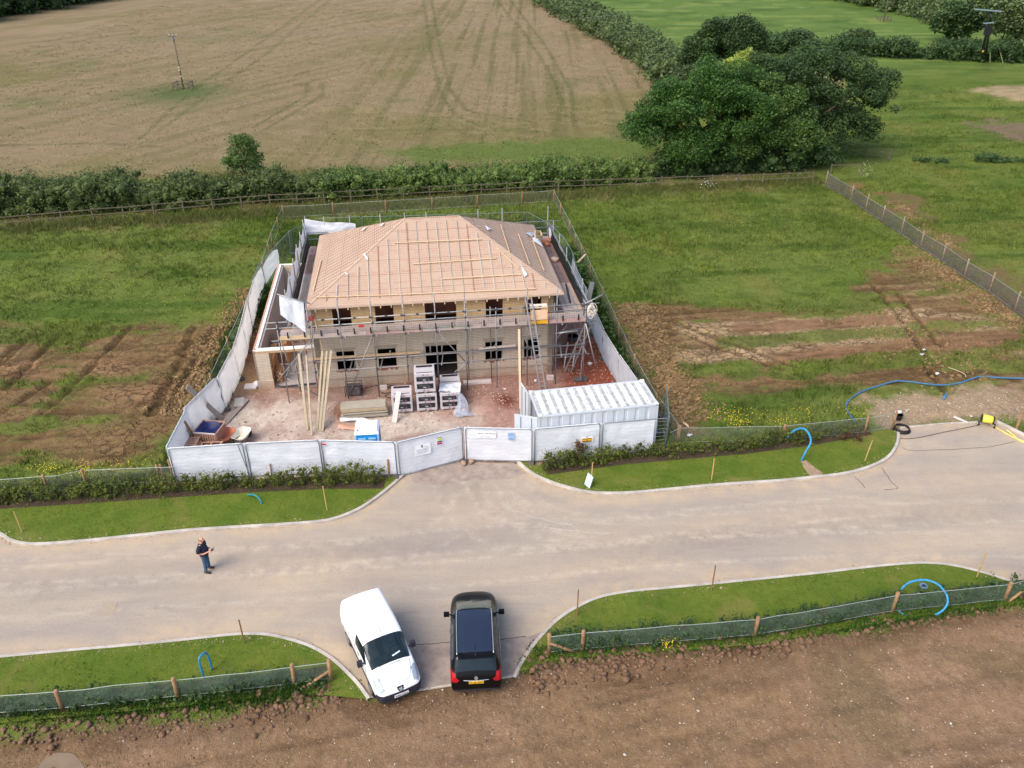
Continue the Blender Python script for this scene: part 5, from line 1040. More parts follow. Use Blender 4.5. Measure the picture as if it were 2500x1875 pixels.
for side, a_, b_, lb in (('F', (962, 593), (1175, 584), 'topmost long batten lying across the front slope'), ('F', (1008, 644.5), (1211, 630.5), 'middle long batten lying across the front slope'), ('F', (1081, 681), (1274, 669.5), 'lowest of the three long battens on the front slope'),
                         ('F', (769.5, 726), (905, 721), 'long batten near the front eave, left length'), ('F', (904, 722), (1308.5, 705), 'long batten near the front eave, right length'),
                         ('R', (1222.5, 548), (1244, 615), 'upper batten lying down the right hip slope'), ('R', (1266, 571), (1293, 645), 'middle batten lying down the right hip slope'), ('R', (1301, 587), (1328, 660), 'lowest batten lying down the right hip slope'),
                         ('L', (784, 634), (765, 711), 'batten lying down the left hip slope'), ('F', (1213, 606), (1266, 656), 'thin strip of pale batten beside the right hip')):
    loose(onplane(*a_, side, .07), onplane(*b_, side, .07), lb, nrm={'F': nF, 'R': nR, 'L': nL}[side], w_=.06 if side != 'F' else .05)
SCR = sheetmat('white_scrap', c(246, 246, 246, 1), c(236, 236, 238, 1), .2)
def scrap(pts, label, m_=SCR, name='membrane_scrap', cat='sheet scrap'):
    P = [Vector(p) for p in pts]; ctr = sum(P, Vector()) / len(P) + Vector((0, 0, .05)); mb = MB(); n = len(P)
    mb.add(P + [ctr], [(i, (i + 1) % n, n) for i in range(n)]); return tag(mb.build(name, m_, origin=P[0], solid=.006), label, cat, 'scraps on the roof')
scrap([onplane(1183.5, 550, 'R', .03), onplane(1191, 562, 'R', .1), onplane(1199.5, 558, 'R', .1)], 'small white scrap near the top of the right hip slope')
scrap([onplane(1271, 645, 'F', .05), onplane(1280, 676, 'F', .1), onplane(1288, 670, 'F', .12), onplane(1277, 652, 'F', .05)], 'white triangular scrap on the right hip line')
scrap([onplane(887, 620, 'F', .05), onplane(895, 634, 'F', .08), onplane(899, 631, 'F', .08), onplane(891, 618, 'F', .05)], 'short white offcut on the left hip line, the upper one')
scrap([onplane(841, 665, 'F', .05), onplane(847, 671, 'F', .08), onplane(850, 668, 'F', .06)], 'tiny white offcut on the left hip line, the lower one')
scrap([onplane(926, 551, 'L', .05), onplane(931, 552, 'L', .1), onplane(939, 544, 'L', .1), onplane(935, 545, 'L', .05)], 'curled pale scrap high on the left hip slope')
scrap([onplane(882, 564, 'L', .05), onplane(887, 562, 'L', .1), onplane(895, 554, 'L', .1), onplane(890, 556, 'L', .05)], 'curled pale scrap in the middle of the left hip slope')
scrap([onplane(1297, 577, 'R', .05), onplane(1303, 588, 'R', .08), onplane(1326, 603, 'R', .1), onplane(1314, 583, 'R', .12)], 'long white torn sheet on the right hip slope')
scrap([onplane(1283, 568, 'R', .06), onplane(1298, 578, 'R', .12), onplane(1308, 568, 'R', .2), onplane(1292, 567, 'R', .16)], 'crumpled silver sheet beside the roof hatch', mat('silver_sheet', c(190, 192, 200, 1), .35, .3, nz=(6, .3), bp=(5, .8, .05)))
# opening framed in timber at the right eave
hb = [onplane(*q, 'R', .12) for q in ((1306, 569), (1318, 568), (1324, 580), (1306, 580))]; hatch = thing('roof_hatch_frame', 'small timber frame standing on the right edge of the roof', 'frame', hb[0])
for i in range(4): mb = MB(); mb.beam(hb[i] - hb[0], hb[(i + 1) % 4] - hb[0], .07, .3); mb.build('side', TIM, hatch)

# ------------------------------------------------------------------ garage at the side of the house
gar = thing('garage', 'roofless brick garage shell with white cavity insulation left of the house', 'garage', HC, HR)
GX0, GX1, GY0, GY1, GZ = -10.45, -7.02, -4.85, 7.9, 2.4
wall('wall', (GX0, GY1), (GX0, GY0), -.1, GZ, .1, [], BRK, gar); wall('wall', (GX0 + .26, GY1), (GX0 + .26, GY0 + .3), -.1, GZ, .12, [], PLA, gar)
wall('wall', (GX1, GY1), (GX0 + .1, GY1), -.1, GZ, .3, [], BRK, gar)
mb = MB(); mb.box(GX0 + .42, GY0 + .15, -.1, .84, .3, GZ - .12 + .1); mb.box(GX0 + .42, GY0 - .02, -.1, .9, .04, .66); mb.build('pier', BRK, gar)
mb = MB(); mb.box(GX1 - .12, GY0 + .15, -.1, .24, .3, GZ - .12 + .1); mb.build('pier', BRK, gar)
mb = MB(); mb.box((GX0 + GX1) / 2, GY0 + .15, GZ - .125, GX1 - GX0, .3, .125); mb.build('lintel', mat('timber_formwork', c(186, 156, 120), .85, nz=(3, .15)), gar)
mb = MB(); mb.box(GX0 + .05, (GY0 + GY1) / 2, GZ + .002, .11, GY1 - GY0, .05); mb.build('pink_brick_course', BRKP, gar)
mb = MB(); mb.box(GX0 + .19, (GY0 + GY1) / 2 + .1, GZ - .05, .13, GY1 - GY0 - .35, .13); mb.box((GX0 + GX1) / 2 + .1, GY0 + .22, GZ + .003, GX1 - GX0 - .3, .12, .085); mb.box((GX0 + GX1) / 2, GY0 + .08, GZ + .003, GX1 - GX0 - .05, .08, .05); mb.box((GX0 + GX1) / 2, GY1 - .12, GZ + .003, GX1 - GX0 - .3, .12, .06); mb.build('insulation', INS, gar)
mb = MB(); mb.box((GX0 + GX1) / 2 + .1, (GY0 + GY1) / 2, -.1, GX1 - GX0 - .2, GY1 - GY0 - .1, .2); mb.build('floor_slab', SLAB, gar)
mb = MB(); P = smooth_path([(GX0 + .95, GY0 + .04, .13), (GX0 + 1.4, GY0 - .06, .1), (GX0 + 2.2, GY0 - .02, .12), (GX1 - .25, GY0 + .02, .13)], 5); mb.tube(P, .045, 6); mb.build('damp_membrane', mat('black_membrane', c(52, 52, 56), .5), gar)
# stacks of timber inside
def tstack(name, label, x, y, z, L, w_, h_, n, m_, rz=0, lean=0):
    p0 = W(x, y, z); r = thing(name, label, 'timber stack', p0, HR + rz); k = 0
    for j in range(n):
        mb = MB()
        for i in range(int(w_ / .12)):
            mb.box(-w_ / 2 + .06 + i * .12 + random.uniform(-.01, .01), random.uniform(-.12, .12), j * h_ / n, .1, L + random.uniform(-.1, .1), h_ / n * .82, 0, lean)
        mb.build('timber_layer', m_, r)
    return r
tstack('plank_stack', 'orange planks standing just inside the garage, against its left wall', GX0 + .72, -3.4, .1, 2.4, .36, 1.45, 5, TIMO); tstack('plank_stack', 'short orange planks piled beside the taller stack in the garage', GX0 + 1.12, -3.9, .1, 1.1, .36, .75, 5, TIMO); tstack('plank_stack', 'orange planks deeper inside the garage behind the first stack', GX0 + 1.25, -1.4, .1, 2.0, .5, 1.5, 6, TIMO)
tb = thing('trestle_board', 'upright orange board leaning deep in the garage', 'board', W(GX0 + 1.9, .6, .1), HR); mb = MB(); mb.box(0, 0, 0, .9, .05, 1.7, 0, -.15); mb.build('board', TIMO, tb); mb = MB(); mb.box(-.55, .1, 0, .06, .06, 1.5, 0, -.15, .12); mb.box(.55, .1, 0, .06, .06, 1.5, 0, -.15, -.12); mb.build('leg', TIMO, tb)

# ------------------------------------------------------------------ scaffolding
scf = thing('scaffolding', 'galvanised tube scaffolding with boarded deck wrapped round the house', 'scaffolding', HC, HR)
SCT = mat('scaffold_tube', c(150, 146, 145), .5, .35, nz=(7, .2)); SCL = mat('bright_tube', c(172, 172, 170), .45, .35, nz=(7, .15)); BRD = mat('scaffold_board', c(188, 170, 160), .85, nz=(2.5, .14), bp=(9, .3)); BRDP = mat('pink_board', c(190, 152, 144), .85, nz=(2.5, .16)); BRDB = mat('plum_board', c(146, 122, 118), .85, nz=(2.5, .2)); BG = mat('brick_guard_wire', c(112, 106, 104), .6, .2); BLKC = mat('black_clip', (.015, .015, .016), .6)
def T(a, b_, name='ledger', r_=.033, m_=SCT): mb = MB(); mb.tube([a, b_], r_, 7); return mb.build(name, m_, scf, True)
YO, YI = -6.6, -5.46; XO, XI = -8.1, -7.25; XRO, XRI = 8.15, 7.0; YBO = 6.6; DZ = 3.93
for x, zt in ((-8.6, 5.0), (-6.95, 6.05), (-5.35, 6.15), (-3.65, 5.9), (-1.95, 6.1), (-.28, 6.1), (1.32, 6.1), (3.0, 5.06), (4.72, 6.1), (6.35, 6.15), (7.95, 5.1)): T((x, YO, 0), (x, YO, zt), 'standard')
for x in (-6.95, -3.7, -1.97, 1.5, 2.8, 4.55, 6.42): T((x, YI, 0), (x, YI, 4.6), 'standard')
for z, x0, x1 in ((1.83, -8.9, 8.3), (2.43, -8.7, 8.0), (3.86, -9.0, 8.6), (4.6, -9.2, 8.5), (4.94, -9.2, 8.7)): T((x0, YO + .05, z), (x1, YO + .05, z), 'ledger', m_=SCL if z > 4.5 else SCT)
for z in (1.95, 3.8): T((-7.2, YI - .05, z), (6.8, YI - .05, z), 'ledger')
for x in np.arange(-8.6, 8.2, 1.68):
    T((x + .12, YO - .25, 3.9), (x + .12, YI + .15, 3.9), 'transom'); T((x + .12, YO - .2, 1.85), (x + .3, YI + .1, 1.95), 'transom')
for a, b_ in (((-5.3, YO + .09, .2), (-3.7, YO + .09, 3.8)), ((1.3, YO + .09, 1.75), (-.25, YO + .09, 3.85)), ((-9.0, YO - .06, 1.5), (-6.9, YO - .06, 3.9)), ((-8.5, YO - .06, 3.8), (-8.2, YO - .06, 2.0)), ((-8.5, YO - .06, 1.6), (-6.6, YO - .06, 0.05)), ((1.35, YO - .05, 1.9), (.5, YO - .05, .9))): T(a, b_, 'brace')
for x, z0, z1, dx in ((-1.0, 1.8, 2.5, .02), (-.62, 1.85, 2.5, -.02), (.0, 1.85, 2.5, .03), (2.9, 1.8, 2.65, .25), (2.45, 1.8, 2.4, -.1), (5.0, 1.75, 2.7, -.3), (-4.95, 1.3, 2.5, .25), (-4.6, 1.3, 2.4, -.15), (-2.9, 1.8, 2.4, .04)): T((x, YI, z0), (x + dx, YI - .25, z1), 'transom', m_=SCL)
mb = MB(); mb.beam((-7.5, YI - .12, 2.12), (-1.2, YI - .12, 2.1), .2, .04); mb.build('guard_board', TIM, scf); mb = MB(); mb.beam((2.1, YI - .12, 2.08), (4.2, YI - .12, 2.15), .2, .04); mb.build('guard_board', LTB, scf)
# deck: five boards wide at the front, then round the sides
def boards(x0, x1, y0, y1, z, along_x, m_, n):
    for i in range(n):
        mb = MB()
        if along_x:
            w_ = (y1 - y0) / n; mb.box((x0 + x1) / 2 + random.uniform(-.03, .03), y0 + w_ * (i + .5), z + random.uniform(0, .006), x1 - x0 - .02, w_ * .93, .038)
        else:
            w_ = (x1 - x0) / n; mb.box(x0 + w_ * (i + .5), (y0 + y1) / 2, z + random.uniform(0, .006), w_ * .93, y1 - y0 - .02, .038)
        mb.build('deck_board', m_, scf)
for x0, x1, m_ in ((-8.6, -6.8, BRD), (-6.8, -3.0, BRD), (-3.0, .8, BRD), (.8, 4.6, BRD), (4.6, 8.0, BRD)): boards(x0, x1, YO + .05, YI - .02, DZ, True, m_, 4)
boards(XO + .05, XI, -5.4, -1.2, DZ, False, BRD, 3); boards(XO + .05, XI, -1.2, 2.2, DZ, False, PLA, 2); boards(XO + .05, XI + .1, 2.2, 5.4, DZ, False, BRDB, 4); boards(XO + .1, XI + .1, 5.4, 6.9, DZ, False, BRDP, 4)
boards(XRI, XRO - .05, -5.4, -1.4, DZ, False, BRD, 4); boards(XRI, XRO - .05, -1.4, 2.2, DZ, False, BRDB, 4); boards(XRI, XRO - .05, 2.2, 6.0, DZ, False, BRDB, 4); boards(-7, 8.1, 5.75, 6.6, DZ, True, BRDP, 3)
for x0, x1, m_ in ((-8.62, -6.85, TIM), (-6.8, -4.0, BRD), (-4.0, -1.0, BRDP), (-1.0, 2.2, BRD), (2.2, 5.0, BRD), (5.0, 8.0, BRDP)):
    mb = MB(); mb.box((x0 + x1) / 2, YO + .02, DZ - .03, x1 - x0 - .03, .04, .22); mb.build('toe_board', m_, scf)
mb = MB(); mb.box(XRO - .06, .3, DZ, .03, 11.6, .22); mb.build('toe_board', TIMO, scf)
mb = MB(); mb.box(-1.0, YO - .02, DZ + .16, 5.5, .02, .02); mb.build('green_strap', mat('green_rope', c(70, 130, 96, 1), .6), scf)
for i in range(19):
    x = -8.1 + i * .87; mb = MB(); mb.box(x, YO - .05, DZ + .1, .075, .03, .34); mb.build('guard_clip', BLKC, scf)
def guard(a, b_, z0, z1, m_=BG, nh=5, sp_=.1, w_=.008, name='brick_guard'):
    a = Vector(a); b_ = Vector(b_); L = (b_ - a).length; d = (b_ - a) / L; mb = MB()
    for i in range(nh): z = z0 + (z1 - z0) * i / (nh - 1); mb.beam(a + Vector((0, 0, z)), b_ + Vector((0, 0, z)), w_, w_)
    for i in range(int(L / sp_)): q = a + d * i * sp_; mb.beam(q + Vector((0, 0, z0)), q + Vector((0, 0, z1)), w_, w_)
    return mb.build(name, m_, scf)
for i in range(9): x = -6.9 + i * 1.68; guard((x, YO + .01, 0), (x + 1.6, YO + .01, 0), DZ + .12, DZ + .62)
for x, y in ((XO, -5.4), (XO, -3.2), (XO, -1.0), (XO, 1.2), (XO, 3.4), (XO, 5.6), (XO, 6.9), (-6.86, 6.6), (-5.2, 6.6), (-3.2, 6.6), (-1.6, 6.6), (-.17, 6.6), (3.3, 6.6), (4.93, 6.6), (8.05, 6.6), (8.15, 5.0), (8.15, 2.6), (8.15, 0.2), (8.15, -2.2), (8.15, -4.6)):
    T((x, y, 0), (x, y, 6.1 if y > 6 else (6.3 if x < 0 else 5.6)), 'standard')
for z in (1.9, 3.85, 4.6, 5.0): T((XO + .05, -6.6, z), (XO + .05, 6.9, z), 'ledger'); T((XRO - .05, -6.6, z), (XRO - .05, 6.9, z), 'ledger'); 
for z in (3.85, 4.6, 5.05): T((-8.3, YBO - .05, z), (8.8, YBO - .05, z), 'ledger', m_=SCL)
for z in (4.4,): T((7.0, 6.0, z), (8.4, 6.0, z), 'ledger', m_=SCL)
T((XRO, 6.7, 4.75), (XRO, 1.6, 4.75), 'ledger', m_=SCL)
CPL = mat('coupler_steel', (.09, .085, .08), .6, .3)
for x in (-8.6, -6.95, -5.35, -3.65, -1.95, -.28, 1.32, 3.0, 4.72, 6.35, 7.95):
    for z in (1.83, 2.43, 3.86, 4.6, 4.94): mb = MB(); mb.box(x + .02, YO - .01, z - .05, .1, .12, .09); mb.build('coupler', CPL, scf)
for x in np.arange(-6.2, 6.2, .83):
    for z in (4.94,): mb = MB(); mb.box(x, YO + .03, z - .04, .16, .08, .08); mb.build('coupler', CPL, scf)
# dark plastic guards along both sides
GN = netmat('black_guard_net', c(34, 34, 36), .8, 5.0)
def ngrid(name, f, nu, nv, m_, par, smooth=True):
    vs = [f(i / nu, j / nv) for j in range(nv + 1) for i in range(nu + 1)]; mb = MB()
    mb.add(vs, [(j * (nu + 1) + i, j * (nu + 1) + i + 1, (j + 1) * (nu + 1) + i + 1, (j + 1) * (nu + 1) + i) for j in range(nv) for i in range(nu)]); return mb.build(name, m_, par, smooth)
ngrid('guard_net', lambda u, v: (XO + .07, -5.4 + u * 12.1, 4.05 + v * (.85 + .12 * math.sin(u * 40))), 30, 2, GN, scf); ngrid('guard_net', lambda u, v: (XRO - .08, -4.9 + u * 11.4, 4.05 + v * (.75 + .12 * math.sin(u * 37))), 30, 2, GN, scf)
for s_, x_ in ((1, XO + .07), (-1, XRO - .08)): guard((x_, -5.3, 0), (x_, 6.6, 0), DZ + .12, DZ + .9, BLKC, 9, .1, .011)
# white sheets tied to the scaffold
def wr(u, v, a=.1, k=5): return (fb(np.array(u * k), np.array(v * k * .7), 1, 3, 1) - .5) * a * 2
ngrid('debris_sheet', lambda u, v: (XO - .04 + float(wr(u, v, .08, 9)), -5.4 + u * 12.2, (4.95 + .1 * math.sin(u * 20)) * (1 - v) + v * (6.1 - .35 * abs(math.sin(u * 17)) - .1 * u)), 50, 8, WSHB, scf)
sf = [(-8.21, 6.55), (-7.04, 6.0), (-7.02, 4.45), (-7.25, 4.2), (-8.3, 5.4)]
ngrid('debris_sheet', lambda u, v: ((-8.22 + u * 1.18) * (1 - v) + v * (-8.3 + u * 1.15), YO - .06 + float(wr(u + 3, v, .1, 3)), (6.55 - .5 * u) * (1 - v) + v * (5.45 - 1.15 * u)), 14, 12, WSHB, scf)
ngrid('debris_sheet', lambda u, v: (XO + u * 3.25, YBO - .06 + float(wr(u + 7, v, .1, 5)), 4.95 * (1 - v) + v * (6.05 - .65 * u ** 1.3 - .12 * math.sin(u * 5))), 24, 8, WSHB, scf)
T((-8.3, YO - .1, 6.62), (-6.7, YO - .1, 5.98), 'ledger', m_=SCL)
# gin wheel, access gate, ladders
gw = thing('gin_wheel', 'red pulley wheel hanging from the scaffold at the left corner of the eave', 'pulley', W(-6.75, -6.7, 5.15), HR); mb = MB(); mb.tube([(0, -.04, 0), (0, .04, 0)], .15, 16); mb.build('wheel', mat('oxide_red', c(150, 56, 52, 1), .6), gw); mb = MB(); mb.tube([(0, -.07, 0), (0, -.07, .3), (0, .07, .3), (0, .07, 0)], .02, 6); mb.tube([(0, 0, .3), (0, 0, .55)], .02, 6); mb.build('hanger', SCT, gw); mb = MB(); mb.tube([(.0, 0, -.15), (-.1, 0, -.9)], .012, 5); mb.build('rope', TIMY, gw)
ag = thing('access_gate', 'pale orange and yellow loading gate fixed on the scaffold front', 'gate', W(5.35, -6.72, DZ + .0), HR); PKY = mat('faded_orange_mesh', c(236, 196, 160, 1), .6, nz=(5, .1)); OY = mat('amber_plastic', c(226, 168, 30, 1), .45)
mb = MB(); mb.box(0, 0, .05, .92, .03, .2); mb.build('toe_panel', OY, ag, bevel=.01); mb = MB(); mb.box(0, 0, .3, .86, .012, .6); mb.build('mesh_panel', PKY, ag); mb = MB(); mb.box(0, .22, 1.0, .95, .4, .04, 0, .15); mb.build('top_flap', mat('cream_panel', c(228, 214, 190, 1), .5), ag, bevel=.01)
mb = MB(); mb.tube([(-.46, 0, 0), (-.46, 0, 1.05), (.46, 0, 1.05), (.46, 0, 0)], .025, 6); mb.build('frame', mat('orange_frame', c(232, 170, 110, 1), .5), ag)
def ladder(name, a, b_, wd, label, m_, rung=.28, dir_=None):
    a = Vector(a); b_ = Vector(b_); L = (b_ - a).length; d = (b_ - a) / L; s_ = (dir_ or Vector((1, 0, 0))); s_ = s_ * wd / 2; r = thing(name, label, 'ladder', a)
    for k in (-1, 1): mb = MB(); mb.beam(s_ * k, s_ * k + d * L, .035, .08); mb.build('stile', m_, r)
    mb = MB(); n = int(L / rung)
    for i in range(1, n): mb.tube([d * i * rung - s_, d * i * rung + s_], .016, 6)
    mb.build('rungs', m_, r); return r
hx = Vector((math.cos(HR), math.sin(HR), 0))
LADM = mat('aluminium', c(180, 184, 186), .4, .5, nz=(6, .1))
ladder('ladder', tuple(W(5.55, -7.2, 0)), tuple(W(4.75, -6.72, 5.6)), .32, 'tall aluminium ladder tied to the scaffold by the right windows', LADM, dir_=hx)
ladder('ladder', tuple(W(7.3, -5.4, .0)), tuple(W(8.35, -6.2, 3.9)), .38, 'grey ladder inside the right end bay of the scaffold', SCT, dir_=hx)
# extra lattice in the right bay
for a, b_ in (((6.5, YI, 2.7), (8.0, YI, 2.9)), ((6.5, -5.0, 1.0), (8.1, -5.0, 1.05)), ((6.6, -4.4, .5), (8.2, -4.4, .5)), ((6.9, -6.3, .9), (7.3, -5.2, 1.9)), ((7.4, -6.3, .9), (7.8, -5.2, 1.9)), ((7.9, -6.3, .9), (8.3, -5.2, 1.9)), ((6.3, -6.5, 3.2), (7.6, -6.5, 3.3)), ((6.6, -5.3, 2.2), (7.2, -5.3, 3.1)), ((7.9, -6.5, 4.9), (9.0, -6.2, 5.3)), ((7.95, -6.6, 3.9), (8.6, -6.9, 1.2))): T(a, b_, 'transom', m_=SCL)
cr = thing('rope_coil', 'coil of cream rope hung on the right corner of the scaffold', 'rope', W(8.25, -6.72, 4.55), HR); mb = MB()
for k in range(9):
    R_ = .27 + random.uniform(-.08, .02); t0 = random.uniform(0, 6.28); ox, oz = random.uniform(-.06, .06), random.uniform(-.16, .1)
    mb.tube([(ox + R_ * .85 * math.cos(t0 + t), random.uniform(-.03, .03) - k * .012, oz + R_ * 1.35 * math.sin(t0 + t)) for t in np.linspace(0, 6.28, 22)], .02, 5, closed=False)
for k in range(4): mb.tube([(random.uniform(-.22, .22), -.1, random.uniform(-.25, .25)), (random.uniform(-.1, .1), -.12, 0), (random.uniform(-.22, .22), -.1, random.uniform(-.4, .2))], .02, 5)
mb.build('rope', mat('cream_rope', c(220, 208, 192, 1), .8, nz=(8, .15)), cr)
pb = MB(); pb.beam(W(8.4, -4.9, 3.9), W(8.75, -4.5, 5.3), .3, .05); tag(pb.build('grey_plank', mat('grey_plastic', c(92, 94, 98), .5), origin=W(8.4, -4.9, 3.9)), 'dark grey plank standing up behind the rope coil', 'plank')
# things lying on the decks
def onDeck(lx, ly, z=DZ + .045): return W(lx, ly, z)
t = thing('mixing_tub', 'pale round tub on the right scaffold deck', 'tub', onDeck(7.75, 2.0)); mb = MB(); mb.tube([(0, 0, 0), (0, 0, .25)], [.2, .27], 16); mb.build('tub', mat('pale_tub', c(222, 190, 168, 1), .6), t, True)
mb = MB(); P0 = onDeck(7.6, 5.1); V_, F_ = rocks(np.array([[0, 0, .15], [.3, .3, .12], [-.25, .35, .1], [.15, -.35, .1]]), np.array([.32, .28, .25, .24])); o_ = npmesh('orange_sack_heap', V_, F_, mat('terracotta_sack', c(176, 116, 88, 1), .8, nz=(5, .3))); o_.location = P0; tag(o_, 'heap of crumpled orange sacks behind the roof hatch', 'sacks')
scrap([W(8.0, 5.9, 4.9), W(8.0, 4.9, 5.0), W(8.12, 5.2, 4.3), W(8.0, 5.7, 4.2)], 'small white flap hanging on the right back corner guard')
mb = MB(); mb.beam(onDeck(7.8, -1.6), onDeck(7.55, -4.3), .12, .06); tag(mb.build('steel_pole', mat('dark_steel', c(74, 74, 80), .5, .3), origin=onDeck(7.8, -1.6)), 'dark pole lying on the right scaffold deck', 'pole')
mb = MB(); mb.box(0, 0, 0, .38, 1.3, .12); o_ = mb.build('slate_box', mat('slate_grey', c(96, 106, 112), .6), bevel=.01); o_.location = onDeck(-7.65, -2.9); o_.rotation_euler[2] = HR; tag(o_, 'blue grey box on the left scaffold deck', 'box')
t = thing('red_crate', 'small red tray on the front scaffold deck by the second window', 'tray', onDeck(-4.3, -5.7), HR); mb = MB(); mb.box(0, 0, 0, .26, .18, .08); mb.build('tray', RED, t); 
mb = MB(); mb.tube([tuple(onDeck(7.1 + .25 * math.cos(t), -4.7 + .2 * math.sin(t))) for t in np.linspace(0, 9, 24)], .012, 5); tag(mb.build('lilac_cable', mat('lilac_cable', c(196, 180, 214, 1), .5), origin=onDeck(7.1, -4.7)), 'loop of pale lilac cable on the right scaffold deck', 'cable')
mb = MB(); mb.beam(G(1411, 640, 1.95), G(1429, 621, 2.0), .12, .04); tag(mb.build('pale_plank', TIM, origin=G(1411, 640, 1.95)), 'short new plank sticking out over the right hoarding', 'plank')

# ------------------------------------------------------------------ shipping container
CT = thing('shipping_container', 'dirty white corrugated container behind the front right hoarding', 'container', (1.27, 33.72, 0), RAD(10.2))
CW = mat('container_white', c(206, 212, 218), .5, nz=(2, .05), bp=(3, .1, .02)); CWR, nt, p = newmat('container_roof_paint'); tc = nt.nodes.new('ShaderNodeTexCoord').outputs['Object']
n1 = noise_node(nt, tc, 1.4, 6, .75, .5); n2 = noise_node(nt, tc, 9, 5, .7); f = math_node(nt, 'MULTIPLY', ramp(nt, n1.outputs[0], .38, .62), ramp(nt, n2.outputs[0], .35, .6)); nt.links.new(mixc(nt, f, c(250, 250, 250, 1), c(176, 176, 174)), p.inputs['Base Color']); p.inputs['Roughness'].default_value = .6
CWD = mat('lichen_white', c(204, 204, 198), .8, nz=(4, .2), rgb2=c(160, 160, 154))
L_, W_, H_ = 6.06, 2.44, 2.59
mb = MB(); prof = []; x = .12
while x < L_ - .12:   # corrugated long walls
    for dx, dy in ((0, 0), (.33, 0), (.38, .035), (.5, .035), (.55, 0)): prof.append((min(x + dx, L_ - .1), dy))
    x += .55
for y0, sg in ((0.02, 1), (W_ - .02, -1)):
    vs = [(x, y0 + sg * d, z) for z in (.15, H_ - .1) for x, d in prof]; n = len(prof); mb.add(vs, [(i, i + 1, n + i + 1, n + i) for i in range(n - 1)])
mb.quad((L_ - .03, 0, .1), (L_ - .03, W_, .1), (L_ - .03, W_, H_ - .05), (L_ - .03, 0, H_ - .05)); mb.build('wall', CW, CT)
mb = MB(); 
for y in (.05, W_ - .05):
    mb.box(L_ / 2, y, H_ - .12, L_, .1, .1); mb.box(L_ / 2, y, 0, L_, .1, .15)
    for x in (.05, L_ - .05): mb.box(x, y, 0, .1, .1, H_ - .02)
for x in (.05, L_ - .05): mb.box(x, W_ / 2, H_ - .12, .1, W_, .1); mb.box(x, W_ / 2, 0, .1, W_, .15)
mb.build('frame', CW, CT, bevel=.008)
for x in (.1, L_ - .1):
    for y in (.09, W_ - .09): mb = MB(); mb.box(x, y, H_ - .1, .2, .18, .12); mb.build('corner_casting', CWR, CT, bevel=.01)
mb = MB(); mb.box(L_ / 2, W_ / 2, H_ - .075, L_ - .2, W_ - .2, .03); mb.build('roof', CWD, CT)
for i in range(13): mb = MB(); x = .42 + i * .435; mb.add([(x - .13, .14, H_ - .043), (x - .09, .14, H_ - .015), (x + .09, .14, H_ - .015), (x + .13, .14, H_ - .043), (x - .13, W_ - .14, H_ - .043), (x - .09, W_ - .14, H_ - .015), (x + .09, W_ - .14, H_ - .015), (x + .13, W_ - .14, H_ - .043)], [(0, 1, 5, 4), (1, 2, 6, 5), (2, 3, 7, 6), (0, 3, 2, 1), (4, 5, 6, 7)]); mb.build('roof_rib', CWR, CT)
mb = MB(); mb.box(L_ / 2, W_ / 2, .1, L_ - .3, W_ - .2, .06); mb.build('floor', DKW, CT)
for k, (y, a, m_) in enumerate(((.06, RAD(152), CW), (W_ - .06, RAD(98), CW))):
    mb = MB(); e = Vector((math.cos(a), math.sin(a), 0)); o_ = Vector((-.03, y, 0)); mb.beam(o_ + Vector((0, 0, 1.3)), o_ + e * 1.17 + Vector((0, 0, 1.3)), .05, 2.38)
    dr = mb.build('door', m_, CT, bevel=.01); mb = MB(); n_ = Vector((-e.y, e.x, 0)) * .045
    for t in (.3, .85): mb.tube([o_ + e * t + n_ + Vector((0, 0, .2)), o_ + e * t + n_ + Vector((0, 0, 2.4))], .018, 6)
    mb.build('lock_bar', GALV, dr)

# ------------------------------------------------------------------ portable toilet
LOO = thing('portable_toilet', 'bright blue portable toilet with a white roof behind the front hoarding', 'portable toilet', (-7.0, 33.52, 0), RAD(5)); BLU = mat('toilet_blue', c(20, 136, 196, 1), .4, nz=(4, .1)); BLL = mat('pale_blue_plastic', c(150, 192, 220, 1), .4); RW = mat('white_plastic', c(250, 250, 250, 1), .4, nz=(2, .02)); GRS = mat('grey_plastic_side', c(150, 156, 166), .5)
mb = MB(); mb.box(0, 0, .12, 1.08, 1.08, 1.98); mb.build('cabin', BLU, LOO, bevel=.03); mb = MB(); mb.box(0, 0, 2.1, 1.16, 1.16, .05); mb.add([(-.58, -.58, 2.15), (.58, -.58, 2.15), (.58, .58, 2.15), (-.58, .58, 2.15), (-.48, -.46, 2.27), (.48, -.46, 2.27), (.48, .46, 2.27), (-.48, .46, 2.27)], [(0, 1, 5, 4), (1, 2, 6, 5), (2, 3, 7, 6), (3, 0, 4, 7), (4, 5, 6, 7)]); mb.build('roof', RW, LOO, bevel=.02)
mb = MB(); mb.box(0, 0, 0, 1.1, 1.1, .12); mb.build('base', GRS, LOO); mb = MB(); mb.tube([(-.42, -.4, 2.2), (-.42, -.4, 2.3)], .045, 10); mb.build('vent_pipe', BLK, LOO)
dd = MB(); dd.box(.0, -.55, .18, .82, .03, 1.8); dr = dd.build('door', BLU, LOO, bevel=.01)
for x in (-.24, .24): mb = MB(); mb.box(x, -.572, 1.83, .36, .015, .1); mb.build('vent_grille', BLL, dr)
mb = MB(); mb.box(0, -.572, 1.5, .5, .012, .16); sg = mb.build('plate', mat('cream_plate', c(236, 226, 170, 1), .5), dr); bars(sg, [(-.1, 1.6, .2, .04, BLK), (.12, 1.6, .16, .04, BLK)], -.581)
for x in (-.53, .53):
    for y in (-.53, .53): mb = MB(); mb.box(x, y, .1, .07, .07, 2.0); mb.build('corner_post', BLL, LOO, bevel=.01)
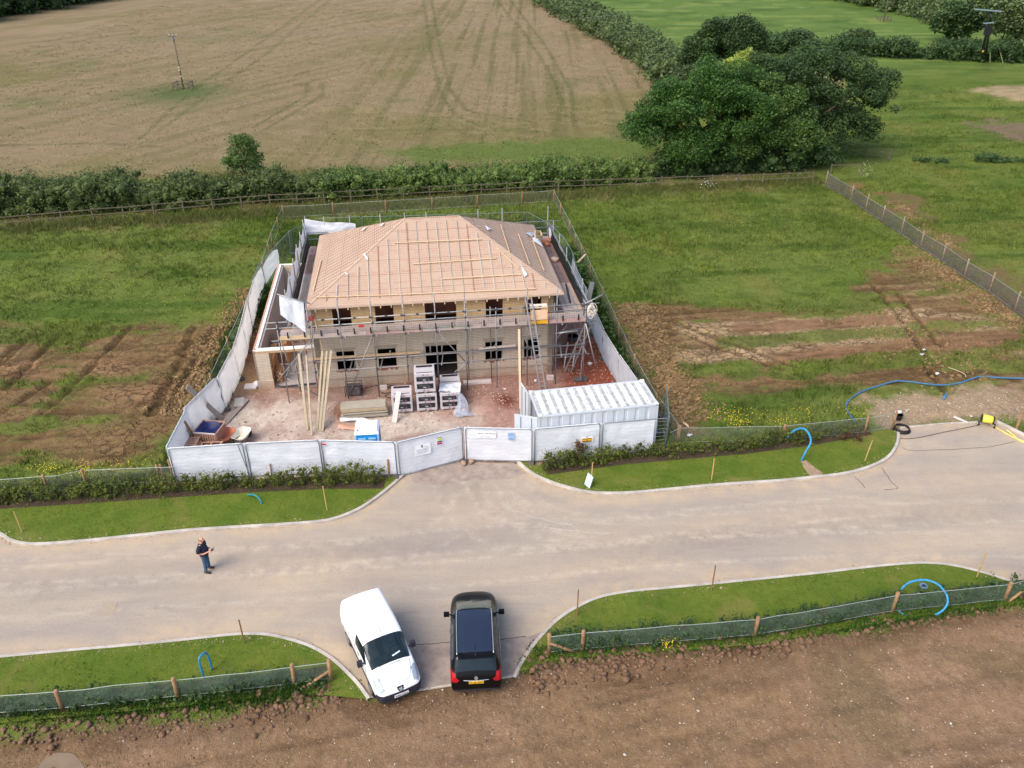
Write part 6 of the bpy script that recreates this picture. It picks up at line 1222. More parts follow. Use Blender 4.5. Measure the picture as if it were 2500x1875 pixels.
t = thing('dark_bin', 'dark blue round bin beside the toilet', 'bin', (-8.25, 33.35, 0)); mb = MB(); mb.tube([(0, 0, 0), (0, 0, .85), (0, 0, .98), (0, 0, 1.0)], [.34, .38, .3, .1], 18); mb.build('barrel', mat('dark_blue_bin', c(40, 60, 88, 1), .4), t, True)

# ------------------------------------------------------------------ wrapped block packs
PW = mat('pack_wrap', c(206, 200, 202), .35, nz=(3, .08), bp=(6, .4, .02)); PB = mat('pack_black_band', c(44, 40, 44), .35, nz=(8, .35)); PR_ = mat('pack_red', c(214, 88, 84, 1), .4)
def pack(x, y, z, rz, label, w_=1.1, d_=1.0, h_=1.2, hide=()):
    r = thing('block_pack', label, 'block pack', (x, y, z), rz, 'shrink-wrapped packs of blocks'); mb = MB(); mb.box(0, 0, .1, w_, d_, h_ - .1); mb.build('wrapping', PW, r, bevel=.03)
    mb = MB()
    for xx in (-w_ / 2 + .1, 0, w_ / 2 - .1): mb.box(xx, 0, 0, .12, d_, .1)
    mb.build('pallet', WTH, r)
    for zz, hh in ((h_ * .25, h_ * .25), (h_ * .62, h_ * .23)):
        mb = MB(); mb.box(0, -d_ / 2 - .004, zz, w_ - .22, .012, hh); b_ = mb.build('black_band', PB, r); bars(b_, [(-.05, zz + hh * .72, .55, .012, GRYP), (-.1, zz + hh * .5, .4, .01, GRYP), (-.02, zz + hh * .3, .16, .025, WHT), (.2, zz + hh * .32, .07, .06, GRYP)], -d_ / 2 - .012)
    for zz in (h_ * .16, h_ * .56, h_ * .925):
        text_part('A', .17, BLK, r, TX(-.07, -d_ / 2 - .012, zz)); text_part('16', .15, PR_, r, TX(.14, -d_ / 2 - .012, zz))
    for yy, dd in ((-d_ / 2 + .12, .05), (d_ / 2 - .2, .2)): mb = MB(); mb.box(0, yy, h_ + .002, w_ - .24, dd, .01); mb.build('top_print', PB, r)
    return r
pr = RAD(6.5)
pack(-5.98, 38.6, 0, pr, 'single wrapped block pack behind the white plank', h_=1.2); pack(-4.66, 38.75, 0, pr, 'lower wrapped pack of the tall double stack', h_=1.14); pack(-4.7, 38.78, 1.15, pr, 'upper wrapped pack of the tall double stack', h_=1.24)
pack(-3.4, 38.9, 0, pr, 'wrapped block pack with torn plastic hanging off its right side', h_=1.1); pack(-3.45, 40.0, 0, pr, 'grey wrapped block pack standing behind the torn one', h_=1.1); pack(-4.8, 39.95, 0, pr, 'wrapped block pack half hidden behind the tall stack', h_=1.1)
ngrid('torn_wrap', lambda u, v: (-3.95 + u * 1.15, 38.42 + v * .9 + .05 * math.sin(u * 9), 1.13 + float(wr(u * 2, v * 2, .16, 4)) + .05), 14, 12, WSHB, None); tag(bpy.data.objects['torn_wrap'], 'crumpled white plastic sheet on top of the torn block pack', 'plastic sheet')
TP = netmat('clear_plastic', c(176, 182, 196), .8, 3.0)
ngrid('plastic_film', lambda u, v: (-3.05 + u * (.35 + .75 * v) + .1 * math.sin(v * 7), 38.36 - v * .75 + float(wr(u, v, .12, 4)), 1.0 * (1 - v) ** 2 + .08 + float(wr(u + 3, v, .12, 6))), 10, 14, TP, None); tag(bpy.data.objects['plastic_film'], 'clear plastic film trailing from the torn pack to the ground', 'plastic sheet')
mb = MB(); mb.box(0, 0, 0, .44, .22, .2, .6); o_ = mb.build('loose_block', mat('brown_block', c(150, 120, 100), .9), bevel=.01); o_.location = (-2.35, 39.0, .02); tag(o_, 'single brown block on the ground right of the packs', 'block')
# stack of sheet boards with torn cover
BS = thing('board_stack', 'neat stack of grey-green sheet boards on bearers', 'board stack', (-7.98, 38.12, 0), RAD(7.5)); BDM = mat('grey_board', c(178, 168, 150), .8, nz=(2, .08)); BDM2 = mat('tan_board', c(190, 170, 138), .8)
for i in range(9): mb = MB(); mb.box(random.uniform(-.06, .06), -.02 * (9 - i) + random.uniform(-.05, .05) * (i < 8), .1 + i * .062, 2.4, .8, .042); mb.build('board', BDM2 if i in (6, 7) else BDM, BS)
mb = MB()
for x in np.linspace(-1.1, 1.1, 9): mb.box(x, 0, 0, .1, .8, .1)
mb.build('bearers', WTH, BS)
ORP = mat('orange_plastic', c(196, 150, 124, 1), .5, nz=(4, .15), bp=(5, .5, .04))
ngrid('torn_cover', lambda u, v: (-9.3 - .35 * math.sin(v * 3.1) + u * .3, 37.2 + v * 1.35 - u * .2, .03 + .55 * v * (1 - u) + float(wr(u, v, .08, 6))), 8, 12, ORP, None); tag(bpy.data.objects['torn_cover'], 'orange and white plastic cover pulled off the left end of the board stack', 'plastic sheet')
ngrid('torn_cover', lambda u, v: (-9.2 + u * 1.9, 37.05 - v * .45 - .15 * math.sin(u * 3), .05 + .12 * math.sin(v * 3.1) + float(wr(u + 5, v, .08, 6))), 12, 6, ORP, None); tag(bpy.data.objects['torn_cover.001'], 'dusty orange plastic cover lying in front of the board stack', 'plastic sheet')
ngrid('white_cover', lambda u, v: (-9.15 + u * 1.7 * (1 - .3 * v), 37.1 + v * .3, .2 + .1 * math.sin(v * 3.1) * (1 - u) + float(wr(u + 9, v, .06, 6))), 12, 5, SCR, None); tag(bpy.data.objects['white_cover'], 'white underside of the plastic cover by the board stack', 'plastic sheet')
# leaning planks and timbers
def lean(name, a, b_, w_, h_, label, m_, cat='timber', up=(0, -1, .3), group=None): mb = MB(); mb.beam(a, b_, w_, h_, up); return tag(mb.build(name, m_, origin=a), label, cat, group)
lean('white_plank', (-6.3, 37.2, .02), (-6.05, 38.08, 1.42), .26, .04, 'wide whitish plank leaning on the single block pack', LTB, 'plank')
tg = 'long timbers leaning on the scaffold'
lean('leaning_timber', (-10.45, 36.03, .0), tuple(W(-7.3, -6.72, 2.95)), .09, .06, 'foremost long pale timber leaning on the scaffold', TIMY, group=tg); lean('leaning_timber', (-10.78, 36.55, .0), tuple(W(-7.66, -6.72, 3.1)), .13, .09, 'leftmost and thickest of the leaning timbers', TIMY, group=tg)
lean('leaning_timber', (-10.28, 36.54, 0), tuple(W(-6.42, -6.72, 3.15)), .11, .08, 'left timber of the bundle of three', TIMY, group=tg); lean('leaning_timber', (-10.12, 36.45, 0), tuple(W(-6.18, -6.72, 3.15)), .11, .08, 'middle timber of the bundle of three', TIMY, group=tg); lean('leaning_timber', (-9.98, 36.42, 0), tuple(W(-5.95, -6.72, 3.15)), .12, .08, 'right timber of the bundle of three', TIMY, group=tg)
lean('prop_timber', (.45, 38.5, 0), tuple(W(4.25, -6.68, 3.72)), .12, .09, 'tall pale timber propped against the right half of the scaffold', TIM); lean('thin_batten', tuple(W(-6.35, -6.0, 1.6)), tuple(W(-6.6, -6.68, 5.1)), .05, .04, 'thin batten standing against the left corner of the house', TIM)
lean('leaning_strip', tuple(W(.62, -6.55, 1.2)), tuple(W(1.42, -6.52, 1.95)), .04, .03, 'short tube leaning beside the doorway', SCL, 'tube')
lean('grey_scaffold_plank', (-15.55, 37.6, .05), (-16.75, 36.9, 2.5), .27, .05, 'long grey plank leaning over the left hoarding', WTH, 'plank', up=(1, -.5, .6))
lean('ground_plank', (-15.35, 36.9, .05), (-14.75, 39.5, .12), .25, .05, 'grey plank lying along the foot of the left hoarding', WTH, 'plank', up=(0, 0, 1))
mb = MB(); mb.box(0, 0, .1, .5, .9, .05); o_ = mb.build('pale_slab', mat('pale_slab', c(190, 184, 172), .8)); o_.location = (-15.1, 39.2, 0); o_.rotation_euler[2] = .2; tag(o_, 'pale square board at the far end of the ground plank', 'board')
lean('brown_offcut', (-16.15, 35.3, .1), (-16.3, 34.75, 1.75), .16, .05, 'right brown offcut leaning behind the slatted crate', POST, 'offcut', up=(1, 0, 0), group='brown offcuts leaning in the corner'); lean('brown_offcut', (-16.3, 35.3, .1), (-16.42, 34.75, 1.45), .14, .05, 'left brown offcut leaning behind the slatted crate', POST, 'offcut', up=(1, 0, 0), group='brown offcuts leaning in the corner')
# slatted crate lined with a blue tarpaulin
SC_ = thing('slatted_crate', 'big slatted wooden crate lined with dark blue plastic', 'crate', (-15.42, 35.4, 0), RAD(-8)); PKW = mat('pinkish_wood', c(196, 152, 128), .8, nz=(4, .12)); TARP = mat('blue_tarpaulin', c(26, 36, 96, 1), .5, nz=(3, .35), bp=(4, .8, .05), rgb2=c(14, 20, 60, 1))
for sx_, sy_, rx_ in ((0, -.55, 0), (0, .55, 0)):
    for i in range(9): mb = MB(); mb.box(-.5 + i * .125, sy_, .1, .08, .03, .85); mb.build('slat', PKW, SC_)
for sx_ in (-.58, .58):
    for i in range(9): mb = MB(); mb.box(sx_, -.5 + i * .125, .1, .03, .08, .85); mb.build('slat', PKW, SC_)
mb = MB(); mb.box(0, -.57, .95, 1.24, .05, .06); mb.build('rim', LTB, SC_); mb = MB(); mb.box(.6, 0, .95, .05, 1.2, .06); mb.box(-.6, 0, .95, .05, 1.2, .06); mb.box(0, .58, .95, 1.24, .05, .06); mb.build('rim', PKW, SC_)
ngrid('tarpaulin', lambda u, v: (-.57 + u * 1.14, -.52 + v * 1.06, .97 - .28 * math.sin(u * 3.14) * math.sin(v * 3.14) + float(wr(u, v, .08, 6))), 14, 14, TARP, SC_)
def rackbench(x, y, z, rz, label, n, L, w_):
    r = thing('slatted_pallet', label, 'pallet', (x, y, z), rz, 'slatted pallets in the corner'); 
    for i in range(n): mb = MB(); mb.box(0, -w_ / 2 + w_ * i / (n - 1), .1, L, .09, .022); mb.build('slat', PKW, r)
    for xx in (-L * .42, 0, L * .42): mb = MB(); mb.box(xx, 0, 0, .09, w_, .1); mb.build('bearer', PKW, r)
    return r
rackbench(-16.25, 34.35, .68, RAD(4), 'slatted pallet at the far left of the corner heap', 6, 1.1, .8); rackbench(-15.1, 34.3, .5, RAD(4), 'open wooden pallet in front of the slatted crate', 3, 1.15, .6)
mb = MB(); mb.box(-16.2, 34.3, 0, 1.1, .8, .66); mb.box(-15.1, 34.3, 0, 1.0, .55, .48); tag(mb.build('timber_heap', TIMO, origin=(-15.7, 33.8, 0)), 'low heap of offcuts under the pallets in the corner', 'timber heap')
def barrow(x, y, rz, label, m_):
    r = thing('wheelbarrow', label, 'wheelbarrow', (x, y, 0), rz, 'builders wheelbarrows'); 
    rim = [(-.32, -.42), (-.36, -.2), (-.36, .3), (-.22, .5), (.22, .5), (.36, .3), (.36, -.2), (.32, -.42), (.2, -.48), (-.2, -.48)]; n = len(rim)
    vs = [(a, b_, .62 + .1 * b_) for a, b_ in rim] + [(a * .62, b_ * .62, .32) for a, b_ in rim] + [(a * 1.06, b_ * 1.05, .62 + .1 * b_) for a, b_ in rim]
    mb = MB(); mb.add(vs, [(i, (i + 1) % n, n + (i + 1) % n, n + i) for i in range(n)] + [tuple(range(n, 2 * n))] + [(i, (i + 1) % n, 2 * n + (i + 1) % n, 2 * n + i) for i in range(n)]); mb.build('tray', m_, r, solid=.012)
    mb = MB(); 
    for s_ in (-1, 1): mb.tube([(s_ * .26, -.95, .6), (s_ * .26, -.5, .42), (s_ * .18, .35, .28), (0.04 * s_, .62, .2)], .018, 6); mb.tube([(s_ * .26, -.4, .4), (s_ * .28, -.42, 0)], .018, 6)
    mb.build('frame', BLKC, r); mb = MB(); mb.tube([(-.05, .62, .19), (.05, .62, .19)], .19, 16); mb.build('wheel', BLKC, r); return r
barrow(-14.62, 35.35, RAD(-14), 'rusty orange wheelbarrow next to the slatted crate', mat('rust_orange', c(190, 118, 90, 1), .6, nz=(5, .2))); barrow(-13.85, 35.4, RAD(-16), 'cream wheelbarrow right of the rusty one', mat('cement_cream', c(222, 214, 194, 1), .6, nz=(5, .15)))
# brick slab and sack by the pier; odds and ends on the site
t = thing('white_sack', 'white sack and flat slab beside the garage pier', 'sack', (-14.95, 41.0, 0)); mb = MB(); mb.box(.0, 0, 0, .7, .55, .12, .1); mb.build('slab', LTB, t, bevel=.02); V_, F_ = rocks(np.array([[.35, .1, .16]]), np.array([.26])); npmesh('sack', V_, F_, SCR, t, smooth=True)
t = thing('generator', 'grey machine on the ground under the scaffold, left of the packs', 'generator', (-8.9, 40.15, 0), .1); mb = MB(); mb.box(0, 0, .05, .8, .55, .55); mb.build('engine', mat('engine_grey', c(112, 106, 104), .5, .2, nz=(12, .4), bp=(9, .8, .05)), t, bevel=.06); mb = MB(); mb.tube([(-.45, -.3, .05), (-.45, -.3, .7), (.45, -.3, .7), (.45, -.3, .05)], .025, 6); mb.tube([(-.45, .3, .05), (-.45, .3, .7), (.45, .3, .7), (.45, .3, .05)], .025, 6); mb.build('frame', BLKC, t)
t = thing('pallet_of_bricks', 'pallet with odd bricks beside the grey machine', 'pallet', (-9.0, 41.05, 0), .1); mb = MB(); mb.box(0, 0, 0, .7, .6, .1); mb.build('pallet', WTH, t); mb = MB(); [mb.box(random.uniform(-.2, .2), random.uniform(-.2, .2), .1, .22, .1, .07, random.random()) for _ in range(6)]; mb.build('bricks', BRKP, t)
mb = MB(); P = smooth_path([(-8.4, 40.8, .03), (-7.2, 41.2, .03), (-6.5, 40.6, .03), (-7.2, 40.2, .03), (-7.6, 40.7, .04), (-6.6, 41.0, .03), (-5.8, 40.4, .03), (-6.6, 39.7, .03), (-7.1, 40.0, .03), (-5.5, 40.1, .03), (-5.0, 40.5, .03)], 6); mb.tube(P, .018, 5); tag(mb.build('black_hose', BLKC, origin=P[0]), 'thin black hose looping on the ground below the windows', 'hose')
t = thing('rubber_bucket', 'grey rubber bucket lying in the right passage', 'bucket', (3.85, 46.6, 0)); mb = MB(); mb.tube([(0, 0, 0), (0, 0, .3), (0, 0, .3), (0, 0, .08)], [.26, .36, .33, .26], 18, cap=False); mb.tube([(0, 0, .02), (0, 0, .06)], [.26, .26], 18); mb.build('bucket', mat('rubber_grey', c(88, 92, 98), .6), t)
for k, (x, y, s_, lb) in enumerate(((3.95, 41.55, .3, 'dark rubber base block behind the container'), )):
    t = thing('rubber_block', lb, 'fence foot', (x, y, 0), .1); mb = MB(); mb.box(0, 0, 0, .8, .4, .16); mb.build('block', mat('dark_rubber', c(84, 84, 84), .8), t, bevel=.04); mb = MB(); mb.tube([(0, 0, .1), (.2, .3, 3.6)], .0285, 7); mb.build('tube', SCT, t)
for (u, v, s_, lb) in ((1308, 931, .12, 'white stone on the red gravel behind the container'), (1440, 889, .16, 'white stone on the red soil beside the right hoarding'), (1497, 916, .2, 'pinkish slab at the foot of the right hoarding'), (1233, 951, .09, 'small white stone beside the red pit')):
    q = G(u, v); V_, F_ = rocks(np.array([[0, 0, s_ * .4]]), np.array([s_])); o_ = npmesh('loose_stone', V_, F_, SCR if s_ < .19 else SRM); o_.location = q; tag(o_, lb, 'stone')
for (u, v, lb) in ((1128, 1128, 'brown stone holding the gate, right of the join'), (1146, 1126, 'upright brown stone at the gate join')):
    q = G(u + 4, v + 6); V_, F_ = rocks(np.array([[0, 0, .12]]), np.array([.2])); o_ = npmesh('gate_stone', V_, F_, mat('brown_stone', c(172, 144, 120), .9, nz=(6, .2))); o_.location = q; tag(o_, lb, 'stone')
for (p_, lb) in (((-15.0, 45.6), 'buff rubble lump between hoarding and garage, the nearer'), ((-15.1, 52.3), 'buff rubble lump between hoarding and garage, the farther')):
    V_, F_ = rocks(np.array([[0, 0, .2]]), np.array([.38])); o_ = npmesh('rubble_lump', V_, F_, mat('brown_stone', c(172, 144, 120), .9)); o_.location = (*p_, 0); tag(o_, lb, 'rubble')
for k, (u, v, lb) in enumerate(((725, 1210, ''),)): pass
for (x, y, lb) in ((-7.3, 41.0, 'pale block stood on end at the wall behind the single pack'), (2.2, 42.0, 'pale block at the right corner of the house wall')):
    t = MB(); t.box(0, 0, 0, .4, .12, .3, HR); o_ = t.build('wall_block', LTB); o_.location = (x, y - .35, 0); tag(o_, lb, 'block')
mb = MB(); mb.box(-2.0, 41.35, 0, 1.6, .35, .12, HR); tag(mb.build('door_step_planks', LTB, origin=(-2, 41.35, 0)), 'pale planks lying in front of the doorway', 'planks')
mb = MB(); mb.box(-9.3 * 0 + 3.2, 37.25, .0, 2.6, .22, .05, .06); tag(mb.build('pinkish_plank', mat('pinkish_plank', c(196, 162, 150), .8), origin=(3.2, 37.25, 0)), 'pinkish plank lying behind the container', 'plank')
# timber posts and stakes
STK = mat('stake_wood', c(196, 164, 104), .85, nz=(6, .15)); STB = mat('brown_stake', c(150, 114, 78), .85, nz=(6, .15))
def stake(u, v, u2, v2, label, m_=STK, r_=.028, z0=.08):
    b_ = G(u, v, z0); best = None
    for hh in np.arange(.5, 2.2, .05):
        q = G(u2, v2, z0 + hh); dd = (Vector((q.x, q.y)) - Vector((b_.x, b_.y))).length
        if best is None or dd < best[0]: best = (dd, hh, q)
    mb = MB(); mb.tube([b_ - Vector((0, 0, .1)), Vector(best[2])], r_, 6); return tag(mb.build('marker_stake', m_, origin=b_), label, 'stake', 'wooden marker stakes on the verges')
stake(54, 1298, 34, 1249, 'pale stake at the left end of the upper left verge'); stake(799, 1246, 788, 1187, 'pale stake in the middle of the upper left verge'); stake(597, 1570, 583, 1513, 'brown stake by the kerb of the lower left verge', STB)
stake(1443, 1185, 1447, 1129, 'pale stake above the leaning white board'); stake(1737, 1172, 1744, 1120, 'pale stake in the middle of the upper right verge'); stake(2111, 1125, 2130, 1075, 'pale stake near the right end of the upper right verge'); stake(2385, 1408, 2408, 1350, 'pale stake at the right end of the lower right verge'); stake(1737, 1441, 1747, 1380, 'brown stake by the kerb in the middle of the lower right verge', STB); stake(1409, 1502, 1412, 1440, 'dark thin stake by the curved kerb of the lower right verge', STB)
for (u, v, h_, lb) in ((1313 - 1, 1118, .9, 'thick short post in the hedge by the gate, right side'), (1375, 1113, .9, 'thin post in front of the hoarding below the yellow sign'), (962 - 12, 1162, 1.0, 'brown post at the gate end of the upper left hedge'), (889, 1158, .95, 'thin post in front of the third front panel'), (664, 1165, .8, 'short post in front of the second front panel'), (402, 1178, 1.1, 'grey post at the left corner of the hoarding'), (1862, 1078, .8, 'post'), (2480, 1050, 1.2, 'brown post at the far right beside the verge with the hose')):
    if lb == 'post': continue
    q = G(u, v, 0); mb = MB(); mb.tube([q - Vector((0, 0, .1)), q + Vector((.02, .0, h_ - .02)), q + Vector((.02, 0, h_))], [.06 if 'thin' not in lb and 'short' not in lb[:6] else .035] * 2 + [.03], 8); tag(mb.build('timber_post', POST, origin=q, smooth=False), lb, 'post')
t = thing('leaning_sign_back', 'small pale blue board leaning beside a stake on the upper right verge', 'board', G(1437, 1186, .09), RAD(-60)); mb = MB(); mb.box(0, 0, 0, .42, .02, .62, 0, -.3); mb.build('board', mat('pale_blue_board', c(196, 218, 232, 1), .4), t)

# ------------------------------------------------------------------ blue pipes, hose reel, litter
PIPE = mat('blue_pipe', c(52, 142, 184, 1), .5, nz=(5, .2)); PIPED = mat('darker_blue_pipe', c(66, 116, 156, 1), .5, nz=(5, .25)); TEAL = mat('teal_pipe', c(40, 134, 140, 1), .45)
def pipe(name, pts, r_, label, m_=PIPE, n=8, grp='blue water pipes'):
    P = smooth_path(pts, n); mb = MB(); mb.tube(P, r_, 8); return tag(mb.build(name, m_, smooth=True, origin=pts[0]), label, 'pipe', grp)
gz = lambda u, v, z=.05: tuple(G(u, v, z))
pipe('blue_pipe', [gz(*q) for q in ((2560, 925), (2500, 924), (2440, 922), (2400, 919), (2375, 924), (2340, 936), (2300, 940), (2260, 937), (2220, 932), (2185, 931), (2140, 944), (2100, 958), (2075, 975), (2065, 990), (2070, 1005), (2085, 1027), (2098, 1043), (2108, 1052), (2116, 1045))], .045, 'long blue pipe snaking over the ground to the right edge', PIPED)
q0 = G(1956, 1125, .05); xd = Vector((1, .1, 0)).normalized()
pipe('blue_pipe', [q0, q0 + xd * .12 + Vector((0, 0, .5)), q0 + xd * .38 + Vector((0, .2, 1.0)), q0 + xd * .3 + Vector((0, .8, 1.25)), q0 + xd * .05 + Vector((0, 1.2, 1.1)), q0 + xd * -.25 + Vector((0, 1.4, .7)), q0 + xd * -.33 + Vector((0, 1.45, .45))], .05, 'hooked blue pipe standing up out of the upper right verge')
pipe('blue_pipe', [gz(499, 1658, .1), tuple(G(498, 1658, .1) + Vector((0.02, -.03, .8))), tuple(G(498, 1652, .1) + Vector((.1, -.1, 1.12))), tuple(G(500, 1640, .1) + Vector((.25, -.0, .95))), gz(518, 1635, .1)], .04, 'short bright blue pipe hoop on the lower left verge')
qa = G(2216, 1440, .15); cen = G(2262, 1475, .6); pts = []
for (u, v, z) in ((2197, 1443, .25), (2215, 1425, .6), (2240, 1417, .75), (2265, 1417, .8), (2290, 1427, .8), (2308, 1447, .75), (2314, 1465, .6), (2310, 1480, .4), (2298, 1493, .2), (2283, 1501, .08)): pts.append(gz(u, v, z))
pipe('blue_pipe', pts, .045, 'large open blue pipe ring straddling the netting of the lower right verge')
pipe('blue_pipe', [gz(2195, 1492, .1), gz(2205, 1500, .06), gz(2220, 1503, .05)], .04, 'short blue pipe end at the foot of the netting under the ring')
pipe('teal_pipe', [gz(605, 1208, .12), gz(622, 1209, .4), gz(634, 1219, .3), gz(639, 1230, .1)], .04, 'teal pipe arching out of the upper left verge', TEAL)
pipe('blue_pipe', [gz(2302, 975, 0), gz(2307, 968, .15), gz(2311, 961, .35)], .07, 'stub of blue duct poking up beside a green tuft', PIPED)
t = thing('stopcock', 'small blue stopcock cover in the grass inside the pipe ring', 'cover', G(2255, 1432, .09)); mb = MB(); mb.tube([(0, 0, 0), (0, 0, .05)], .16, 12); mb.build('cover', mat('grey_blue_cover', c(110, 140, 156, 1), .5), t); mb = MB(); mb.tube([(0, 0, .05), (0, 0, .056)], .08, 12); mb.build('lid', mat('dark_blue_lid', c(30, 40, 90, 1), .4), t)
pipe('pale_cable', [gz(*q, .03) for q in ((2315, 897), (2330, 902), (2345, 908), (2356, 914), (2358, 920))], .02, 'thin cream cable curling on the mud above the long blue pipe', mat('cream_cable', c(196, 176, 140, 1), .6), grp=None)
for (u, v, lb) in ((2253, 856, 'crumpled white litter on the mud, the upper piece'), (2249, 867, 'crumpled white litter on the mud, the lower piece'), (2286, 914, 'white scrap on the mud above the long blue pipe'), (1682, 1064, 'white fragment beside the netting right of the container')):
    q = G(u, v); V_, F_ = rocks(np.array([[0, 0, .06], [.12, .05, .05]]), np.array([.12, .1]), .5, .5); o_ = npmesh('litter', V_, F_, SCR); o_.location = q; tag(o_, lb, 'litter')
q = G(1674, 1038); mb = MB(); mb.beam(q + Vector((-.15, .35, .05)), q + Vector((.15, -.3, .05)), .12, .04); tag(mb.build('offcut', TIM, origin=q), 'pale offcut on the mud right of the container', 'offcut')
# reel trolley (its frame is built at full size, then set to the real one)
hr = thing('hose_reel', 'yellow hose wound on a small wheeled trolley at the top right of the road', 'hose reel', G(2408, 1040, 0), RAD(-22)); YH = mat('yellow_hose', c(238, 214, 80, 1), .5, nz=(20, .12), bp=(30, .5, .02))
mb = MB(); mb.tube([(-.42, .25, .55), (-.36, .25, .55), (.32, .2, .55), (.38, .2, .55)], [.3, .36, .34, .28], 18); mb.build('hose_drum', YH, hr, True)
mb = MB(); mb.tube([(-.5, .25, .55), (-.46, .25, .55)], .36, 14); mb.tube([(.42, .2, .55), (.46, .2, .55)], .34, 14); mb.tube([(-.6, .25, .55), (.62, .2, .55)], .025, 6); mb.build('drum_flange', BLKC, hr)
mb = MB(); mb.tube([(-.6, -.1, .2), (-.6, .5, .2), (-.55, .3, .6), (-.6, 0.2, 1.1)], .022, 6); mb.tube([(.5, -.1, .2), (.5, .5, .2), (.45, .3, .55)], .022, 6); mb.tube([(-.6, -.1, .2), (.5, -.1, .2)], .022, 6); mb.tube([(-.6, .5, .2), (.5, .5, .2)], .022, 6); mb.tube([(-.6, .2, 1.1), (-.3, .2, 1.1)], .022, 6); mb.build('frame', SCT, hr)
for x in (-.66, .56):
    for y in (-.1,): mb = MB(); mb.tube([(x - .05, y, .2), (x + .05, y, .2)], .2, 18); wh = mb.build('wheel', BLKC, hr, False); mb = MB(); mb.tube([(x - .055, y, .2), (x + .055, y, .2)], .1, 14); mb.build('rim', mat('white_rim', c(226, 224, 210, 1), .5), wh)
hr.scale = (.62, .62, .62)
YHM = mat('yellow_hose_line', c(234, 214, 110, 1), .5)
pipe('yellow_hose', [tuple(G(2412, 1030, .4)), gz(2418, 1034, .04), gz(2430, 1043, .04), gz(2460, 1060, .03), gz(2490, 1074, .03), gz(2560, 1100, .03)], .03, 'yellow hose running from the reel off the right edge', YHM, grp=None)
pipe('yellow_hose', [gz(2458, 1050, .12), gz(2476, 1064, .04), gz(2495, 1078, .03), gz(2560, 1095, .03)], .03, 'second strand of yellow hose crossing the kerb', YHM, grp=None)
pipe('grey_hose', [gz(*q, .02) for q in ((2393, 1037), (2350, 1046), (2300, 1056), (2250, 1067), (2215, 1071), (2190, 1069))], .022, 'thin dark hose lying across the road corner to the black coil', mat('dark_hose', c(110, 96, 84, 1), .6), grp=None)
t = thing('pipe_coil', 'black coil of pipe lying on the kerb at the road corner', 'coil', G(2201, 1050, .02)); mb = MB()
for k in range(5): mb.tube([(.42 * math.cos(a) * (1 - k * .04), .42 * math.sin(a) * (1 - k * .04), .03 + k * .035) for a in np.linspace(0, 6.28, 26)], .025, 6)
mb.build('coil', BLKC, t)
t = thing('black_bucket', 'black bucket with a white scoop standing on the gravel', 'bucket', G(2192, 1023, 0)); mb = MB(); mb.tube([(0, 0, 0), (0, 0, .3), (0, 0, .3), (0, 0, .1)], [.17, .22, .2, .17], 16, cap=False); mb.tube([(0, 0, .02), (0, 0, .12)], .17, 16); mb.build('bucket', BLKC, t); mb = MB(); mb.box(0, .12, .3, .3, .18, .12, .2); mb.build('scoop', SCR, t, bevel=.03)
mb = MB(); q = G(2350, 1027, .0); mb.beam(q + Vector((-.3, .35, .03)), q + Vector((.15, -.25, .03)), .14, .05); tag(mb.build('edging_offcut', LTB, origin=q), 'short pale board on the edging beside the hose reel', 'board')

# ------------------------------------------------------------------ poles
PW_ = mat('creosoted_pole', c(118, 108, 86), .9, nz=(4, .2)); CER = mat('insulator', c(200, 196, 190), .4)
def upole(name, base, h_, label, arm=1.3, frame=True, stickers=True):
    r = thing(name, label, 'utility pole', base); mb = MB(); mb.tube([(0, 0, -.2), (0, 0, h_ * .5), (0, 0, h_)], [.13, .11, .08], 9); mb.build('pole', PW_, r, True)
    ca = MB(); ca.box(0, -.12, h_ - .12, arm, .1, .12); ca.box(0, -.12, h_ - .5, .3, .12, .3); a_ = ca.build('crossarm', BLKC if not frame else PW_, r)
    for x in (-arm * .4, 0, arm * .4): mb = MB(); mb.tube([(x, -.12, h_), (x, -.12, h_ + .12), (x, -.12, h_ + .22)], [.07, .09, .05], 8); mb.build('insulator', CER, a_)
    mb = MB(); mb.box(-.12, -.15, h_ - .75, .2, .16, .45); mb.box(.28, -.16, h_ - .45, .18, .16, .35); mb.build('fuse_box', mat('fuse_grey', c(140, 144, 150), .5), r)
    if stickers: mb = MB(); mb.box(0, -.15, 2.9, .2, .02, .16); mb.box(0, -.15, 2.55, .2, .02, .16); mb.box(.0, -.16, 1.7, .24, .02, .12); mb.build('notice', mat('pale_notice', c(226, 220, 190), .6), r)
    if frame:
        mb = MB(); 
        for x in (-1.1, 1.1):
            for y in (-1.0, 1.0): mb.box(x, y, 0, .12, .12, 1.0)
        for z in (.45, .9):
            mb.beam((-1.2, -1, z), (1.2, -1, z), .05, .1); mb.beam((-1.2, 1, z), (1.2, 1, z), .05, .1); mb.beam((-1.1, -1, z), (-1.1, 1, z), .05, .1); mb.beam((1.1, -1, z), (1.1, 1, z), .05, .1)
        mb.build('guard_rail', RAILW, r)
    return r
UPB = G(448, 217, 0); upole('telegraph_pole', UPB, 7.2, 'lone wooden pole with fuses and a railed base in the hay field')
upole('telegraph_pole', G(2157, 52, 0), 9.5, 'distant pale pole cut off by the top edge above the far pasture', stickers=False)
mb = MB(); A_ = UPB + Vector((0, -.1, 7.3)); B_ = G(1700, 14, 8.0); mb.tube([A_.lerp(B_, t) - Vector((0, 0, 1.2 * 4 * t * (1 - t))) for t in np.linspace(0, 1, 24)], .014, 4); tag(mb.build('overhead_cable', SCT, origin=A_), 'overhead cable from the lone pole across the hay field to the right', 'cable')
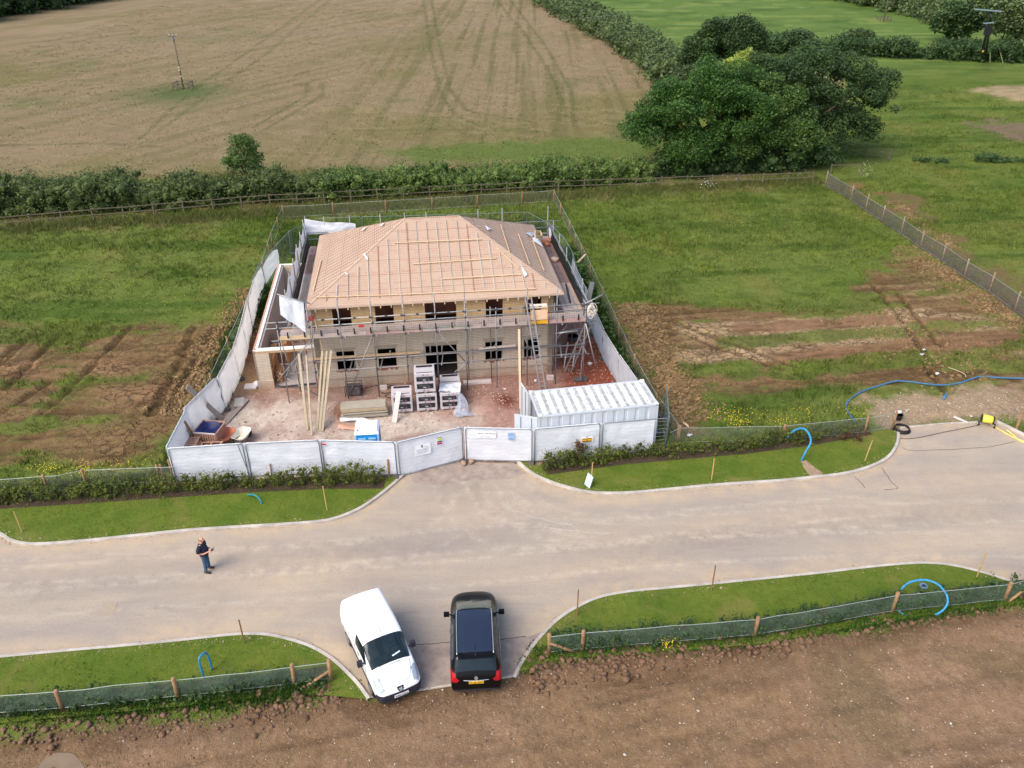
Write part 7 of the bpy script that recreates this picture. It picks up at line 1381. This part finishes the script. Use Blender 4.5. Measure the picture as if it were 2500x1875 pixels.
mb = MB(); B_ = G(-500, 250, 8.0); mb.tube([A_.lerp(B_, t) - Vector((0, 0, 1.0 * 4 * t * (1 - t))) for t in np.linspace(0, 1, 20)], .014, 4); tag(mb.build('overhead_cable', SCT, origin=A_), 'overhead cable from the lone pole off the left edge', 'cable')
lp = thing('terminal_pole', 'tall dark pole with transformer gear and striped stay wires in the far right pasture', 'utility pole', G(2395, 138, 0)); LB = lp.location.copy(); HT = 11.0
top = G(2422, 24, HT) - LB; mb = MB(); mb.tube([(0, 0, 0), tuple(Vector((top.x * .5, top.y * .5, HT * .5))), (top.x, top.y, HT)], [.2, .18, .13], 8); mb.tube([(.9, .3, 0), (top.x + .15, top.y, HT * .93)], [.2, .14], 8); mb.build('pole', BLKC, lp)
mb = MB(); mb.beam((top.x - 2.3, top.y, HT + .1), (top.x + 1.3, top.y, HT - .2), .14, .14); mb.beam((top.x - .7, top.y - .1, HT - 1.6), (top.x + .6, top.y - .1, HT - 1.5), .12, .12); mb.build('crossarm', mat('steel_arm', c(150, 170, 180), .4, .3), lp)
mb = MB(); mb.box(top.x * .9, top.y * .9 - .3, HT - 3.4, .8, .5, 1.1); mb.box(top.x * .3, top.y * .3 - .2, 2.2, .5, .3, .6); mb.build('transformer', BLKC, lp); mb = MB(); mb.box(top.x * .3 - .05, top.y * .3 - .36, 2.3, .3, .02, .3); mb.build('warning_plate', YEL, lp)
for k, (u, v) in enumerate(((2417, 154), (2449, 155))):
    e = G(u, v, 0) - LB; mb = MB(); mb.tube([tuple(e), (top.x, top.y, HT * .95)], .03, 5); st_w = mb.build('stay_wire', GALV, lp)
    for t in np.arange(0, .26, .045): mb = MB(); a_ = e.lerp(Vector((top.x, top.y, HT * .95)), t); b_ = e.lerp(Vector((top.x, top.y, HT * .95)), t + .02); mb.tube([a_, b_], .07, 6); mb.build('stay_marker', mat('stay_yellow', c(206, 206, 150), .5), st_w)

# ------------------------------------------------------------------ vehicles
def cr4(a, b_, c_, d, t): return .5 * (2 * b_ + (c_ - a) * t + (2 * a - 5 * b_ + 4 * c_ - d) * t * t + (3 * b_ - a - 3 * c_ + d) * t ** 3)
def loft(secs, nu=7, nv=5, lin=()):
    """secs: (X, [y...], [z...]) -> dense grid (station, ring) of points for one half"""
    S = np.array([[[X, y, z] for y, z in zip(Y, Z)] for X, Y, Z in secs], float)
    def res(A, n):
        k = len(A); out = []
        for i in range(k - 1):
            a, b_, c_, d = A[max(i - 1, 0)], A[i], A[i + 1], A[min(i + 2, k - 1)]
            for j in range(n): out.append(cr4(a, b_, c_, d, j / n))
        out.append(A[-1]); return np.array(out)
    A = res(S, nu); A = np.swapaxes(res(np.swapaxes(A, 0, 1), nv), 0, 1); A[..., 1] = np.maximum(A[..., 1], 0); A[:, -1, 1] = 0; return A
def vehicle_body(root, A, nv, classify, mats):
    ni, nj = A.shape[:2]; groups = {}
    for sgn in (1, -1):
        for i in range(ni - 1):
            for j in range(nj - 1):
                q = [A[i, j], A[i + 1, j], A[i + 1, j + 1], A[i, j + 1]]; cen = sum(q) / 4; g = classify(cen, j / nv, sgn); key = g
                vs = [(p_[0], p_[1] * sgn, p_[2]) for p_ in q]; groups.setdefault(key, []).append(vs if sgn > 0 else vs[::-1])
    out = {}
    for g, fs in groups.items():
        idx = {}; V = []; Fq = []
        for f in fs:
            ff = []
            for p_ in f:
                k = (round(p_[0], 4), round(p_[1], 4), round(p_[2], 4))
                if k not in idx: idx[k] = len(V); V.append(p_)
                ff.append(idx[k])
            ff = [a for n_, a in enumerate(ff) if a != ff[n_ - 1]]
            if len(ff) > 2: Fq.append(tuple(ff[::-1]))
        mb = MB(); mb.add(V, Fq); o_ = mb.build(g[0] if isinstance(g, tuple) else g, mats[g[0] if isinstance(g, tuple) else g], root, True); out[g] = o_
    return out
def wheels(root, xs, y, r_, rimm, w_=.2):
    for x in xs:
        for s_ in (-1, 1):
            mb = MB(); mb.tube([(x, s_ * (y - w_), r_), (x, s_ * (y - .02), r_), (x, s_ * y, r_)], [r_, r_, r_ * .93], 22); wh = mb.build('wheel', BLKC, root); mb = MB(); mb.tube([(x, s_ * (y - .01), r_), (x, s_ * (y + .006), r_)], r_ * .62, 16); mb.build('rim', rimm, wh)
            mb = MB(); mb.tube([(x, s_ * (y - w_ - .02), r_ + .02), (x, s_ * (y - .035), r_ + .02)], r_ * 1.2, 22); mb.build('wheel_arch', BLKC, root)
PNT = mat('white_paint', c(250, 251, 253, 1), .3, nz=(1, .015), coat=.6); BUMP = mat('black_bumper', c(48, 46, 58), .55, nz=(6, .1)); GLS, nt, p = newmat('tinted_glass'); p.inputs['Base Color'].default_value = (.018, .035, .045, 1); p.inputs['Roughness'].default_value = .05; p.inputs['Specular IOR Level'].default_value = .6; p.inputs['Coat Weight'].default_value = .3
t_ = nt.nodes.new('ShaderNodeBsdfTransparent'); t_.inputs[0].default_value = (.55, .68, .68, 1); m_x = nt.nodes.new('ShaderNodeMixShader'); m_x.inputs[0].default_value = .5; nt.links.new(t_.outputs[0], m_x.inputs[1]); nt.links.new(p.outputs[0], m_x.inputs[2]); nt.links.new(m_x.outputs[0], nt.nodes['Material Output'].inputs[0])
RIMS = mat('wheel_silver', c(150, 152, 156), .4, .4); HLG = mat('headlamp', c(168, 182, 190, 1), .12, .2, nz=(14, .3)); CHR = mat('chrome', c(200, 202, 206, 1), .2, .8)
van = thing('white_van', 'small white panel van with a black front bumper parked askew by the soil', 'van', (-4.83, 21.2, .0), math.atan2(-.889, .457))
Z1 = [.27, .5, .8, 1.08, 1.42, 1.62, 1.69, 1.72]
secs = [(-2.02, [0] * 8, [.3, .5, .8, 1.08, 1.35, 1.55, 1.6, 1.62]), (-2.01, [.74, .78, .79, .78, .74, .66, .45, 0], [.3, .5, .8, 1.08, 1.35, 1.56, 1.6, 1.62]), (-1.9, [.82, .85, .855, .845, .79, .70, .47, 0], Z1), (-1.0, [.835, .858, .86, .85, .8, .715, .48, 0], Z1), (0.0, [.835, .858, .86, .85, .8, .71, .48, 0], Z1),
        (.38, [.835, .858, .86, .845, .775, .69, .46, 0], [.27, .5, .8, 1.07, 1.4, 1.58, 1.66, 1.69]), (.78, [.83, .855, .855, .83, .755, .69, .46, 0], [.27, .5, .8, 1.03, 1.2, 1.29, 1.36, 1.39]), (1.12, [.825, .85, .85, .8, .74, .67, .45, 0], [.27, .5, .78, .97, 1.02, 1.045, 1.09, 1.11]),
        (1.5, [.81, .84, .83, .77, .7, .6, .4, 0], [.27, .48, .74, .88, .94, .97, 1.0, 1.02]), (1.82, [.77, .81, .78, .7, .61, .5, .33, 0], [.25, .44, .65, .76, .81, .84, .87, .88]), (1.98, [.66, .72, .68, .6, .5, .38, .25, 0], [.24, .4, .55, .64, .69, .72, .74, .75]), (2.03, [.5, .56, .5, .42, .32, .25, .16, 0], [.25, .38, .5, .56, .6, .62, .63, .64]), (2.04, [0] * 8, [.26, .38, .48, .54, .57, .59, .6, .61])]
A = loft(secs, 7, 6)
def cls(cn, r_, s_):
    x, y, z = cn; y = abs(y)
    if z < .5 - .0 and x > 1.35 and z < .58: return 'front_bumper'
    if x > 1.75 and z < .6: return 'front_bumper'
    if .40 < x < 1.13 and r_ > 4.35 + .0 * x and z > 1.03: return 'windscreen'
    if 3.05 < r_ < 4.6 and -.28 < x < .86 - (z - 1.05) * .9 and z > 1.04: return ('side_window', s_)
    if x > 1.42 and .52 + (1.98 - x) * .1 < y < .80 and .62 < z < .97 and 2.4 < r_ < 5.3 and x < 1.93: return ('headlight', s_)
    if z < .36 and x < 1.4: return 'sill_trim'
    return 'body'
vehicle_body(van, A, 6, cls, {'body': PNT, 'front_bumper': BUMP, 'windscreen': GLS, 'side_window': GLS, 'headlight': HLG, 'sill_trim': BUMP})
wheels(van, (-1.35, 1.22), .86, .3, RIMS)
for s_ in (-1, 1):
    mb = MB(); mb.tube([(.72, s_ * .82, 1.06), (.70, s_ * .93, 1.08)], .03, 6); mb.add(*(lambda vs: (vs, [(0, 1, 3, 2), (4, 6, 7, 5), (0, 4, 5, 1), (2, 3, 7, 6), (0, 2, 6, 4), (1, 5, 7, 3)]))([(x, s_ * y, z) for x in (.62, .76) for y in (.9, 1.08) for z in (.98, 1.22)])); mb.build('wing_mirror', BUMP, van, bevel=.03)
    mb = MB(); mb.box(.1, s_ * .862, .92, .16, .02, .04); mb.build('door_handle', BUMP, van)
    mb = MB(); mb.beam((-1.1, s_ * .868, .55), (1.2, s_ * .868, .55), .012, .09); mb.build('rubbing_strip', BUMP, van)
mb = MB(); mb.box(.25, 0, 1.7, .05, .05, .02); mb.tube([(.25, 0, 1.7), (.1, 0, 1.92)], .008, 5); mb.build('aerial', BLKC, van)
mb = MB(); mb.tube([(1.16, -.45, 1.13), (1.0, .2, 1.21)], .012, 5); mb.tube([(1.14, .3, 1.14), (.98, .62, 1.17)], .012, 5); mb.build('wiper', BLKC, van)
mb = MB(); mb.add([(1.1, -.66, 1.055), (1.1, .66, 1.055), (1.17, .55, 1.06), (1.21, 0, 1.105), (1.17, -.55, 1.06)], [(0, 1, 2, 3, 4)]); mb.build('scuttle_panel', BUMP, van)
mb = MB(); mb.box(2.065, 0, .40, .02, .52, .11); pl = mb.build('number_plate', mat('plate_white', c(236, 236, 236, 1), .4), van)
MX = Matrix.Translation((2.08, 0, .455)) @ Matrix.Rotation(RAD(90), 4, 'Z') @ Matrix.Rotation(RAD(90), 4, 'X')
text_part('FY09 CCN', .098, BLK, pl, MX)
mb = MB(); mb.add([(2.02, -.11, .69), (2.02, .11, .69), (2.035, .085, .57), (2.04, 0, .53), (2.035, -.085, .57), (2.035, -.11, .69), (2.035, .11, .69)], [(0, 1, 2, 3, 4)]);
bd = MB(); sh = [(-.12, .12), (.12, .12), (.11, .02), (.06, -.07), (0, -.11), (-.06, -.07), (-.11, .02)]
MBd = Matrix.Translation((2.005, 0, .665)) @ Matrix.Rotation(RAD(-28), 4, 'Y') @ Matrix.Rotation(RAD(90), 4, 'Z') @ Matrix.Rotation(RAD(90), 4, 'X')
bd.add([MBd @ Vector((a, b_, .0)) for a, b_ in sh] + [MBd @ Vector((a, b_, .03)) for a, b_ in sh], [tuple(range(7, 14))] + [(i, (i + 1) % 7, 7 + (i + 1) % 7, 7 + i) for i in range(7)]); bo = bd.build('badge_shield', BLK, van)
bd = MB(); lion = [(-.07, .07), (-.01, .05), (.02, .09), (.06, .08), (.05, .03), (.08, .0), (.03, -.01), (.06, -.06), (.01, -.04), (-.03, -.08), (-.02, -.03), (-.06, -.05), (-.03, .01), (-.07, .02)]
bd.add([MBd @ Vector((a, b_, .035)) for a, b_ in lion], [(0, 1, 12, 13), (1, 2, 3, 4), (1, 4, 5, 6), (1, 6, 10, 12), (6, 7, 8), (6, 8, 10), (8, 9, 10), (10, 11, 12)]); bd.build('emblem', CHR, bo)
mb = MB(); mb.box(.62, .2, 1.2, .0, .0, .0); 
mb = MB(); mb.beam((1.0, .12, 1.235), (.93, .42, 1.255), .06, .01); mb.build('dashboard_paper', mat('paper', c(210, 232, 236, 1), .5), van)
mb = MB(); mb.box(-.3, 0, .2, 3.3, 1.5, .3); mb.build('underbody', BLKC, van)

SEAT = mat('seat_cloth', c(112, 120, 124), .9, nz=(7, .2)); SEAM = mat('panel_gap', (.05, .05, .055), .8)
for s_ in (-1, 1): mb = MB(); mb.box(.05, s_ * .36, .4, .5, .46, .25); mb.box(-.22, s_ * .36, .6, .14, .46, .6, 0, 0, -.15); mb.box(-.27, s_ * .36, 1.2, .1, .24, .2); mb.build('seat', SEAT, van, bevel=.03)
mb = MB(); mb.box(.82, 0, .8, .45, 1.4, .2); mb.build('dashboard', mat('dash_grey', c(58, 62, 66), .8), van, bevel=.03); mb = MB(); mb.tube([(.52 + .04 * math.cos(a), .36 + .18 * math.sin(a), 1.02 + .18 * math.cos(a)) for a in np.linspace(0, 6.28, 16)], .018, 6); mb.build('steering_wheel', BLKC, van)
for s_ in (-1, 1):
    for P in ([(-.32, s_ * .861, .4), (-.32, s_ * .862, 1.0), (-.34, s_ * .80, 1.42), (-.34, s_ * .735, 1.6)], [(.88, s_ * .858, .4), (.86, s_ * .858, .98)], [(-1.05, s_ * .8605, .95), (-1.05, s_ * .862, .4)]):
        mb = MB(); mb.tube(P, .006, 4); mb.build('panel_gap', SEAM, van)
mb = MB(); mb.tube(smooth_path([(1.18, -.66, 1.045), (1.55, -.56, .975), (1.86, -.36, .885), (1.915, 0, .872), (1.86, .36, .885), (1.55, .56, .975), (1.18, .66, 1.045)], 5), .006, 4); mb.build('panel_gap', mat('bonnet_gap', c(120, 124, 130), .7), van)
mb = MB(); mb.tube([(1.97, -.3, .5), (1.99, 0, .505), (1.97, .3, .5)], .02, 6); mb.build('grille_bar', mat('grille_grey', c(86, 84, 98), .4), van)  # bar in a lighter grey than the bumper
car = thing('black_car', 'black people carrier with silver roof rails seen from behind', 'car', (-1.44, 21.86, 0), math.atan2(.9955, -.06)); CBK = mat('black_paint', (.003, .003, .0035), .3, nz=(1, .05), coat=.05, spec=.22); RUF, nt, p = newmat('sky_tint_roof'); p.inputs['Base Color'].default_value = (.012, .016, .035, 1); p.inputs['Roughness'].default_value = .12; p.inputs['Specular IOR Level'].default_value = .9; p.inputs['Coat Weight'].default_value = .6  # roof's navy base colour stands in for the blue of reflected sky
LMP = mat('rear_lamp_red', c(168, 22, 34, 1), .2, nz=(16, .2)); LMW = mat('rear_lamp_clear', c(216, 190, 190, 1), .2)
secs = [(-2.23, [0] * 8, [.3, .48, .62, .72, .78, .82, .84, .85]), (-2.22, [.72, .76, .76, .72, .66, .56, .36, 0], [.28, .48, .66, .78, .84, .88, .9, .91]), (-2.12, [.83, .87, .875, .84, .77, .66, .42, 0], [.25, .48, .74, .93, 1.02, 1.07, 1.1, 1.11]), (-1.92, [.86, .89, .895, .87, .77, .665, .42, 0], [.25, .5, .8, 1.0, 1.22, 1.34, 1.38, 1.39]), (-1.74, [.87, .895, .9, .875, .755, .66, .42, 0], [.25, .5, .8, 1.0, 1.33, 1.51, 1.56, 1.57]), (-1.4, [.875, .9, .9, .88, .75, .65, .42, 0], [.25, .5, .8, 1.0, 1.36, 1.56, 1.61, 1.62]),
        (-.5, [.88, .9, .9, .88, .755, .655, .43, 0], [.25, .5, .8, .98, 1.36, 1.57, 1.63, 1.64]), (.15, [.88, .9, .9, .88, .755, .65, .43, 0], [.25, .5, .8, .96, 1.34, 1.55, 1.6, 1.62]), (.5, [.88, .9, .9, .875, .75, .64, .43, 0], [.25, .5, .8, .95, 1.27, 1.45, 1.53, 1.55]), (.95, [.88, .9, .9, .86, .745, .65, .43, 0], [.25, .5, .79, .94, 1.1, 1.2, 1.27, 1.29]), (1.35, [.87, .9, .885, .82, .745, .66, .44, 0], [.25, .48, .76, .91, .96, .99, 1.03, 1.05]), (1.75, [.84, .87, .84, .76, .68, .58, .38, 0], [.24, .45, .68, .8, .85, .88, .92, .93]), (2.02, [.76, .79, .75, .66, .57, .47, .31, 0], [.24, .42, .6, .7, .74, .77, .8, .81]), (2.18, [.58, .62, .56, .48, .4, .31, .2, 0], [.24, .38, .52, .6, .63, .65, .67, .68]), (2.23, [0] * 8, [.26, .36, .48, .54, .57, .59, .6, .61])]
A = loft(secs, 7, 6)
def cls(cn, r_, s_):
    x, y, z = cn; y = abs(y)
    if .42 < x < 1.36 and r_ > 4.9 and z > 1.0: return 'windscreen'
    if -2.1 < x < -1.76 and r_ > 4.55 and z > 1.06: return 'rear_window'
    if -1.68 < x < .32 and r_ > 5.3: return 'sky_tint_roof'
    if 3.15 < r_ < 4.8 and -1.62 < x < 1.05 - (z - .98) * 1.2 and not (-.62 < x < -.52) and not (.28 < x < .36): return ('side_window', s_, 0 if x < -.57 else (1 if x < .32 else 2))
    if x < -1.86 and .74 < z < 1.08 and y > .60 and 1.9 < r_ < 4.6: return ('rear_light', s_)
    if z < .38: return 'sill'
    return 'body'
vehicle_body(car, A, 6, cls, {'body': CBK, 'windscreen': mat('greenish_screen', c(84, 98, 88), .08, spec=.7), 'rear_window': GLS, 'sky_tint_roof': RUF, 'side_window': GLS, 'rear_light': LMP, 'sill': BUMP})
wheels(car, (-1.35, 1.35), .895, .315, RIMS)
for s_ in (-1, 1):
    P = [(-1.72, s_ * .64, 1.56), (-1.6, s_ * .635, 1.62), (-.5, s_ * .64, 1.665), (.2, s_ * .635, 1.64), (.34, s_ * .63, 1.58)]; mb = MB(); mb.tube(smooth_path(P, 5), .02, 6); mb.build('roof_rail', CHR, car, True)
    mb = MB(); mb.tube([(.72, s_ * .86, .96), (.74, s_ * .95, 1.0)], .03, 6); mb.add([(x, s_ * y, z) for x in (.66, .80) for y in (.93, 1.14) for z in (.92, 1.08)], [(0, 1, 3, 2), (4, 6, 7, 5), (0, 4, 5, 1), (2, 3, 7, 6), (0, 2, 6, 4), (1, 5, 7, 3)]); mb.build('wing_mirror', CBK, car, bevel=.03)
    mb = MB(); mb.tube(smooth_path([(-1.75, s_ * .892, .99), (-.5, s_ * .893, .975), (.9, s_ * .878, .935)], 6), .012, 5); mb.build('waist_trim', CHR, car)
    for x in (-1.0, .05): mb = MB(); mb.box(x, s_ * .906, .82, .18, .025, .035); mb.build('door_handle', CBK, car)
mb = MB(); mb.tube(smooth_path([(-2.17, -.62, .82), (-2.245, -.3, .83), (-2.255, 0, .83), (-2.245, .3, .83), (-2.17, .62, .82)], 6), .017, 6); mb.build('boot_trim', CHR, car)
mb = MB(); mb.box(-2.262, 0, .69, .02, .52, .11); pl = mb.build('number_plate', mat('plate_yellow', c(240, 190, 50, 1), .4), car)
MX = Matrix.Translation((-2.275, 0, .745)) @ Matrix.Rotation(RAD(-90), 4, 'Z') @ Matrix.Rotation(RAD(90), 4, 'X'); text_part('WU06 ZXD', .098, BLK, pl, MX)
mb = MB(); mb.tube([(-2.22, 0, .93), (-2.25, 0, .94)], .065, 16); mb.build('badge', CHR, car)
mb = MB(); mb.tube([(-1.88, 0, 1.50), (-1.72, 0, 1.6)], .012, 5); mb.tube([(-1.3, 0, 1.63), (-1.5, 0, 1.78)], .012, 5); mb.build('aerial', BLKC, car)
mb = MB(); mb.add([(-1.66, -.62, 1.585), (-1.66, .62, 1.585), (-1.9, .6, 1.53), (-1.9, -.6, 1.53), (-1.66, -.62, 1.56), (-1.66, .62, 1.56), (-1.9, .6, 1.51), (-1.9, -.6, 1.51)], [(0, 1, 2, 3), (7, 6, 5, 4), (3, 2, 6, 7), (0, 3, 7, 4), (1, 5, 6, 2)]); mb.build('rear_spoiler', CBK, car, bevel=.008)
mb = MB(); mb.tube([(-2.1, .05, 1.1), (-1.98, -.25, 1.28)], .01, 5); mb.build('rear_wiper', BLKC, car)
mb = MB(); mb.tube([(1.36, -.5, 1.03), (1.22, .05, 1.14)], .01, 5); mb.tube([(1.36, .1, 1.06), (1.22, .6, 1.08)], .01, 5); mb.build('wiper', BLKC, car)
mb = MB(); mb.box(0, 0, .2, 3.6, 1.6, .25); mb.build('underbody', BLKC, car)
for x in (-1.25, -.55, .35):
    for s_ in (-1, 1): mb = MB(); mb.box(x + .1, s_ * .36, .45, .5, .46, .22); mb.box(x - .18, s_ * .36, .6, .14, .46, .62, 0, 0, -.2); mb.build('seat', mat('dark_seat', c(60, 62, 66), .9), car, bevel=.03)
for s_ in (-1, 1):
    for P in ([(-.57, s_ * .902, .42), (-.57, s_ * .903, .95)], [(.34, s_ * .902, .42), (.34, s_ * .902, .93)], [(1.0, s_ * .893, .45), (.98, s_ * .87, .92)], [(1.38, s_ * .66, 1.0), (1.8, s_ * .56, .9), (2.08, s_ * .4, .775)]):
        mb = MB(); mb.tube(P, .006, 4); mb.build('panel_gap', mat('gap_grey', c(58, 58, 62), .7), car)

# ------------------------------------------------------------------ the man with the controller
def skin(name, verts, edges, radii, root, m_, parent, sub=2):
    me = bpy.data.meshes.new(name); me.from_pydata(verts, edges, []); me.update()
    bm = bmesh.new(); bm.from_mesh(me); ly = bm.verts.layers.skin.verify(); bm.verts.ensure_lookup_table()
    for i, v in enumerate(bm.verts): r_ = radii[i]; v[ly].radius = r_ if isinstance(r_, tuple) else (r_, r_); v[ly].use_root = (i == root)
    bm.to_mesh(me); bm.free(); me.materials.append(m_); o_ = bpy.data.objects.new(name, me); COL.objects.link(o_); o_.parent = parent
    sk = o_.modifiers.new('skin', 'SKIN'); sk.use_smooth_shade = True; sb = o_.modifiers.new('sub', 'SUBSURF'); sb.levels = sub; sb.render_levels = sub; return o_
man = thing('person', 'bald man in navy T-shirt and jeans standing on the road holding a controller', 'person', (-12.74, 26.02, 0), RAD(-8))
SKN = mat('skin', c(214, 156, 130, 1), .5, nz=(9, .06)); NVY = mat('navy_tshirt', c(36, 40, 62), .85, nz=(6, .15), bp=(14, .5, .02)); JNS = mat('blue_jeans', c(58, 88, 118), .85, nz=(7, .18), bp=(16, .5, .02)); SHO = mat('dark_shoes', c(48, 36, 40), .6); HAIR = mat('short_hair', c(84, 62, 54), .9, nz=(30, .3))
# he faces +x; his right side is -y (towards the camera)
V = [(0, 0, .98), (0, 0, 1.15), (-.01, 0, 1.32), (-.02, 0, 1.46), (.0, 0, 1.54), (.03, 0, 1.60)]; Rr = [(.1, .09), (.1, .09), (.11, .09), (.075, .07), .055, .06]; Ed = [(i, i + 1) for i in range(5)]
def limb(start, pts, rs):
    p_ = start
    for q, r_ in zip(pts, rs): V.append(q); Rr.append(r_); Ed.append((p_, len(V) - 1)); p_ = len(V) - 1
    return p_
wrists = []
for s_ in (-1, 1):
    wrists.append((limb(3, [(-.02, s_ * .16, 1.45), (-.05, s_ * .23, 1.38), (-.06, s_ * .27, 1.15), (.1, s_ * .2, 1.1), (.28, s_ * .11, 1.16), (.34, s_ * .085, 1.18)], [.055, .05, .045, .038, .028, .03]), s_)); limb(0, [(0, s_ * .1, .9), (.01, s_ * .12, .5), (-.01, s_ * .14, .09), (.05, s_ * .15, .05), (.15, s_ * .16, .04)], [.09, .062, .045, .04, .035])
for wv_, s_ in wrists:
    for k in range(4): L = (.045, .055, .05, .04)[k]; limb(wv_, [(.365, s_ * (.085 + .006), 1.2 - k * .021), (.375 + L * .5, s_ * .088, 1.205 - k * .022), (.37 + L * .75, s_ * .062, 1.205 - k * .022)], [.009, .0085, .0075])
    limb(wv_, [(.35, s_ * .06, 1.215), (.37, s_ * .04, 1.225)], [.01, .008])
skin('body', V, Ed, Rr, 0, SKN, man)
# head with features
hd = MB(); import itertools
nu_, nv_ = 20, 16; vs = []
for j in range(nv_ + 1):
    ph = math.pi * j / nv_
    for i in range(nu_):
        th = 2 * math.pi * i / nu_; x = math.cos(th) * math.sin(ph) * .098; y = math.sin(th) * math.sin(ph) * .078; z = math.cos(ph) * .12
        if z < -.02: x = x * (1 - .25 * (-z / .12)) + .012; y *= (1 - .35 * (-z / .12))
        front = max(0, math.cos(th)) ** 6; x += front * (.022 * math.exp(-((z + .015) / .018) ** 2) + .008 * math.exp(-((z + .06) / .012) ** 2) - .008 * math.exp(-((z - .012) / .012) ** 2)); vs.append((x + .035, y, z + 1.685))
hd.add(vs, [(j * nu_ + i, (j + 1) * nu_ + i, (j + 1) * nu_ + (i + 1) % nu_, j * nu_ + (i + 1) % nu_) for j in range(nv_) for i in range(nu_)])
hd.tube([(.03, -.075, 1.68), (.03, -.095, 1.69)], [.03, .022], 8); hd.tube([(.03, .075, 1.68), (.03, .095, 1.69)], [.03, .022], 8); head = hd.build('head', SKN, man, True)
mb = MB()
for s_ in (-1, 1): mb.tube([(.118, s_ * .03, 1.698), (.126, s_ * .03, 1.698)], .009, 8)
mb.build('eyes', BLK, head); mb = MB(); mb.box(.125, 0, 1.622, .012, .045, .006); mb.build('mouth', mat('lips', c(170, 96, 90, 1), .5), head)
mb = MB(); hv = []
for j in range(6):
    ph = math.pi * (.38 + .035 * j * 1.6)
    for i in range(13): th = math.pi * (.38 + 1.24 * i / 12); hv.append((math.cos(th) * math.sin(ph) * .108 + .034, math.sin(th) * math.sin(ph) * .087, math.cos(ph) * .128 + 1.69))
mb.add(hv, [(j * 13 + i, (j + 1) * 13 + i, (j + 1) * 13 + i + 1, j * 13 + i + 1) for j in range(5) for i in range(12)]); mb.build('hair', HAIR, head, True)
ts = MB(); rgs = [(-.005, .175, .17, .86), (.0, .18, .175, .92), (.02, .195, .19, 1.05), (.025, .195, .185, 1.18), (.0, .18, .195, 1.3), (-.02, .15, .21, 1.4), (-.025, .12, .19, 1.46), (-.015, .085, .11, 1.505), (-.01, .07, .075, 1.525)]
tv = [(cx_ + a_ * math.cos(t), b_ * math.sin(t), z_) for cx_, a_, b_, z_ in rgs for t in np.linspace(0, 2 * math.pi, 20, endpoint=False)]
ts.add(tv, [(j * 20 + i, j * 20 + (i + 1) % 20, (j + 1) * 20 + (i + 1) % 20, (j + 1) * 20 + i) for j in range(len(rgs) - 1) for i in range(20)])
for s_ in (-1, 1): ts.tube([(-.02, s_ * .13, 1.43), (-.03, s_ * .2, 1.41), (-.055, s_ * .255, 1.33), (-.062, s_ * .28, 1.2)], [.07, .085, .085, .08], 12)
ts.build('tshirt', NVY, man, True)
Vj = [(0, 0, .98), (0, 0, .9), (0, -.1, .84), (.01, -.12, .5), (-.01, -.14, .07), (0, .1, .84), (.01, .12, .5), (-.01, .14, .07)]
skin('jeans', Vj, [(0, 1), (1, 2), (2, 3), (3, 4), (1, 5), (5, 6), (6, 7)], [(.155, .14), (.15, .14), .105, .078, .072, .105, .078, .072], 0, JNS, man)
for s_ in (-1, 1): mb = MB(); mb.tube([(-.1, s_ * .145, .05), (-.05, s_ * .145, .06), (.08, s_ * .155, .055), (.17, s_ * .165, .045), (.2, s_ * .168, .04)], [.03, .05, .052, .045, .025], 10); mb.build('shoe', SHO, man, True)
Rm = Matrix.Rotation(RAD(-8), 3, 'Z'); q = man.location + Rm @ Vector((.41, 0, 1.17)); rc_ = thing('controller', 'small dark controller with a screen held in the man\'s hands', 'controller', q, RAD(-8)); mb = MB(); mb.box(0, 0, 0, .1, .13, .035); mb.build('handset', BLK, rc_, bevel=.01); mb = MB(); mb.box(.055, 0, .03, .02, .15, .08, 0, 0, .4); mb.build('screen', mat('screen_grey', c(96, 104, 112), .2), rc_)
print('objects', len(bpy.data.objects))
